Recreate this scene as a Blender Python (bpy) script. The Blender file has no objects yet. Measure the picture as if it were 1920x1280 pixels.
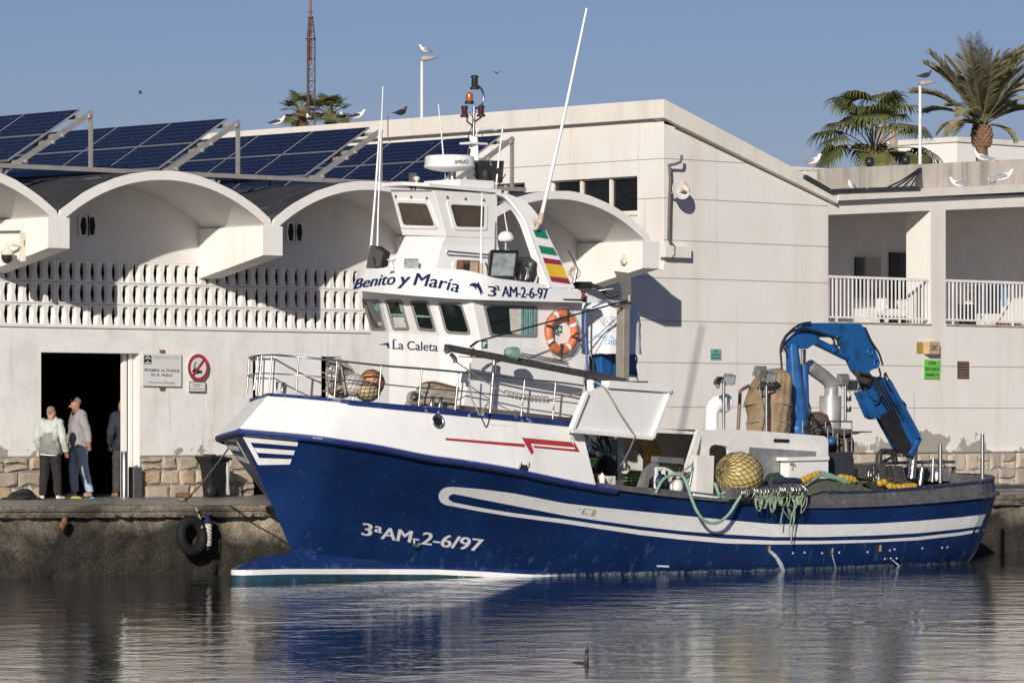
import bpy, bmesh, math, random
from math import sin, cos, pi, radians as R
from mathutils import Vector as V, Matrix
from mathutils.bvhtree import BVHTree
from mathutils.geometry import tessellate_polygon
random.seed(7)
sc = bpy.context.scene
COL = sc.collection

# ------------------------------------------------------------------ camera
FPX, HOR, YAW = 8200.0, 790.0, R(43.3)
CAM = V((-43.07, -57.94, 2.43))
FW = V((sin(YAW), cos(YAW), 0)); RT = V((cos(YAW), -sin(YAW), 0))
cd = bpy.data.cameras.new('camera'); co = bpy.data.objects.new('camera', cd); COL.objects.link(co)
co.location = CAM; co.rotation_euler = (R(90), 0, -YAW)
cd.sensor_width = 36; cd.lens = FPX/1920*36; cd.shift_y = (HOR-640)/1920
cd.clip_start = 1; cd.clip_end = 3000
sc.camera = co
# ------------------------------------------------------------------ sky and sun
SUN = V((-2.31, -1.70, 1.0)).normalized()          # towards the sun, read off the cast shadows
w = bpy.data.worlds.new('World'); sc.world = w; w.use_nodes = True
nt = w.node_tree; bg = nt.nodes['Background']
sky = nt.nodes.new('ShaderNodeTexSky'); sky.sky_type = 'NISHITA'; sky.sun_disc = False
sky.sun_elevation = math.asin(SUN.z); sky.sun_rotation = math.atan2(SUN.x, SUN.y)
sky.air_density = 1.0; sky.dust_density = 0.3; sky.ozone_density = 6.0
tint = nt.nodes.new('ShaderNodeMix'); tint.data_type = 'RGBA'; tint.blend_type = 'MULTIPLY'; tint.inputs[0].default_value = 1; tint.inputs[7].default_value = (.94, .735, .835, 1)
nt.links.new(sky.outputs[0], tint.inputs[6]); nt.links.new(tint.outputs[2], bg.inputs[0]); bg.inputs[1].default_value = 0.074
ld = bpy.data.lights.new('sun', 'SUN'); ld.energy = 4.55; ld.angle = R(0.53); ld.color = (1.0, 0.93, 0.83)
lo = bpy.data.objects.new('sun', ld); COL.objects.link(lo)
lo.rotation_euler = SUN.to_track_quat('Z', 'Y').to_euler()
vs_ = sc.view_settings; vs_.view_transform = 'Standard'; vs_.look = 'None'; vs_.exposure = 0.0; vs_.gamma = 1.0
sc.cycles.max_bounces = 6
# ------------------------------------------------------------------ helpers
def ray(px, py): return FW + RT*((px-960)/FPX) + V((0, 0, (HOR-py)/FPX))
def atD(px, py, D): return CAM + ray(px, py)*D
def onv(px, py, v): r = ray(px, py); return CAM + r*((v-CAM.y)/r.y)
def onu(px, py, u): r = ray(px, py); return CAM + r*((u-CAM.x)/r.x)
def onz(px, py, z): r = ray(px, py); return CAM + r*((z-CAM.z)/r.z)
ORG = {}
def tag(o, label=None, cat=None, group=None, kind=None):
    if label: o['label'] = label
    if cat: o['category'] = cat
    if group: o['group'] = group
    if kind: o['kind'] = kind
    return o
def thing(name, label, cat, loc=(0, 0, 0), group=None):
    o = bpy.data.objects.new(name, None); COL.objects.link(o); o.location = V(loc)
    o.empty_display_size = .2; ORG[o] = V(loc)
    return tag(o, label, cat, group)
def dup(root, loc, rz=0, sc_=1.0, label=None):
    def cp(o, par):
        c = o.copy(); COL.objects.link(c)
        if par: c.parent = par
        for ch in [x for x in KIDS.get(o, [])]: cp(ch, c); 
        return c
    r = cp(root, None); r.location = V(loc); r.rotation_euler = (0, 0, rz); r.scale = (sc_,)*3
    if label: r['label'] = label
    return r
KIDS = {}
def interp(pts, t):
    if t <= pts[0][0]: return pts[0][1]
    for a, b in zip(pts, pts[1:]):
        if t <= b[0]:
            k = (t-a[0])/(b[0]-a[0]); return a[1]+(b[1]-a[1])*k
    return pts[-1][1]
def smoothpath(pts, n=6):
    P = [V(p) for p in pts]; out = []
    for i in range(len(P)-1):
        p0 = P[max(i-1, 0)]; p1 = P[i]; p2 = P[i+1]; p3 = P[min(i+2, len(P)-1)]
        for k in range(n):
            t = k/n
            out.append(.5*((2*p1)+(p2-p0)*t+(2*p0-5*p1+4*p2-p3)*t*t+(3*p1-p0-3*p2+p3)*t**3))
    out.append(P[-1]); return out
class MB:
    def __init__(s): s.v = []; s.f = []; s.m = []; s.s = []
    def add(s, vs, fs, m=0, smooth=False):
        b = len(s.v); s.v += [V(p) for p in vs]
        for f in fs: s.f.append([i+b for i in f]); s.m.append(m); s.s.append(smooth)
        return s
    def box(s, x0, x1, y0, y1, z0, z1, m=0):
        vs = [(x, y, z) for z in (z0, z1) for y in (y0, y1) for x in (x0, x1)]
        return s.add(vs, [(0, 2, 3, 1), (4, 5, 7, 6), (0, 1, 5, 4), (2, 6, 7, 3), (0, 4, 6, 2), (1, 3, 7, 5)], m)
    def beam(s, p0, p1, wd, ht, m=0, up=(0, 0, 1)):
        p0 = V(p0); p1 = V(p1); d = (p1-p0).normalized(); a = d.cross(V(up))
        if a.length < 1e-3: a = d.cross(V((1, 0, 0)))
        a.normalize(); b = a.cross(d); a *= wd/2; b *= ht/2
        vs = [p+a*i+b*j for p in (p0, p1) for i, j in ((-1, -1), (1, -1), (1, 1), (-1, 1))]
        return s.add(vs, [(3, 2, 1, 0), (4, 5, 6, 7), (0, 1, 5, 4), (1, 2, 6, 5), (2, 3, 7, 6), (3, 0, 4, 7)], m)
    def tube(s, pts, r, n=8, m=0, cap=True, smooth=True):
        P = [V(p) for p in pts]; rings = []; prev = None
        for i, p in enumerate(P):
            d = (P[min(i+1, len(P)-1)]-P[max(i-1, 0)])
            if d.length < 1e-9: d = V((0, 0, 1))
            d.normalize()
            if prev is None:
                a = d.cross(V((0, 0, 1)))
                if a.length < .1: a = d.cross(V((1, 0, 0)))
            else:
                a = prev-d*prev.dot(d)
                if a.length < 1e-4: a = d.cross(V((0.3, .8, .5)))
            a.normalize(); prev = a; b = d.cross(a)
            rr = r[i] if isinstance(r, (list, tuple)) else r
            rings.append([p+(a*cos(2*pi*k/n)+b*sin(2*pi*k/n))*rr for k in range(n)])
        vs = [q for ring in rings for q in ring]; fs = []
        for i in range(len(P)-1):
            for k in range(n):
                k2 = (k+1) % n; fs.append((i*n+k, i*n+k2, (i+1)*n+k2, (i+1)*n+k))
        s.add(vs, fs, m, smooth)
        if cap:
            s.add(rings[0], [tuple(range(n))[::-1]], m); s.add(rings[-1], [tuple(range(n))], m)
        return s
    def lathe(s, c, prof, n=16, m=0, ax=(0, 0, 1), smooth=True, sq=(1, 1)):
        c = V(c); ax = V(ax).normalized(); a = ax.cross(V((0, 0, 1)))
        if a.length < .05: a = V((1, 0, 0))
        a.normalize(); b = ax.cross(a); vs = []; fs = []
        for r, t in prof:
            for k in range(n): vs.append(c+ax*t+a*(r*sq[0]*cos(2*pi*k/n))+b*(r*sq[1]*sin(2*pi*k/n)))
        for i in range(len(prof)-1):
            for k in range(n):
                k2 = (k+1) % n; fs.append((i*n+k, i*n+k2, (i+1)*n+k2, (i+1)*n+k))
        s.add(vs, fs, m, smooth)
        s.add(vs[:n], [tuple(range(n))[::-1]], m); s.add(vs[-n:], [tuple(range(n))], m)
        return s
    def ball(s, c, r, n=12, m=0, rot=None):
        if not isinstance(r, (tuple, list)): r = (r, r, r)
        vs = []; fs = []; h = max(4, n*2//3)
        for i in range(h+1):
            th = pi*i/h
            for k in range(n):
                p = V((r[0]*sin(th)*cos(2*pi*k/n), r[1]*sin(th)*sin(2*pi*k/n), r[2]*cos(th)))
                if rot: p = rot @ p
                vs.append(V(c)+p)
        for i in range(h):
            for k in range(n):
                k2 = (k+1) % n; fs.append((i*n+k, (i+1)*n+k, (i+1)*n+k2, i*n+k2))
        return s.add(vs, fs, m, True)
    def prism(s, poly, vec, m=0, m2=None):
        P = [V(p) for p in poly]; n = len(P); vec = V(vec)
        tri = tessellate_polygon([P])
        vs = P+[p+vec for p in P]
        nn = V((0, 0, 0))
        for i in range(n): nn += P[i].cross(P[(i+1) % n])
        flip = nn.dot(vec) > 0
        fs = []
        fixed = []
        for t in tri:
            t = list(t); tn = (P[t[1]]-P[t[0]]).cross(P[t[2]]-P[t[0]])
            if tn.dot(vec) > 0: t.reverse()
            fixed.append(tuple(t)); fs.append(tuple(t)); fs.append(tuple(i+n for i in reversed(t)))
        s.add(vs, fs, m)
        side = []
        for i in range(n):
            j = (i+1) % n
            side.append((i, j, j+n, i+n) if flip is False else (j, i, i+n, j+n))
        s.add(vs, side, m if m2 is None else m2)
        return s
    def grid(s, rows, m=0, smooth=True, flip=False):
        nr = len(rows); nc = len(rows[0]); vs = [p for r in rows for p in r]; fs = []
        for i in range(nr-1):
            for k in range(nc-1):
                f = (i*nc+k, i*nc+k+1, (i+1)*nc+k+1, (i+1)*nc+k); fs.append(f[::-1] if flip else f)
        return s.add(vs, fs, m, smooth)
    def mesh(s, name, org):
        me = bpy.data.meshes.new(name)
        me.from_pydata([tuple(p-org) for p in s.v], [], s.f)
        me.polygons.foreach_set('material_index', s.m); me.polygons.foreach_set('use_smooth', s.s)
        me.update(); return me
    def build(s, name, mats, parent=None, org=None, bevel=0, clean=False, segs=2):
        if parent is not None: o_ = ORG[parent]
        elif org is not None: o_ = V(org)
        else:
            xs = [p.x for p in s.v]; ys = [p.y for p in s.v]; zs = [p.z for p in s.v]
            o_ = V(((min(xs)+max(xs))/2, (min(ys)+max(ys))/2, min(zs)))
        me = s.mesh(name, o_)
        if clean:
            bm = bmesh.new(); bm.from_mesh(me); bmesh.ops.remove_doubles(bm, verts=bm.verts, dist=1e-4)
            bmesh.ops.recalc_face_normals(bm, faces=bm.faces); bm.to_mesh(me); bm.free()
        for mt in (mats if isinstance(mats, (list, tuple)) else [mats]): me.materials.append(mt)
        o = bpy.data.objects.new(name, me); COL.objects.link(o); ORG[o] = o_
        if parent is not None: o.parent = parent; KIDS.setdefault(parent, []).append(o)
        else: o.location = o_
        if bevel:
            md = o.modifiers.new('bevel', 'BEVEL'); md.width = bevel; md.segments = segs; md.limit_method = 'ANGLE'; md.angle_limit = R(40)
        return o
    def bvh(s): return BVHTree.FromPolygons([tuple(p) for p in s.v], s.f)
def px_poly(pts, v): return [onv(x, y, v) for x, y in pts]
def ringpts(c, ax, r, n=16, sq=1):
    c = V(c); ax = V(ax).normalized(); a = ax.cross(V((0, 0, 1)))
    if a.length < .05: a = V((1, 0, 0))
    a.normalize(); b = ax.cross(a)
    return [c+a*(r*cos(2*pi*k/n))+b*(r*sq*sin(2*pi*k/n)) for k in range(n+1)]
# text as a mesh: list of (x, y) normalised to width 1 / cap height 1, triangles
def text_mesh(txt, bold=0.0, shear=0.0, spacing=1.0):
    cu = bpy.data.curves.new('t', 'FONT'); cu.body = txt; cu.offset = bold; cu.shear = shear; cu.space_character = spacing
    cu.resolution_u = 4
    o = bpy.data.objects.new('t', cu); COL.objects.link(o)
    dg = bpy.context.evaluated_depsgraph_get(); me = bpy.data.meshes.new_from_object(o.evaluated_get(dg))
    vs = [(v.co.x, v.co.y) for v in me.vertices]; fs = [tuple(p.vertices) for p in me.polygons]
    bpy.data.objects.remove(o); bpy.data.curves.remove(cu); bpy.data.meshes.remove(me)
    x0 = min(v[0] for v in vs); x1 = max(v[0] for v in vs)
    return [((x-x0)/(x1-x0), y/0.729) for x, y in vs], fs
def sub_poly(pts, step):
    out = []
    for i, a in enumerate(pts):
        b = pts[(i+1) % len(pts)]; n = max(1, int(math.hypot(b[0]-a[0], b[1]-a[1])/step))
        for k in range(n): out.append((a[0]+(b[0]-a[0])*k/n, a[1]+(b[1]-a[1])*k/n))
    return out
def hit(bv, px, py, off, d=None):
    r = ray(px, py).normalized(); loc, nor, i, dist = bv.ray_cast(CAM, r)
    if loc is None: return None
    if nor.dot(r) > 0: nor = -nor
    return loc+nor*off
def decal_pts(mb, bv, pts, fs, off=.004, m=0):
    P = [hit(bv, x, y, off) for x, y in pts]
    use = [f for f in fs if all(P[i] is not None for i in f)]
    P = [p if p is not None else V((0, 0, -50)) for p in P]
    keep = sorted({i for f in use for i in f}); mp = {k: n for n, k in enumerate(keep)}
    mb.add([P[k] for k in keep], [tuple(mp[i] for i in f) for f in use], m)
def decal_strip(mb, bv, top, bot, off=.004, m=0, n=40, rows=3):
    # top / bot: pixel polylines, resampled evenly and joined
    def rs(pl, n):
        L = [0]
        for a, b in zip(pl, pl[1:]): L.append(L[-1]+math.hypot(b[0]-a[0], b[1]-a[1]))
        out = []
        for k in range(n+1):
            t = L[-1]*k/n
            out.append((interp(list(zip(L, [p[0] for p in pl])), t), interp(list(zip(L, [p[1] for p in pl])), t)))
        return out
    a = rs(top, n); b = rs(bot, n); pts = []; fs = []
    for j in range(rows+1):
        k = j/rows
        pts += [(p[0]*(1-k)+q[0]*k, p[1]*(1-k)+q[1]*k) for p, q in zip(a, b)]
    for j in range(rows):
        for i in range(n): fs.append((j*(n+1)+i, j*(n+1)+i+1, (j+1)*(n+1)+i+1, (j+1)*(n+1)+i))
    decal_pts(mb, bv, pts, fs, off, m)
def decal_poly(mb, bv, poly, off=.004, m=0, step=12):
    P = sub_poly(poly, step); tri = tessellate_polygon([[V((x, y, 0)) for x, y in P]])
    decal_pts(mb, bv, P, [tuple(t) for t in tri], off, m)
def _bold(b): return [0.] if not b else [-1.2*b, 0., 1.2*b]
def decal_text(mb, bv, txt, org, ex, ey, off=.004, m=0, bold=0.0, shear=0.0, fn=None, spacing=1.0):
    vs, fs = text_mesh(txt, 0, shear, spacing)
    for i, dx in enumerate(_bold(bold)):
        if fn: pts = [(p[0]+dx*24, p[1]) for p in (fn(x, y) for x, y in vs)]
        else:
            L = math.hypot(*ex); hh = math.hypot(*ey); s_ = dx*hh/L
            pts = [(org[0]+ex[0]*(x+s_)+ey[0]*y, org[1]+ex[1]*(x+s_)+ey[1]*y) for x, y in vs]
        decal_pts(mb, bv, pts, fs, off+i*.0004, m)
def flat_text(mb, txt, org, ex, ey, m=0, bold=0.0, shear=0.0, spacing=1.0):
    vs, fs = text_mesh(txt, 0, shear, spacing); org = V(org); ex = V(ex); ey = V(ey); nn = ex.cross(ey).normalized()
    for i, dx in enumerate(_bold(bold)):
        s_ = dx*ey.length/ex.length
        mb.add([org+ex*(x+s_)+ey*y+nn*(i*.0004) for x, y in vs], fs, m)
def wall_text(mb, txt, x0, y0, x1, y1, hpx, v, m=0, bold=0.0):
    o = onv(x0, y0, v); flat_text(mb, txt, o, onv(x1, y1, v)-o, onv(x0, y0-hpx, v)-o, m, bold)
def rrect(q, r=.18, n=4):
    # rounded quad from 4 pixel corners (tl, tr, br, bl)
    out = []
    for i in range(4):
        p = V((*q[i], 0)); a = V((*q[i-1], 0)); b = V((*q[(i+1) % 4], 0))
        L = min((a-p).length, (b-p).length); p0 = p+(a-p).normalized()*L*r; p1 = p+(b-p).normalized()*L*r
        for k in range(n+1):
            t = k/n; c = p0*(1-t)**2+p*2*t*(1-t)+p1*t*t; out.append((c.x, c.y))
    return out
def shrink(poly, d):
    cx = sum(p[0] for p in poly)/len(poly); cy = sum(p[1] for p in poly)/len(poly)
    w_ = max(p[0] for p in poly)-min(p[0] for p in poly); h_ = max(p[1] for p in poly)-min(p[1] for p in poly)
    return [(cx+(x-cx)*(1-2*d/w_), cy+(y-cy)*(1-2*d/h_)) for x, y in poly]
# ------------------------------------------------------------------ materials
def _n(nt, t, **k):
    n = nt.nodes.new(t)
    for a, b in k.items(): setattr(n, a, b)
    return n
def _noise(nt, co, scale, detail=4, rough=.55, vec=None, dist=0):
    n = _n(nt, 'ShaderNodeTexNoise'); n.inputs['Scale'].default_value = scale; n.inputs['Detail'].default_value = detail
    n.inputs['Roughness'].default_value = rough; n.inputs['Distortion'].default_value = dist
    if vec:
        mp = _n(nt, 'ShaderNodeMapping'); mp.inputs['Scale'].default_value = vec; nt.links.new(co, mp.inputs[0]); nt.links.new(mp.outputs[0], n.inputs[0])
    else: nt.links.new(co, n.inputs[0])
    return n.outputs['Fac']
def _mr(nt, x, a, b, c=0., d=1.):
    n = _n(nt, 'ShaderNodeMapRange'); nt.links.new(x, n.inputs[0])
    for i, q in zip((1, 2, 3, 4), (a, b, c, d)): n.inputs[i].default_value = q
    return n.outputs[0]
def _mul(nt, a, b):
    n = _n(nt, 'ShaderNodeMath', operation='MULTIPLY')
    for i, q in enumerate((a, b)):
        if isinstance(q, (int, float)): n.inputs[i].default_value = q
        else: nt.links.new(q, n.inputs[i])
    return n.outputs[0]
def _mixc(nt, fac, a, b, blend='MIX'):
    n = _n(nt, 'ShaderNodeMix', data_type='RGBA', blend_type=blend)
    for i, q in ((0, fac), (6, a), (7, b)):
        if isinstance(q, (int, float)): n.inputs[i].default_value = q
        elif isinstance(q, tuple): n.inputs[i].default_value = (*q, 1)[:4]
        else: nt.links.new(q, n.inputs[i])
    return n.outputs[2]
def mat(name, c, r=.5, metal=0., var=.12, vs=3., bump=0., bs=30., dirt=None, streak=None, coat=0., spec=.5, peel=None, trans=0., rvar=0.):
    """dirt/streak: list of (colour, noise scale, lo, hi, strength[, stretch vec]); peel: (colour, scale, z0, z1, thr)"""
    m = bpy.data.materials.new(name); m.use_nodes = True; nt = m.node_tree; b = nt.nodes['Principled BSDF']
    tc = _n(nt, 'ShaderNodeTexCoord').outputs['Object']
    x = _mr(nt, _noise(nt, tc, vs), .3, .7, 1-var, 1+var)
    cc = _n(nt, 'ShaderNodeCombineColor')
    for i in range(3): nt.links.new(x, cc.inputs[i])
    colr = _mixc(nt, 1., tuple(c), cc.outputs[0], 'MULTIPLY')
    for d in (dirt or []):
        colr = _mixc(nt, _mul(nt, _mr(nt, _noise(nt, tc, d[1], 8, .65, d[5] if len(d) > 5 else None), d[2], d[3]), d[4]), colr, tuple(d[0]))
    if peel:
        pc, psc, z0, z1, thr = peel
        geo = _n(nt, 'ShaderNodeNewGeometry'); sx = _n(nt, 'ShaderNodeSeparateXYZ'); nt.links.new(geo.outputs['Position'], sx.inputs[0])
        hz = _mr(nt, sx.outputs[2], z0, z1, .34, -.25)
        ad = _n(nt, 'ShaderNodeMath', operation='ADD'); nt.links.new(_noise(nt, tc, psc, 9, .6), ad.inputs[0]); nt.links.new(hz, ad.inputs[1])
        ad2 = _n(nt, 'ShaderNodeMath', operation='ADD'); nt.links.new(ad.outputs[0], ad2.inputs[0]); nt.links.new(_mr(nt, _noise(nt, tc, .33, 2), .35, .65, -.20, .16), ad2.inputs[1])
        pf = _mr(nt, ad2.outputs[0], thr, thr+.015)
        colr = _mixc(nt, pf, colr, tuple(pc))
    nt.links.new(colr, b.inputs['Base Color'])
    b.inputs['Roughness'].default_value = r; b.inputs['Metallic'].default_value = metal
    b.inputs['Specular IOR Level'].default_value = spec; b.inputs['Coat Weight'].default_value = coat
    if trans: b.inputs['Transmission Weight'].default_value = trans
    if rvar: nt.links.new(_mr(nt, _noise(nt, tc, vs*2.3, 6), .3, .7, max(.03, r-rvar), min(1, r+rvar)), b.inputs['Roughness'])
    if bump:
        bp = _n(nt, 'ShaderNodeBump'); bp.inputs['Strength'].default_value = min(1, bump); bp.inputs['Distance'].default_value = .02
        nt.links.new(_noise(nt, tc, bs, 6, .6), bp.inputs['Height']); nt.links.new(bp.outputs[0], b.inputs['Normal'])
    return m
ST = (1, 1, .08)     # vertical run-off streaks
m_plaster = mat('old_white_plaster', (.78, .765, .735), .85, var=.05, vs=1.3, bump=.25, bs=9,
    dirt=[((.56, .53, .48), 2.2, .54, .74, .5), ((.40, .36, .30), 7, .62, .70, .5), ((.60, .54, .45), 3.5, .55, .72, .45, ST), ((.50, .47, .42), 1.0, .48, .62, .28, (1, 1, 1.3)), ((.40, .34, .27), 18, .68, .74, .6), ((.45, .40, .34), 6, .60, .68, .4, (1, 1, .06))],
    peel=((.33, .30, .265), 2.6, 1.95, 2.65, .82))
m_wallpaint = mat('white_wall_paint', (.76, .735, .69), .8, var=.03, vs=.6, bump=.06, bs=14,
    dirt=[((.60, .49, .38), 1.6, .52, .74, .42, ST), ((.40, .35, .29), 13, .67, .72, .55, (1, 1, .55)), ((.66, .58, .49), .7, .5, .8, .4), ((.48, .40, .32), 5, .62, .70, .5, (1, 1, .05))],
    peel=((.36, .325, .28), 1.7, 1.75, 2.6, .74))
m_white = mat('limewash', (.80, .78, .74), .8, var=.04, vs=1.5, bump=.12, bs=12, dirt=[((.58, .52, .44), 3, .55, .8, .35, ST), ((.45, .38, .3), 9, .66, .74, .4)])
m_soffit = mat('grey_white_soffit', (.72, .70, .67), .85, var=.05, vs=2, bump=.1, bs=10, dirt=[((.52, .47, .41), 2.5, .55, .75, .35)])
m_breeze = mat('painted_breeze_block', (.80, .785, .75), .8, var=.05, vs=4, bump=.1, bs=20, dirt=[((.60, .50, .39), 2.4, .55, .75, .5), ((.45, .4, .33), 12, .64, .74, .4)])
m_tar = mat('black_roof_felt', (.035, .035, .037), .75, var=.25, vs=3, bump=.3, bs=15, dirt=[((.62, .60, .57), 5, .60, .68, .85, (.9, .16, .9))])
m_concrete = mat('weathered_concrete', (.50, .455, .40), .85, var=.12, vs=2, bump=.3, bs=14, dirt=[((.20, .18, .155), 3.2, .48, .68, .75, ST), ((.25, .22, .19), 10, .6, .72, .5)])
m_parapet = mat('parapet_render', (.72, .68, .61), .85, var=.05, vs=1.5, bump=.15, bs=12, dirt=[((.48, .43, .36), 3.5, .52, .75, .45, ST)])
m_dark = mat('dark_interior', (.012, .012, .013), .9, var=.1)  # near-black colour stands in for unlit depth behind openings
m_inner = mat('shaded_inner_wall', (.74, .71, .67), .85, var=.05)
m_stone2 = mat('grey_plinth_stone', (.40, .345, .275), .85, var=.2, vs=3, bump=.6, bs=16, dirt=[((.22, .18, .13), 5, .55, .72, .6)])
m_stone3 = mat('ochre_plinth_stone', (.44, .33, .215), .85, var=.25, vs=3, bump=.6, bs=16, dirt=[((.60, .53, .43), 4, .5, .7, .6)])
m_stone = mat('plinth_stone', (.47, .385, .285), .85, var=.2, vs=2.2, bump=.5, bs=18, dirt=[((.58, .52, .43), 3, .5, .7, .6), ((.26, .20, .14), 6, .58, .75, .5)])
m_mortar = mat('grey_mortar', (.26, .235, .205), .9, var=.15, vs=6, bump=.4, bs=25)
m_glass_b = mat('dark_building_glass', (.012, .014, .018), .06, var=.1, spec=.7)
m_alu = mat('galvanised_steel', (.50, .47, .43), .5, metal=.55, var=.12, vs=6, dirt=[((.42, .33, .25), 9, .6, .75, .5)])
m_pvframe = mat('aluminium_frame', (.40, .40, .41), .45, metal=.5, var=.05)
m_steel = mat('stainless_steel', (.46, .455, .44), .34, metal=1., var=.08, vs=8)
m_dsteel = mat('dull_steel', (.30, .295, .285), .45, metal=.85, var=.2, vs=9, dirt=[((.16, .12, .09), 7, .58, .75, .6)])
m_rust = mat('rust', (.16, .075, .04), .85, var=.35, vs=12, bump=.4, bs=40)
m_black = mat('black_rubber', (.016, .016, .017), .6, var=.2, vs=8)
m_blackp = mat('black_plastic', (.020, .020, .021), .4, var=.15, vs=6, dirt=[((.09, .085, .08), 8, .58, .75, .5)])
m_boatw = mat('white_boat_paint', (.79, .79, .775), .38, var=.03, vs=1.4, dirt=[((.58, .51, .42), 3.0, .56, .74, .42, ST), ((.52, .42, .30), 9, .64, .72, .45, (1, 1, .07)), ((.42, .40, .37), 16, .68, .73, .55), ((.62, .62, .60), 1.1, .45, .7, .35), ((.30, .32, .36), 9, .70, .72, .45, (.35, 1, 1.6))], coat=.15)
m_navy = mat('navy_text_paint', (.014, .022, .085), .75, var=.08, spec=.15)
m_red = mat('red_text_paint', (.36, .035, .035), .45, var=.1, vs=5)
m_wtext = mat('white_text_paint', (.80, .80, .79), .45, var=.05, vs=6, dirt=[((.35, .37, .45), 9, .60, .7, .4)])
from mathutils import noise as NZ
# ------------------------------------------------------------------ water
def water_mat():
    m = bpy.data.materials.new('harbour_water'); m.use_nodes = True; nt = m.node_tree; b = nt.nodes['Principled BSDF']
    b.inputs['Base Color'].default_value = (.016, .026, .034, 1); b.inputs['Roughness'].default_value = .02
    b.inputs['IOR'].default_value = 1.33; b.inputs['Specular IOR Level'].default_value = .5
    tc = _n(nt, 'ShaderNodeTexCoord').outputs['Object']
    h1 = _noise(nt, tc, 1.15, 3, .5, (1, 1, 1), .4); h2 = _noise(nt, tc, 5.2, 4, .55, (1, 1, 1), .3); h3 = _noise(nt, tc, .16, 2)
    h1m = _mul(nt, h1, .034); amp = _mr(nt, h3, .35, .65, .35, 1.25); h2m = _mul(nt, _mul(nt, h2, amp), .0105)
    ad = _n(nt, 'ShaderNodeMath', operation='ADD'); nt.links.new(h1m, ad.inputs[0]); nt.links.new(h2m, ad.inputs[1])
    bp = _n(nt, 'ShaderNodeBump'); bp.inputs['Strength'].default_value = 1; bp.inputs['Distance'].default_value = .55
    nt.links.new(ad.outputs[0], bp.inputs['Height']); nt.links.new(bp.outputs[0], b.inputs['Normal'])
    return m
mb = MB(); mb.add([(-300, -300, 0), (300, -300, 0), (300, -2, 0), (-300, -2, 0)], [(0, 1, 2, 3)])
tag(mb.build('water', water_mat(), org=(0, -10, 0)), kind='structure')
# ------------------------------------------------------------------ quay
def edge_v(u): return -3.39-(u+2.52)*.0835
def edge_z(u): return interp([(-2.5, 1.13), (3.5, 1.075), (40, 1.075)], u)
m_deck = mat('wet_quay_concrete', (.20, .18, .155), .5, var=.25, vs=1.1, bump=.25, bs=18, rvar=.3,
    dirt=[((.10, .085, .07), 2.2, .48, .7, .7), ((.32, .29, .25), 4, .58, .75, .5)])
mb = MB(); us = [-16+i*1.0 for i in range(62)]
mb.grid([[V((u, edge_v(u)+.02, edge_z(u))) for u in us], [V((u, -.75, 1.15)) for u in us], [V((u, .7, 1.165)) for u in us]], flip=False)
tag(mb.build('quay_deck', m_deck, org=(0, -2, 1)), kind='structure')
mb = MB(); mb.add([(-300, .5, 1.12), (300, .5, 1.12), (300, 900, 1.12), (-300, 900, 1.12)], [(0, 1, 2, 3)])
tag(mb.build('ground', mat('ground_paving', (.22, .2, .18), .9, bump=.1), org=(0, 5, 1.12)), kind='structure')
def quay_mat():
    m = bpy.data.materials.new('tidal_quay_concrete'); m.use_nodes = True; nt = m.node_tree; b = nt.nodes['Principled BSDF']
    tc = _n(nt, 'ShaderNodeTexCoord').outputs['Object']
    geo = _n(nt, 'ShaderNodeNewGeometry'); sx = _n(nt, 'ShaderNodeSeparateXYZ'); nt.links.new(geo.outputs['Position'], sx.inputs[0])
    big = _noise(nt, tc, .42, 7, .62); fine = _noise(nt, tc, 26, 6, .7); med = _noise(nt, tc, 5, 8, .7)
    c = _mixc(nt, _mr(nt, med, .38, .66), (.29, .245, .19), (.13, .108, .082))
    c = _mixc(nt, _mul(nt, _mr(nt, fine, .52, .72), .75), c, (.40, .35, .29))
    c = _mixc(nt, _mul(nt, _mr(nt, fine, .5, .3), .8), c, (.045, .04, .032))
    cv = _n(nt, 'ShaderNodeCombineColor'); bm_ = _mr(nt, _noise(nt, tc, .9, 5, .6), .38, .62, .42, 1.45)
    for i in range(3): nt.links.new(bm_, cv.inputs[i])
    c = _mixc(nt, 1., c, cv.outputs[0], 'MULTIPLY')
    s = _n(nt, 'ShaderNodeMath', operation='MULTIPLY_ADD'); nt.links.new(big, s.inputs[0]); s.inputs[1].default_value = 2.2; nt.links.new(sx.outputs[2], s.inputs[2])
    alg = _mr(nt, s.outputs[0], 2.0, 1.62)
    c = _mixc(nt, _mul(nt, alg, .96), c, _mixc(nt, _mr(nt, fine, .42, .72), (.011, .010, .007), (.060, .050, .034)))
    nt.links.new(c, b.inputs['Base Color']); b.inputs['Roughness'].default_value = .85
    bp = _n(nt, 'ShaderNodeBump'); bp.inputs['Strength'].default_value = .9; bp.inputs['Distance'].default_value = .03
    nt.links.new(_noise(nt, tc, 22, 8, .7), bp.inputs['Height']); nt.links.new(bp.outputs[0], b.inputs['Normal'])
    return m
mb = MB(); rows = []
zs = [-.4+i*.05 for i in range(27)]
nu = 640; uu = [-16+i*.09 for i in range(nu)]
for z in zs:
    row = []
    for u in uu:
        zt = edge_z(u)-.19; zz = -.4+(z+.4)*(zt+.4)/(zs[-1]+.4)
        d = .10*NZ.noise((u*.8, 3, zz*1.2))+.06*NZ.noise((u*3.1, 7, zz*3))+.035*NZ.noise((u*9, 1, zz*9))
        for j in (1.75, 8.3, 14.6, 20.5):            # construction joints
            d -= .10*math.exp(-((u-j+.05*NZ.noise((0, 0, zz*4)))/.05)**2)
        row.append(V((u, edge_v(u)+.16-d, zz)))
    rows.append(row)
mb.grid(rows, 0, True)
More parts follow.
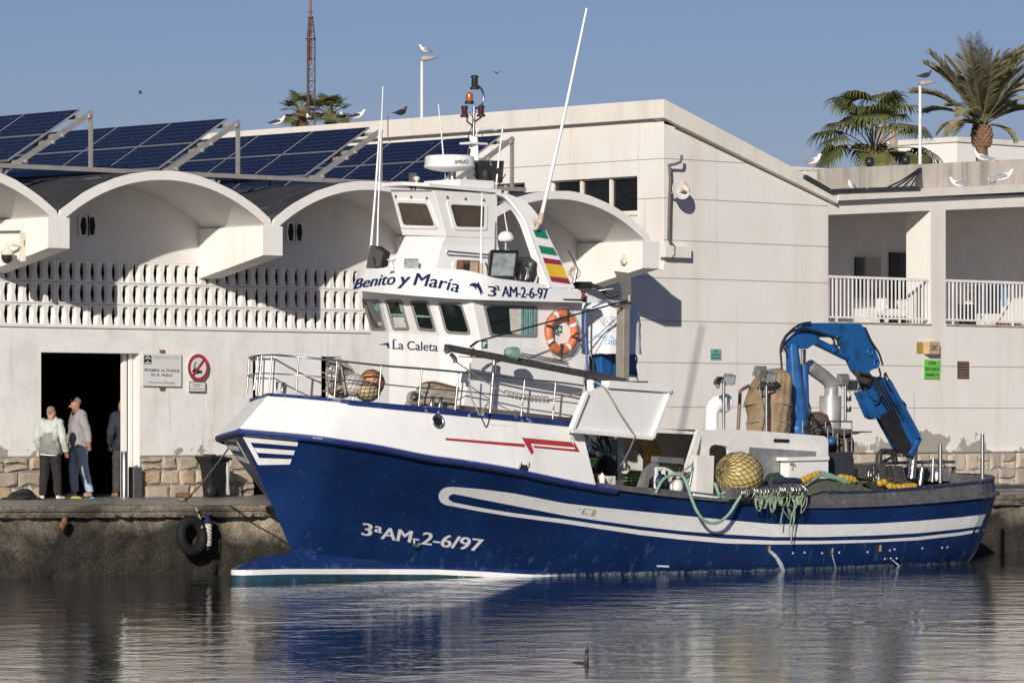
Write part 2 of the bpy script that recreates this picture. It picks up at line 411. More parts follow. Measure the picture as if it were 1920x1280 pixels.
for (dz0, dz1, dv, fr, amp) in ((-.19, -.085, .03, 4.5, .05), (-.095, 0, 0, 2.0, .012)):
    cols = []
    for u in uu:
        e = edge_v(u); z = edge_z(u); n1 = amp*NZ.noise((u*fr, 5, dz0*40)); n2 = amp*NZ.noise((u*fr*2.2, 9, 1))
        lo_ = z+dz0+max(0, n1)*(1.0 if amp > .02 else .3)+(max(0, n2)*.9 if amp > .02 else 0)
        cols.append([V((u, e+.35, lo_)), V((u, e+dv+n2*.5, lo_)), V((u, e+dv-.012+n1*.4, (lo_+z+dz1)/2)), V((u, e+dv+n2*.3, z+dz1-.004)), V((u, e+.35, z+dz1))])
    mb.grid(list(map(list, zip(*cols))), 0, False)
tag(mb.build('quay_wall', quay_mat(), org=(0, -4, 0)), 'rough stained concrete quay wall with dark tidal band along the water', 'quay wall')
# ------------------------------------------------------------------ stone plinths
def stones(mb, u0, u1, z0, z1, v, seed, course=.27, m=0):
    rnd = random.Random(seed); nr = max(1, round((z1-z0)/course)); zz = [z0+(z1-z0)*i/nr for i in range(nr+1)]
    for i in range(nr):
        u = u0
        while u < u1-.05:
            wd = rnd.uniform(.22, .62); e = min(u+wd, u1)
            if u1-e < .16: e = u1
            j = lambda s=.035: rnd.uniform(-s, s)*1.15
            parts = [(u, e, zz[i], zz[i+1])]
            if rnd.random() < .22 and e-u > .3: zm = (zz[i]+zz[i+1])/2; parts = [(u, e, zz[i], zm), (u, e, zm, zz[i+1])]
            for a, b_, c, d in parts:
                g = .019
                zc = lambda z, lo, hi: max(z0+.01, min(z1-.01, z))
                pts = [(a+g+j(.02), zc(c+g+j(), 0, 0)), ((a+b_)/2+j(.05), zc(c+g+j(.03), 0, 0)), (b_-g+j(.02), zc(c+g+j(), 0, 0)), (b_-g+j(.02), zc((c+d)/2, 0, 0)), (b_-g+j(.02), zc(d-g+j(), 0, 0)),
                       ((a+b_)/2+j(.05), zc(d-g+j(.03), 0, 0)), (a+g+j(.02), zc(d-g+j(), 0, 0)), (a+g+j(.02), zc((c+d)/2, 0, 0))]
                cu = sum(p[0] for p in pts)/8; cz = sum(p[1] for p in pts)/8; h = rnd.uniform(.03, .06)
                r0 = [V((p[0], v, p[1])) for p in pts]
                r1 = [V((cu+(p[0]-cu)*.95, v-h*.75, cz+(p[1]-cz)*.92)) for p in pts]
                r2 = [V((cu+(p[0]-cu)*.72, v-h+rnd.uniform(-.012, .008), cz+(p[1]-cz)*.7)) for p in pts]
                vs = r0+r1+r2+[V((cu, v-h, cz))]; fs = []
                for q in range(2):
                    for k in range(8): fs.append((q*8+k, q*8+(k+1) % 8, q*8+8+(k+1) % 8, q*8+8+k))
                for k in range(8): fs.append((16+k, 16+(k+1) % 8, 24))
                mb.add(vs, fs, [m, m, 3, 4][rnd.randrange(4)] if m == 0 else m, False)
            u = e
# ------------------------------------------------------------------ vaulted market hall
hall = thing('market_hall', 'long white market hall with a row of barrel vaults, pierced block screen and open doorways', 'building', (4, 0, 1.12))
zbb = onv(240, 613, 0).z; zbt = onv(200, 490, 0).z; zst = onv(300, 853, 0).z; zdl = onv(150, 661, 0).z
uA, uB = onv(77, 800, 0).x, onv(262, 800, 0).x; uC, uD = onv(474, 800, 0).x, onv(640, 700, 0).x; uE = 15.46; uM = 13.5; zdl2 = onv(540, 667, 0).z
mb = MB(); T = .42
for a, b_, z0, z1 in ((-14, uA, 1.0, zbb), (uA, uB, zdl, zbb), (uB, uC, 1.0, zbb), (uC, uD, zdl2, zbb), (uD, uM, 1.0, zbb)): mb.box(a, b_, 0, T, z0, z1)
mb.build('wall', m_plaster, hall)
mb = MB(); mb.box(-14, uM, -.035, .03, zbb-.028, zbb); mb.build('ledge', m_white, hall, bevel=.006)
mb = MB()
for a, b_, s in ((-14, uA, 1), (uB, uC, 2), (uD, uM, 3)):
    mb.box(a, b_, -.022, -.001, 1.0, zst, 1); stones(mb, a+.005, b_-.005, 1.11, zst-.01, -.02, s)
mb.build('stone_plinth', [m_stone, m_mortar, m_mortar, m_stone2, m_stone3], hall)
mb = MB()                                             # room behind, its darkness put into the colour, with floor and doorframes
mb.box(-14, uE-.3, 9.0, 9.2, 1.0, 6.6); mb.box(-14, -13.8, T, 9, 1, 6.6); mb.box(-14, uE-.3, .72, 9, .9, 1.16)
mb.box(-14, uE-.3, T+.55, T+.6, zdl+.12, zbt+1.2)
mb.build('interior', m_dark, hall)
mb = MB(); mb.box(onv(226, 800, .3).x, onv(232, 800, .3).x, .22, .30, 1.12, zdl); mb.box(onv(232, 800, .3).x+.01, uB-.03, .16, .2, 1.12, zdl)
mb.build('door_frame', m_white, hall)
# pierced screen
def cell(mb, u, z, w_, h_, d=.09, m=0):
    cu = u+w_/2; t = w_*.235; md = w_*.365; zz = [z+h_*.085, z+h_/2, z+h_*.915]
    hx = [(cu-t, zz[0]), (cu+t, zz[0]), (cu+md, zz[1]), (cu+t, zz[2]), (cu-t, zz[2]), (cu-md, zz[1])]
    g = .004
    o = [(u+g, z+g), (u+w_-g, z+g), (u+w_-g+.0, zz[1]), (u+w_-g, z+h_-g), (u+g, z+h_-g), (u+g, zz[1])]
    vs = [V((a, 0, b)) for a, b in o]+[V((a, -.012, b)) for a, b in o]+[V((a, -.012, b)) for a, b in hx]+[V((cu+(a-cu)*.82, d, b+(zz[1]-b)*.05)) for a, b in hx]
    fs = []
    for q in range(3):
        for k in range(6): fs.append((q*6+k, q*6+(k+1) % 6, q*6+6+(k+1) % 6, q*6+6+k))
    mb.add(vs, fs, m)
mb = MB(); hrow = (zbt-zbb)/3; cw = .2235; n = int((13.45+6)/cw)
for r in range(3):
    for i in range(n): cell(mb, -6+i*cw, zbb+r*hrow, cw, hrow)
mb.build('block_screen', m_breeze, hall)
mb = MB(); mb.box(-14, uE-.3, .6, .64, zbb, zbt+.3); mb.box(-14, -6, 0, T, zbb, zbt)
mb.build('screen_dark_sheet', m_dark, hall)  # dark sheet stands in for the unlit hall behind the holes
# vaults
VAL = [-9.1, -4.6, -.1, 4.4, 8.9, 13.4]; zv = 5.60; rise = .80; half = 2.25
Rad = (half*half+rise*rise)/(2*rise); VF, VBK = -1.7, 15.0
def arc(uc, off, n=28):
    a0 = math.asin(half/Rad); zc = zv+rise-Rad
    return [((Rad+off)*sin(-a0+2*a0*k/n)+uc, zc+(Rad+off)*cos(-a0+2*a0*k/n)) for k in range(n+1)]
for i in range(5):
    uc = VAL[i]+half; inn = arc(uc, 0); out = arc(uc, .15)
    # keep the outer skins of neighbouring vaults from crossing: clip at the valley
    out = [(min(max(u, VAL[i]+.001), VAL[i+1]-.001), z) for u, z in out]
    mb = MB(); jit = random.Random(i)
    mb.grid([[V((u, VF, z)) for u, z in inn], [V((u, VF, z+jit.uniform(-.008, .006))) for u, z in out]], 0, False, True)
    of = [p for p in mb.v[len(inn):]]
    mb.grid([of, [V((p.x, VF+.05, p.z)) for p in of]], 0, False, True)
    mb.grid([[V((p.x, VF+.05, p.z)) for p in of], [V((u, VBK, z)) for u, z in out]], 1, True, True)
    mb.grid([[V((u, VF, z)) for u, z in inn], [V((u, VBK, z)) for u, z in inn]], 2, True)
    mb.build('vault', [m_white, m_tar, m_soffit], hall)
    mb = MB(); pr = [V((VAL[i], 0, zbt))]+[V((u, 0, z-.002)) for u, z in inn]+[V((VAL[i+1], 0, zbt))]
    mb.prism(pr[::-1], (0, .3, 0)); mb.build('tympanum', m_soffit, hall)
for k in (0, 3):                                       # the two odd pairs of blocks high in the corner of a vault
    pass
for px in (147, 163, 536.5, 552.5):
    mb = MB(); mbd = MB()
    a = onv(px, 425, -.02); u, z = a.x, onv(px, 444 if px < 300 else 455, 0).z
    c2 = MB(); cell(c2, u, z, .2235, hrow, .03); mb.add([p+V((0, -.02, 0)) for p in c2.v], c2.f)
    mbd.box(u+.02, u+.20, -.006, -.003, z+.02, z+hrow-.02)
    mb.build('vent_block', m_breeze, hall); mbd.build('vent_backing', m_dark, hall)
for i in range(6):
    uv = VAL[i]; w_ = .215
    mb = MB(); pr = [V((uv-w_, VF-.006, 5.215)), V((uv-w_, VF-.006, zv+.11)), V((uv-w_, .0, zv+.11)), V((uv-w_, .0, 4.86))]
    mb.prism(pr, (2*w_, 0, 0))
    mb.build('bracket', m_white, hall, bevel=.008)
mb = MB(); mb.box(-6+n*cw+.002, uM, .0, T, zbb, zbt+.001); mb.box(13.62, uE-.004, T, 15, 5.18, 5.3); mb.build('end_bay', m_white, hall)
# ------------------------------------------------------------------ tall harbour building with the loggia wing
bld = thing('harbour_building', 'tall cream harbour building with sloping gable roof, high windows and a balcony wing', 'building', (18, 0, 1.12))
UT, ZT = 15.46, 8.48; UG = 20.05; zg = onv(1555, 361, 0).z; VB_ = 17.0
# side wall with two window bands
wv = [(onu(1195, 340, UT).y, onu(1030, 340, UT).y), (onu(984, 340, UT).y, onu(900, 340, UT).y)]
wz1 = onu(1195, 330, UT).z; wz0 = onu(1195, 400, UT).z; TW = .3; ztop = ZT-.30
mb = MB(); ys = [0.0, wv[0][0], wv[0][1], wv[1][0], wv[1][1], VB_]
mb.box(UT, UT+TW, 0, VB_, 1.0, wz0); mb.box(UT, UT+TW, 0, VB_, wz1, ztop)
for a, b_ in ((0, 1), (2, 3), (4, 5)): mb.box(UT, UT+TW, ys[a], ys[b_], wz0, wz1)
# front gable
zgl = onv(1245, 232, 0).z; zgr = onv(1555, 380, 0).z
uW = onv(1553, 400, 0).x
mb.box(uM+.002, UT-.001, 0, T, 1.0, 5.3)
g = [V((UT+TW, 0, 1.0)), V((uW, 0, 1.0)), V((uW, 0, zgr)), V((UT+TW, 0, zgl-(zgl-zgr)*TW/(uW-UT)))]
mb.prism(g, (0, .3, 0)); mb.add([(UT, 0, ztop), (UT+TW, 0, ztop), (UT+TW, 0, zgl-.05), (UT, 0, zgl)], [(0, 1, 2, 3)])
wallbits = mb
# wing
uP0, uP1 = onv(1745, 500, 0).x, onv(1773, 500, 0).x; UR = 34.0
zl0 = onv(1640, 607, 0).z
def ztopw(u):   # underside of the loggia lintel / wing parapet both rise gently to the right
    return onv(1560,376,0).z+(u-uW)*.0540
zo = lambda u: onv(1553, 403, 0).z+(u-uW)*.061
wallbits.box(uW, UR, 0, .3, 1.0, zl0)
wallbits.prism([V((uP0, 0, zl0)), V((uP1, 0, zl0)), V((uP1, 0, zo(uP1))), V((uP0, 0, zo(uP0)))], (0, .65, 0))
wallbits.prism([V((uW, 0, zo(uW))), V((UR, 0, zo(UR))), V((UR, 0, ztopw(UR))), V((uW, 0, ztopw(uW)))], (0, .3, 0))
wallbits.box(27.4, 27.8, 0, .65, zl0, zo(27.4)); wallbits.box(31.5, UR, 0, .3, zl0, zo(31.5))
wallbits.build('wall', m_wallpaint, bld)
# horizontal grooves, drawn as thin darker strips on the wall face
mb = MB()
for py in (297, 371, 450, 521, 601, 679.5, 763):
    p = onv(1245, py, 0); zz = p.z
    ue = UR if py > 620 else uW
    if py < 330: ue = UT+ (zgl-zz)/(zgl-zgr)*(uW-UT)
    mb.box(UT+.0 if py < 480 else uM, ue, -.003, .004, zz-.006, zz+.006)
    if py < 400: mb.box(UT-.003, UT+.004, -.003, VB_ if py < 330 else wv[0][0], zz-.006, zz+.006)
mb.build('wall_groove', mat('groove_tone', (.26, .235, .20), .9), bld)
# parapet
mb = MB(); hP = onv(1245, 187, 0).z-onv(1245, 222, 0).z
def band(pts, h, d):      # pts along the wall, extruded down h and outwards
    pass
pr = [V((UT-.14, -.14, ZT-hP)), V((UT-.14, -.14, ZT)), V((UG+.1, -.14, zg+.02)), V((UG+.1, -.14, zg-hP*.62))]
mb.prism(pr[::-1], (0, .32, 0))
mb.box(UT-.14, UT+.12, .182, VB_, ZT-hP, ZT)
mb.build('parapet', m_parapet, bld, bevel=.01)
mb = MB(); mb.add([(UT+.1, .15, ZT-.05), (UG, .15, zg-.06), (UG, VB_, zg-.06), (UT+.1, VB_, ZT-.05)], [(0, 1, 2, 3)])
mb.box(UT, UG+10, VB_, VB_+.3, 1.0, 6.0)
mb.build('roof', m_tar, bld)
for a, b_ in wv:
    mb = MB(); vin = UT+.13
    mb.box(vin, vin+.02, a, b_, wz0, wz1, 1)
    nm = 3 if b_-a > 2 else 2
    for k in range(nm+1):
        y = a+(b_-a)*k/nm; mb.box(vin-.05, vin, max(a, y-.035), min(b_, y+.035), wz0, wz1, 0)
    mb.box(vin-.04, vin, a, b_, wz0, wz0+.06, 0); mb.box(vin-.04, vin, a, b_, wz1-.03, wz1, 0)
    mb.box(UT-.03, vin, a-.03, b_+.03, wz0-.04, wz0-.002, 0)
    mb.build('window', [m_parapet, m_glass_b], bld)
# ledge band of the wing and the stained parapet behind it
mb = MB(); z1_ = lambda u: zg+.0+(u-UG)*.0655; 
mb.prism([V((UG+.1, -.16, z1_(UG)-.16)), V((UR, -.16, z1_(UR)-.16)), V((UR, -.16, z1_(UR))), V((UG+.1, -.16, z1_(UG)))], (0, .5, 0))
mb.add([(UG, .30, z1_(UG)-.03), (UR, .30, z1_(UR)-.03), (UR, 2.2, z1_(UR)-.03), (UG, 2.2, z1_(UG)-.03)], [(0, 1, 2, 3)])
mb.build('roof_ledge', m_parapet, bld, bevel=.008)
mb = MB(); a = onv(1480, 320, 2.2); b_ = onv(1925, 298, 2.2); sl = (b_.z-a.z)/(b_.x-a.x)
mb.prism([V((a.x-.6, 2.2, z1_(UG)-.12)), V((UG, 2.2, z1_(UG)-.12)), V((UR, 2.2, z1_(UR)-.12)), V((UR, 2.2, a.z+sl*(UR-a.x))), V((a.x-.6, 2.2, a.z-.6*sl))], (0, .3, 0))
mb.build('upper_parapet', m_concrete, bld, bevel=.01)
mb = MB(); P = [onv(1505, 330, -.17), onv(1556, 361, -.17)]
mb.beam(onv(1508, 331, -.17), onv(1556, 358, -.17), .1, .07); mb.beam(onv(1556, 358, -.17), onv(1722, 352, -.17), .1, .07)
mb.build('roof_flashing', m_tar, bld)
# loggias
DL = 2.9
mb = MB(); mb.box(uW-.0, UR, DL, DL+.2, zl0-.1, zo(UR)+.3); mb.box(uW-.3, uW-.002, .3, DL, zl0-.1, zo(UR)); mb.box(uW, UR, .3, DL, zl0-.12, zl0-.02)
mb.add([(uW, .28, zo(uW)-.002), (UR, .28, zo(UR)-.002), (UR, DL, zo(UR)-.002), (uW, DL, zo(uW)-.002)], [(0, 1, 2, 3)])
mb.build('loggia', m_inner, bld)
for x0, x1, y0, y1 in ((1604, 1651, 482, 560), (1668, 1712, 473, 620), (1985, 2030, 470, 620)):
    mb = MB(); a = onv(x0, y0, DL-.03); c = onv(x1, y1, DL-.03); mb.box(a.x, c.x, DL-.05, DL-.002, max(zl0, c.z), a.z); mb.build('loggia_door', m_glass_b, bld)
mb = MB(); mb.box(uW, uP0, -.03, .3, zl0, zl0+.03); mb.box(uP1, UR, -.03, .3, zl0, zl0+.03); mb.build('balcony_sill', m_concrete, bld)
m_rail = mat('white_railing_paint', (.80, .79, .77), .5)
for ua, ub in ((uW+.03, uP0-.02), (uP1+.02, 27.38)):
    mb = MB(); zr = onv(1640, 519, .05).z; zb = onv(1640, 596, .05).z
    ub2 = min(ub, 27.3)
    mb.box(ua, ub2, .03, .08, zr-.05, zr); mb.box(ua, ub2, .04, .07, zb-.02, zb+.015)
    nb = int((ub2-ua)/.118)
    for k in range(nb+1):
        u = ua+.04+k*(ub2-ua-.08)/nb; wd = .011 if k % 8 != 2 else .022
        mb.box(u-wd, u+wd, .045, .068, zb if wd < .02 else zl0+.02, zr-.05)
    mb.build('railing', m_rail, bld)
mb = MB()
mb.box(uW, UR, -.022, -.001, 1.0, onv(1700, 848, 0).z, 1); zps = onv(1700, 848, 0).z
mb.box(uM+.01, uW-.001, -.022, -.001, 1.0, zps, 1)
stones(mb, uM+.02, UR, 1.11, zps-.01, -.02, 11, .30)
mb.box(uM+.01, UR, -.06, -.0005, zps, zps+.05, 2)
mb.build('stone_plinth', [mat('pale_plinth_stone', (.50, .43, .345), .85, var=.18, vs=2.2, bump=.4, bs=16, dirt=[((.62, .56, .47), 3, .5, .7, .6)]), mat('sandy_mortar', (.40, .35, .29), .9, bump=.3), m_wallpaint, m_stone2, m_stone], bld)
a = onv(1795, 677, 0); c = onv(1816, 710, 0)
mb = MB(); mb.box(a.x, c.x, -.012, 0.0, c.z, a.z, 0)
for k in range(6): z = c.z+(a.z-c.z)*(k+.3)/6.2; mb.add([(a.x+.01, -.035, z), (c.x-.01, -.035, z), (c.x-.01, -.013, z+.04), (a.x+.01, -.013, z+.04)], [(0, 1, 2, 3), (3, 2, 1, 0)], 1)
mb.build('vent_grille', [mat('grille_shadow', (.05, .035, .025), .9), mat('rusty_slats', (.33, .22, .15), .8, var=.25)], bld)
# white building behind
wb = thing('white_building', 'plain white flat roofed building far behind the palms', 'building', (45, 30, 1.12))
mb = MB(); q = onv(1795, 263, 26.0); yb = onu(1645, 266, q.x).y; mb.box(q.x, q.x+40, 26, yb, 1.1, q.z-.05); mb.build('wall', m_white, wb)
mb = MB(); mb.box(q.x-.06, q.x+40, 25.94, yb, q.z-.048, q.z+.1); mb.build('roof', m_parapet, wb)
mb = MB(); a = onv(1655, 300, 27); mb.box(a.x, a.x+.16, 27, 27.2, 6, onv(1668, 234, 27).z); mb.box(a.x+.5, a.x+.66, 27, 27.2, 6, onv(1668, 240, 27).z); mb.build('chimney', mat('tan_chimney', (.42, .33, .27), .9, var=.2, vs=4), wb)
# ------------------------------------------------------------------ solar panel rows
def pv_mat():
    m = bpy.data.materials.new('solar_cells'); m.use_nodes = True; nt = m.node_tree; b = nt.nodes['Principled BSDF']
    tc = _n(nt, 'ShaderNodeTexCoord').outputs['Object']; sx = _n(nt, 'ShaderNodeSeparateXYZ'); nt.links.new(tc, sx.inputs[0])
    def lines(o, per, wd):
        a = _n(nt, 'ShaderNodeMath', operation='PINGPONG'); nt.links.new(o, a.inputs[0]); a.inputs[1].default_value = per/2
        return _mr(nt, a.outputs[0], wd, wd*1.35, 1, 0)
    mx = _n(nt, 'ShaderNodeMath', operation='MAXIMUM'); nt.links.new(lines(sx.outputs[0], .148, .0042), mx.inputs[0]); nt.links.new(lines(sx.outputs[1], .144, .0042), mx.inputs[1])
    col = _mixc(nt, _mr(nt, _noise(nt, tc, 2), .3, .7), (.0035, .0055, .020), (.006, .010, .032))
    col = _mixc(nt, _mul(nt, mx.outputs[0], .6), col, (.11, .13, .19))
    col = _mixc(nt, _mul(nt, _mr(nt, _noise(nt, tc, 9, 6, .6), .68, .72), .6), col, (.5, .5, .5))
    nt.links.new(col, b.inputs['Base Color']); b.inputs['Roughness'].default_value = .2; b.inputs['Specular IOR Level'].default_value = .2
    return m
m_pv = pv_mat()
PW, PH = 1.50, .87
mb = MB(); mb.box(0, PW, 0, PH, -.03, 0, 0); mb.add([(.018, .018, .002), (PW-.018, .018, .002), (PW-.018, PH-.018, .002), (.018, PH-.018, .002)], [(0, 1, 2, 3)], 1)
panel_me = mb.mesh('panel', V((0, 0, 0))); panel_me.materials.append(m_pvframe); panel_me.materials.append(m_pv)
posts = [(onv(170, 325, 0), 'leftmost row of tilted solar panels on the vault roof, cut by the frame edge'), (onv(446, 335, 0), 'second row of tilted solar panels from the left, in front of the sky'),
         (onv(713, 345, 0), 'third row of tilted solar panels, behind the thin white whip antenna'), (onv(960, 352, 0), 'rightmost row of tilted solar panels, behind the boat mast and radar')]
ZB = 6.60; posts.insert(0, (V((-1.35, 0, ZB)), None))
for pi_, (pp, lb) in enumerate(posts):
    u2 = pp.x; u1 = u2-1.52; z2 = ZB+.98; tilt = math.atan2(z2-ZB-.06, u2-u1)
    if lb is None: continue
    t = thing('solar_array', lb, 'solar panels', (u2, 0, ZB), 'solar panel rows on the vaults')
    mb = MB()
    mb.beam((u1-.05, 0, ZB+.05), (u2+.03, 0, z2), .06, .08); mb.build('support_rafter', m_alu, t)
    mb = MB(); mb.beam((u2, 0, ZB+.03), (u2, 0, z2-.02), .055, .055); mb.build('support_post', m_alu, t)
    mb = MB()
    for k in (.10, .47, .60, .97):
        c = V((u1+(u2-u1)*k, 0, ZB+.015+(z2-ZB-.05)*k)); mb.beam(c+V((0, -.05, 0)), c+V((0, 9.5, 0)), .045, .06)
    mb.build('purlin', m_alu, t)
    for y in (3.0, 6.0, 9.0):
        mb = MB(); mb.beam((u1, y, ZB+.0), (u2, y, z2-.04), .06, .08); mb.beam((u2, y, ZB-.3), (u2, y, z2-.02), .055, .055); mb.beam((u1, y, ZB-.2), (u1, y, ZB+.1), .05, .05); mb.build('rear_support', m_alu, t)
    for i in range(6):
        for j in range(2):
            o = bpy.data.objects.new('panel', panel_me); COL.objects.link(o); o.parent = t; KIDS.setdefault(t, []).append(o)
            # local x -> +v, local y -> up the slope, normal towards -u
            ex = V((0, 1, 0)); ey = V((cos(tilt), 0, sin(tilt))); ez = ex.cross(ey)
            if ez.z < 0: ex = -ex; ez = ex.cross(ey)
            off = V((u1, .28+i*(PW+.02)+(PW if ex.y < 0 else 0), ZB+.14))+ey*(j*(PH+.02))
            M4 = Matrix((ex, ey, ez)).transposed().to_4x4(); M4.translation = off-V((u2, 0, ZB)); o.matrix_local = M4
bt = thing('support_beam', 'long galvanised steel beam under the solar rows, standing on posts in the vault valleys', 'beam', (4.4, 0, 6.0))
mb = MB(); mb.beam((-8, 0, ZB), (11.85, 0, ZB+.06), .08, .075); mb.build('rail', m_alu, bt)
for uv in VAL[1:5]:
    mb = MB(); z0 = 5.55; uq = uv+.08
    mb.beam((uq, .0, z0), (uq, 0, ZB-.03), .075, .075); mb.beam((uq-.17, 0, ZB-.05), (uq, 0, ZB-.22), .03, .03); mb.beam((uq+.17, 0, ZB-.05), (uq, 0, ZB-.22), .03, .03)
    mb.build('post', m_alu, bt)
# ------------------------------------------------------------------ the fishing boat, moored bow left along the quay
BV = -7.03
def P(px, py, hb): return onv(px, py, BV-hb)
def PP(pts): return [P(*p) for p in pts]
boat = thing('fishing_boat', 'blue and white fishing boat with wheelhouse and blue deck crane, moored at the quay', 'fishing boat', (6.5, BV, 0))
def hull_mat():
    m = bpy.data.materials.new('blue_hull_paint'); m.use_nodes = True; nt = m.node_tree; b = nt.nodes['Principled BSDF']
    tc = _n(nt, 'ShaderNodeTexCoord').outputs['Object']
    geo = _n(nt, 'ShaderNodeNewGeometry'); sx = _n(nt, 'ShaderNodeSeparateXYZ'); nt.links.new(geo.outputs['Position'], sx.inputs[0])
    c = _mixc(nt, _mr(nt, _noise(nt, tc, 1.1, 5), .35, .65), (.006, .022, .092), (.009, .034, .130))
    sc1 = _mul(nt, _mr(nt, _noise(nt, tc, 2.2, 9, .66, (.7, 1, 1.3)), .56, .72), .30)
    c = _mixc(nt, sc1, c, (.035, .055, .165))
    c = _mixc(nt, _mul(nt, _mr(nt, _noise(nt, tc, 6, 7, .6, (.5, .5, 1.6)), .68, .73), .4), c, (.20, .22, .34))     # scrapes
    low = _mr(nt, sx.outputs[2], .75, .12)
    c = _mixc(nt, _mul(nt, _mul(nt, low, _mr(nt, _noise(nt, tc, 5, 8, .7, (1.5, 1, .6)), .56, .66)), .45), c, (.14, .17, .30))
    c = _mixc(nt, _mul(nt, _mr(nt, _noise(nt, tc, 45, 3), .73, .75), .6), c, (.35, .33, .33))
    c = _mixc(nt, _mul(nt, _mr(nt, _noise(nt, tc, 5, 6, .6, (1, 1, .07)), .60, .70), .5), c, (.012, .016, .04))
    c = _mixc(nt, _mul(nt, _mr(nt, _noise(nt, tc, 8, 6, .6, (1, 1, .05)), .66, .72), .5), c, (.11, .075, .07))
    c = _mixc(nt, _mul(nt, _mr(nt, _noise(nt, tc, 1.4, 9, .7, (.5, 1, 1)), .58, .60), .35), c, (.018, .030, .085))
    foul = _mr(nt, sx.outputs[2], .045, .015)
    c = _mixc(nt, _mul(nt, foul, _mr(nt, _noise(nt, tc, 14, 6), .42, .6)), c, (.28, .36, .36))
    nt.links.new(c, b.inputs['Base Color']); b.inputs['Roughness'].default_value = .3; b.inputs['Coat Weight'].default_value = .2; b.inputs['Coat Roughness'].default_value = .12
    bp = _n(nt, 'ShaderNodeBump'); bp.inputs['Strength'].default_value = .25; bp.inputs['Distance'].default_value = .03
    nt.links.new(_noise(nt, tc, 1.6, 3), bp.inputs['Height']); nt.links.new(bp.outputs[0], b.inputs['Normal'])
    return m
m_hull = hull_mat()
m_rub = mat('rubbed_blue_rail_paint', (.022, .040, .165), .35, var=.15, vs=4, dirt=[((.45, .45, .5), 7, .66, .7, .7)])
m_greyrub = mat('worn_grey_bulwark_paint', (.095, .095, .10), .7, var=.25, vs=5, bump=.3, bs=25, dirt=[((.30, .29, .28), 6, .56, .72, .6, (1, 1, .5)), ((.02, .03, .10), 3, .6, .66, .5)])
m_deckp = mat('worn_deck', (.33, .31, .27), .75, var=.2, vs=5, dirt=[((.12, .10, .08), 6, .5, .7, .7)])
m_antif = mat('worn_antifouling', (.012, .055, .09), .6, var=.4, vs=6, dirt=[((.45, .58, .62), 3.5, .60, .66, .85), ((.02, .03, .03), 5, .45, .62, .8)])
m_rubber = m_black
Kpx = [(448, 804, 0), (500, 808.5, .417), (552, 813, .833), (605, 818.5, 1.22), (650, 825, 1.36), (715, 835, 1.50), (800, 852, 1.66), (865, 861, 1.78), (962, 877, 1.92), (1017, 889, 1.98), (1117, 909, 2.03),
       (1230, 925, 2.05), (1342, 936, 2.05), (1405, 940, 2.05), (1512, 949, 2.05), (1640, 946, 2.05), (1740, 940, 2.03)]
K = PP(Kpx)
Tpx = [(505, 738, 0), (550, 741, .357), (594, 745, .713), (639, 749, 1.05), (680, 753, 1.19), (735, 758, 1.36), (790, 763, 1.48), (850, 769, 1.6), (935, 777, 1.75), (990, 782, 1.82), (1088, 792, 1.92)]
T = PP(Tpx)
UC, RK, RW = 13.75, 1.98, 1.50
nb0 = len(K)
for k in range(1, 13):
    th = R(7.5*k); K.append(V((UC+RK*sin(th), BV-RK*cos(th), 1.13+.10*sin(th))))
NS = 3
Ks = smoothpath(K, NS); Ts = smoothpath(T, NS)
WL = [(.54, 0), (1.2, .05), (1.85, .14), (3.4, .62), (5, 1.14), (7, 1.6), (8.95, 1.82), (11.1, 1.78), (12.6, 1.66), (13.75, RW)]
def wl(i, k):
    if k.x > UC: 
        th = math.atan2(k.x-UC, BV-k.y); return V((UC+RW*sin(th), BV-RW*cos(th), 0))
    u = k.x if k.x > 6 else .54+(k.x+.763)*(6-.54)/(6+.763)
    return V((u, BV-interp(WL, u), 0))
W = [wl(i, k) for i, k in enumerate(Ks)]
LV = [-.5, -.2, 0, .08, .18, .3, .42, .54, .66, .78, .9, 1.0]
def hull_pt(i, t):
    a, b = W[i], Ks[i]; e = interp([(-.8, 1.12), (2, 1.2), (6, .75), (9, .62), (16, .7)], b.x)
    if t < 0:
        q = V((a.x+(.2 if i == 0 else 0), BV+(a.y-BV)*(1+t*.5), t*.8)); return q
    g = t**e if i else t
    return V((a.x+(b.x-a.x)*(t if b.x < 6 else g), a.y+(b.y-a.y)*g, b.z*t))
def mirror(p, dz=0): return V((p.x, 2*BV-p.y, p.z+dz))
mbh = MB()
port = [[hull_pt(i, t) for i in range(len(Ks))] for t in LV]
mbh.grid(port, 0, True, True); mbh.grid([[mirror(p) for p in r] for r in port], 0, True)
hull = mbh.build('hull', m_hull, boat)
bv_h = mbh.bvh()
# white upper bulwark of the bow
mbw = MB(); nT = len(Ts); J = 6
pw = [[Ks[i]*(1-j/J)+Ts[i]*(j/J)+V((0, -.0, 0)) for i in range(nT)] for j in range(J+1)]
mbw.grid(pw, 0, True, True); mbw.grid([[mirror(p) for p in r] for r in pw], 0, True)
inn = lambda p: V((p.x, p.y+(.07 if p.y < BV-.1 else 0), p.z))
mbw.grid([[r[-1] for r in pw], [inn(r[-1]) for r in pw]], 0, False)
mbw.grid([[inn(r[-1]) for r in pw[3:]], [inn(r[-1])+V((-.5, 0, 0)) for r in pw[3:]]], 0, False)
bow = mbw.build('bow_bulwark', m_boatw, boat, clean=False)
bv_w = mbw.bvh()
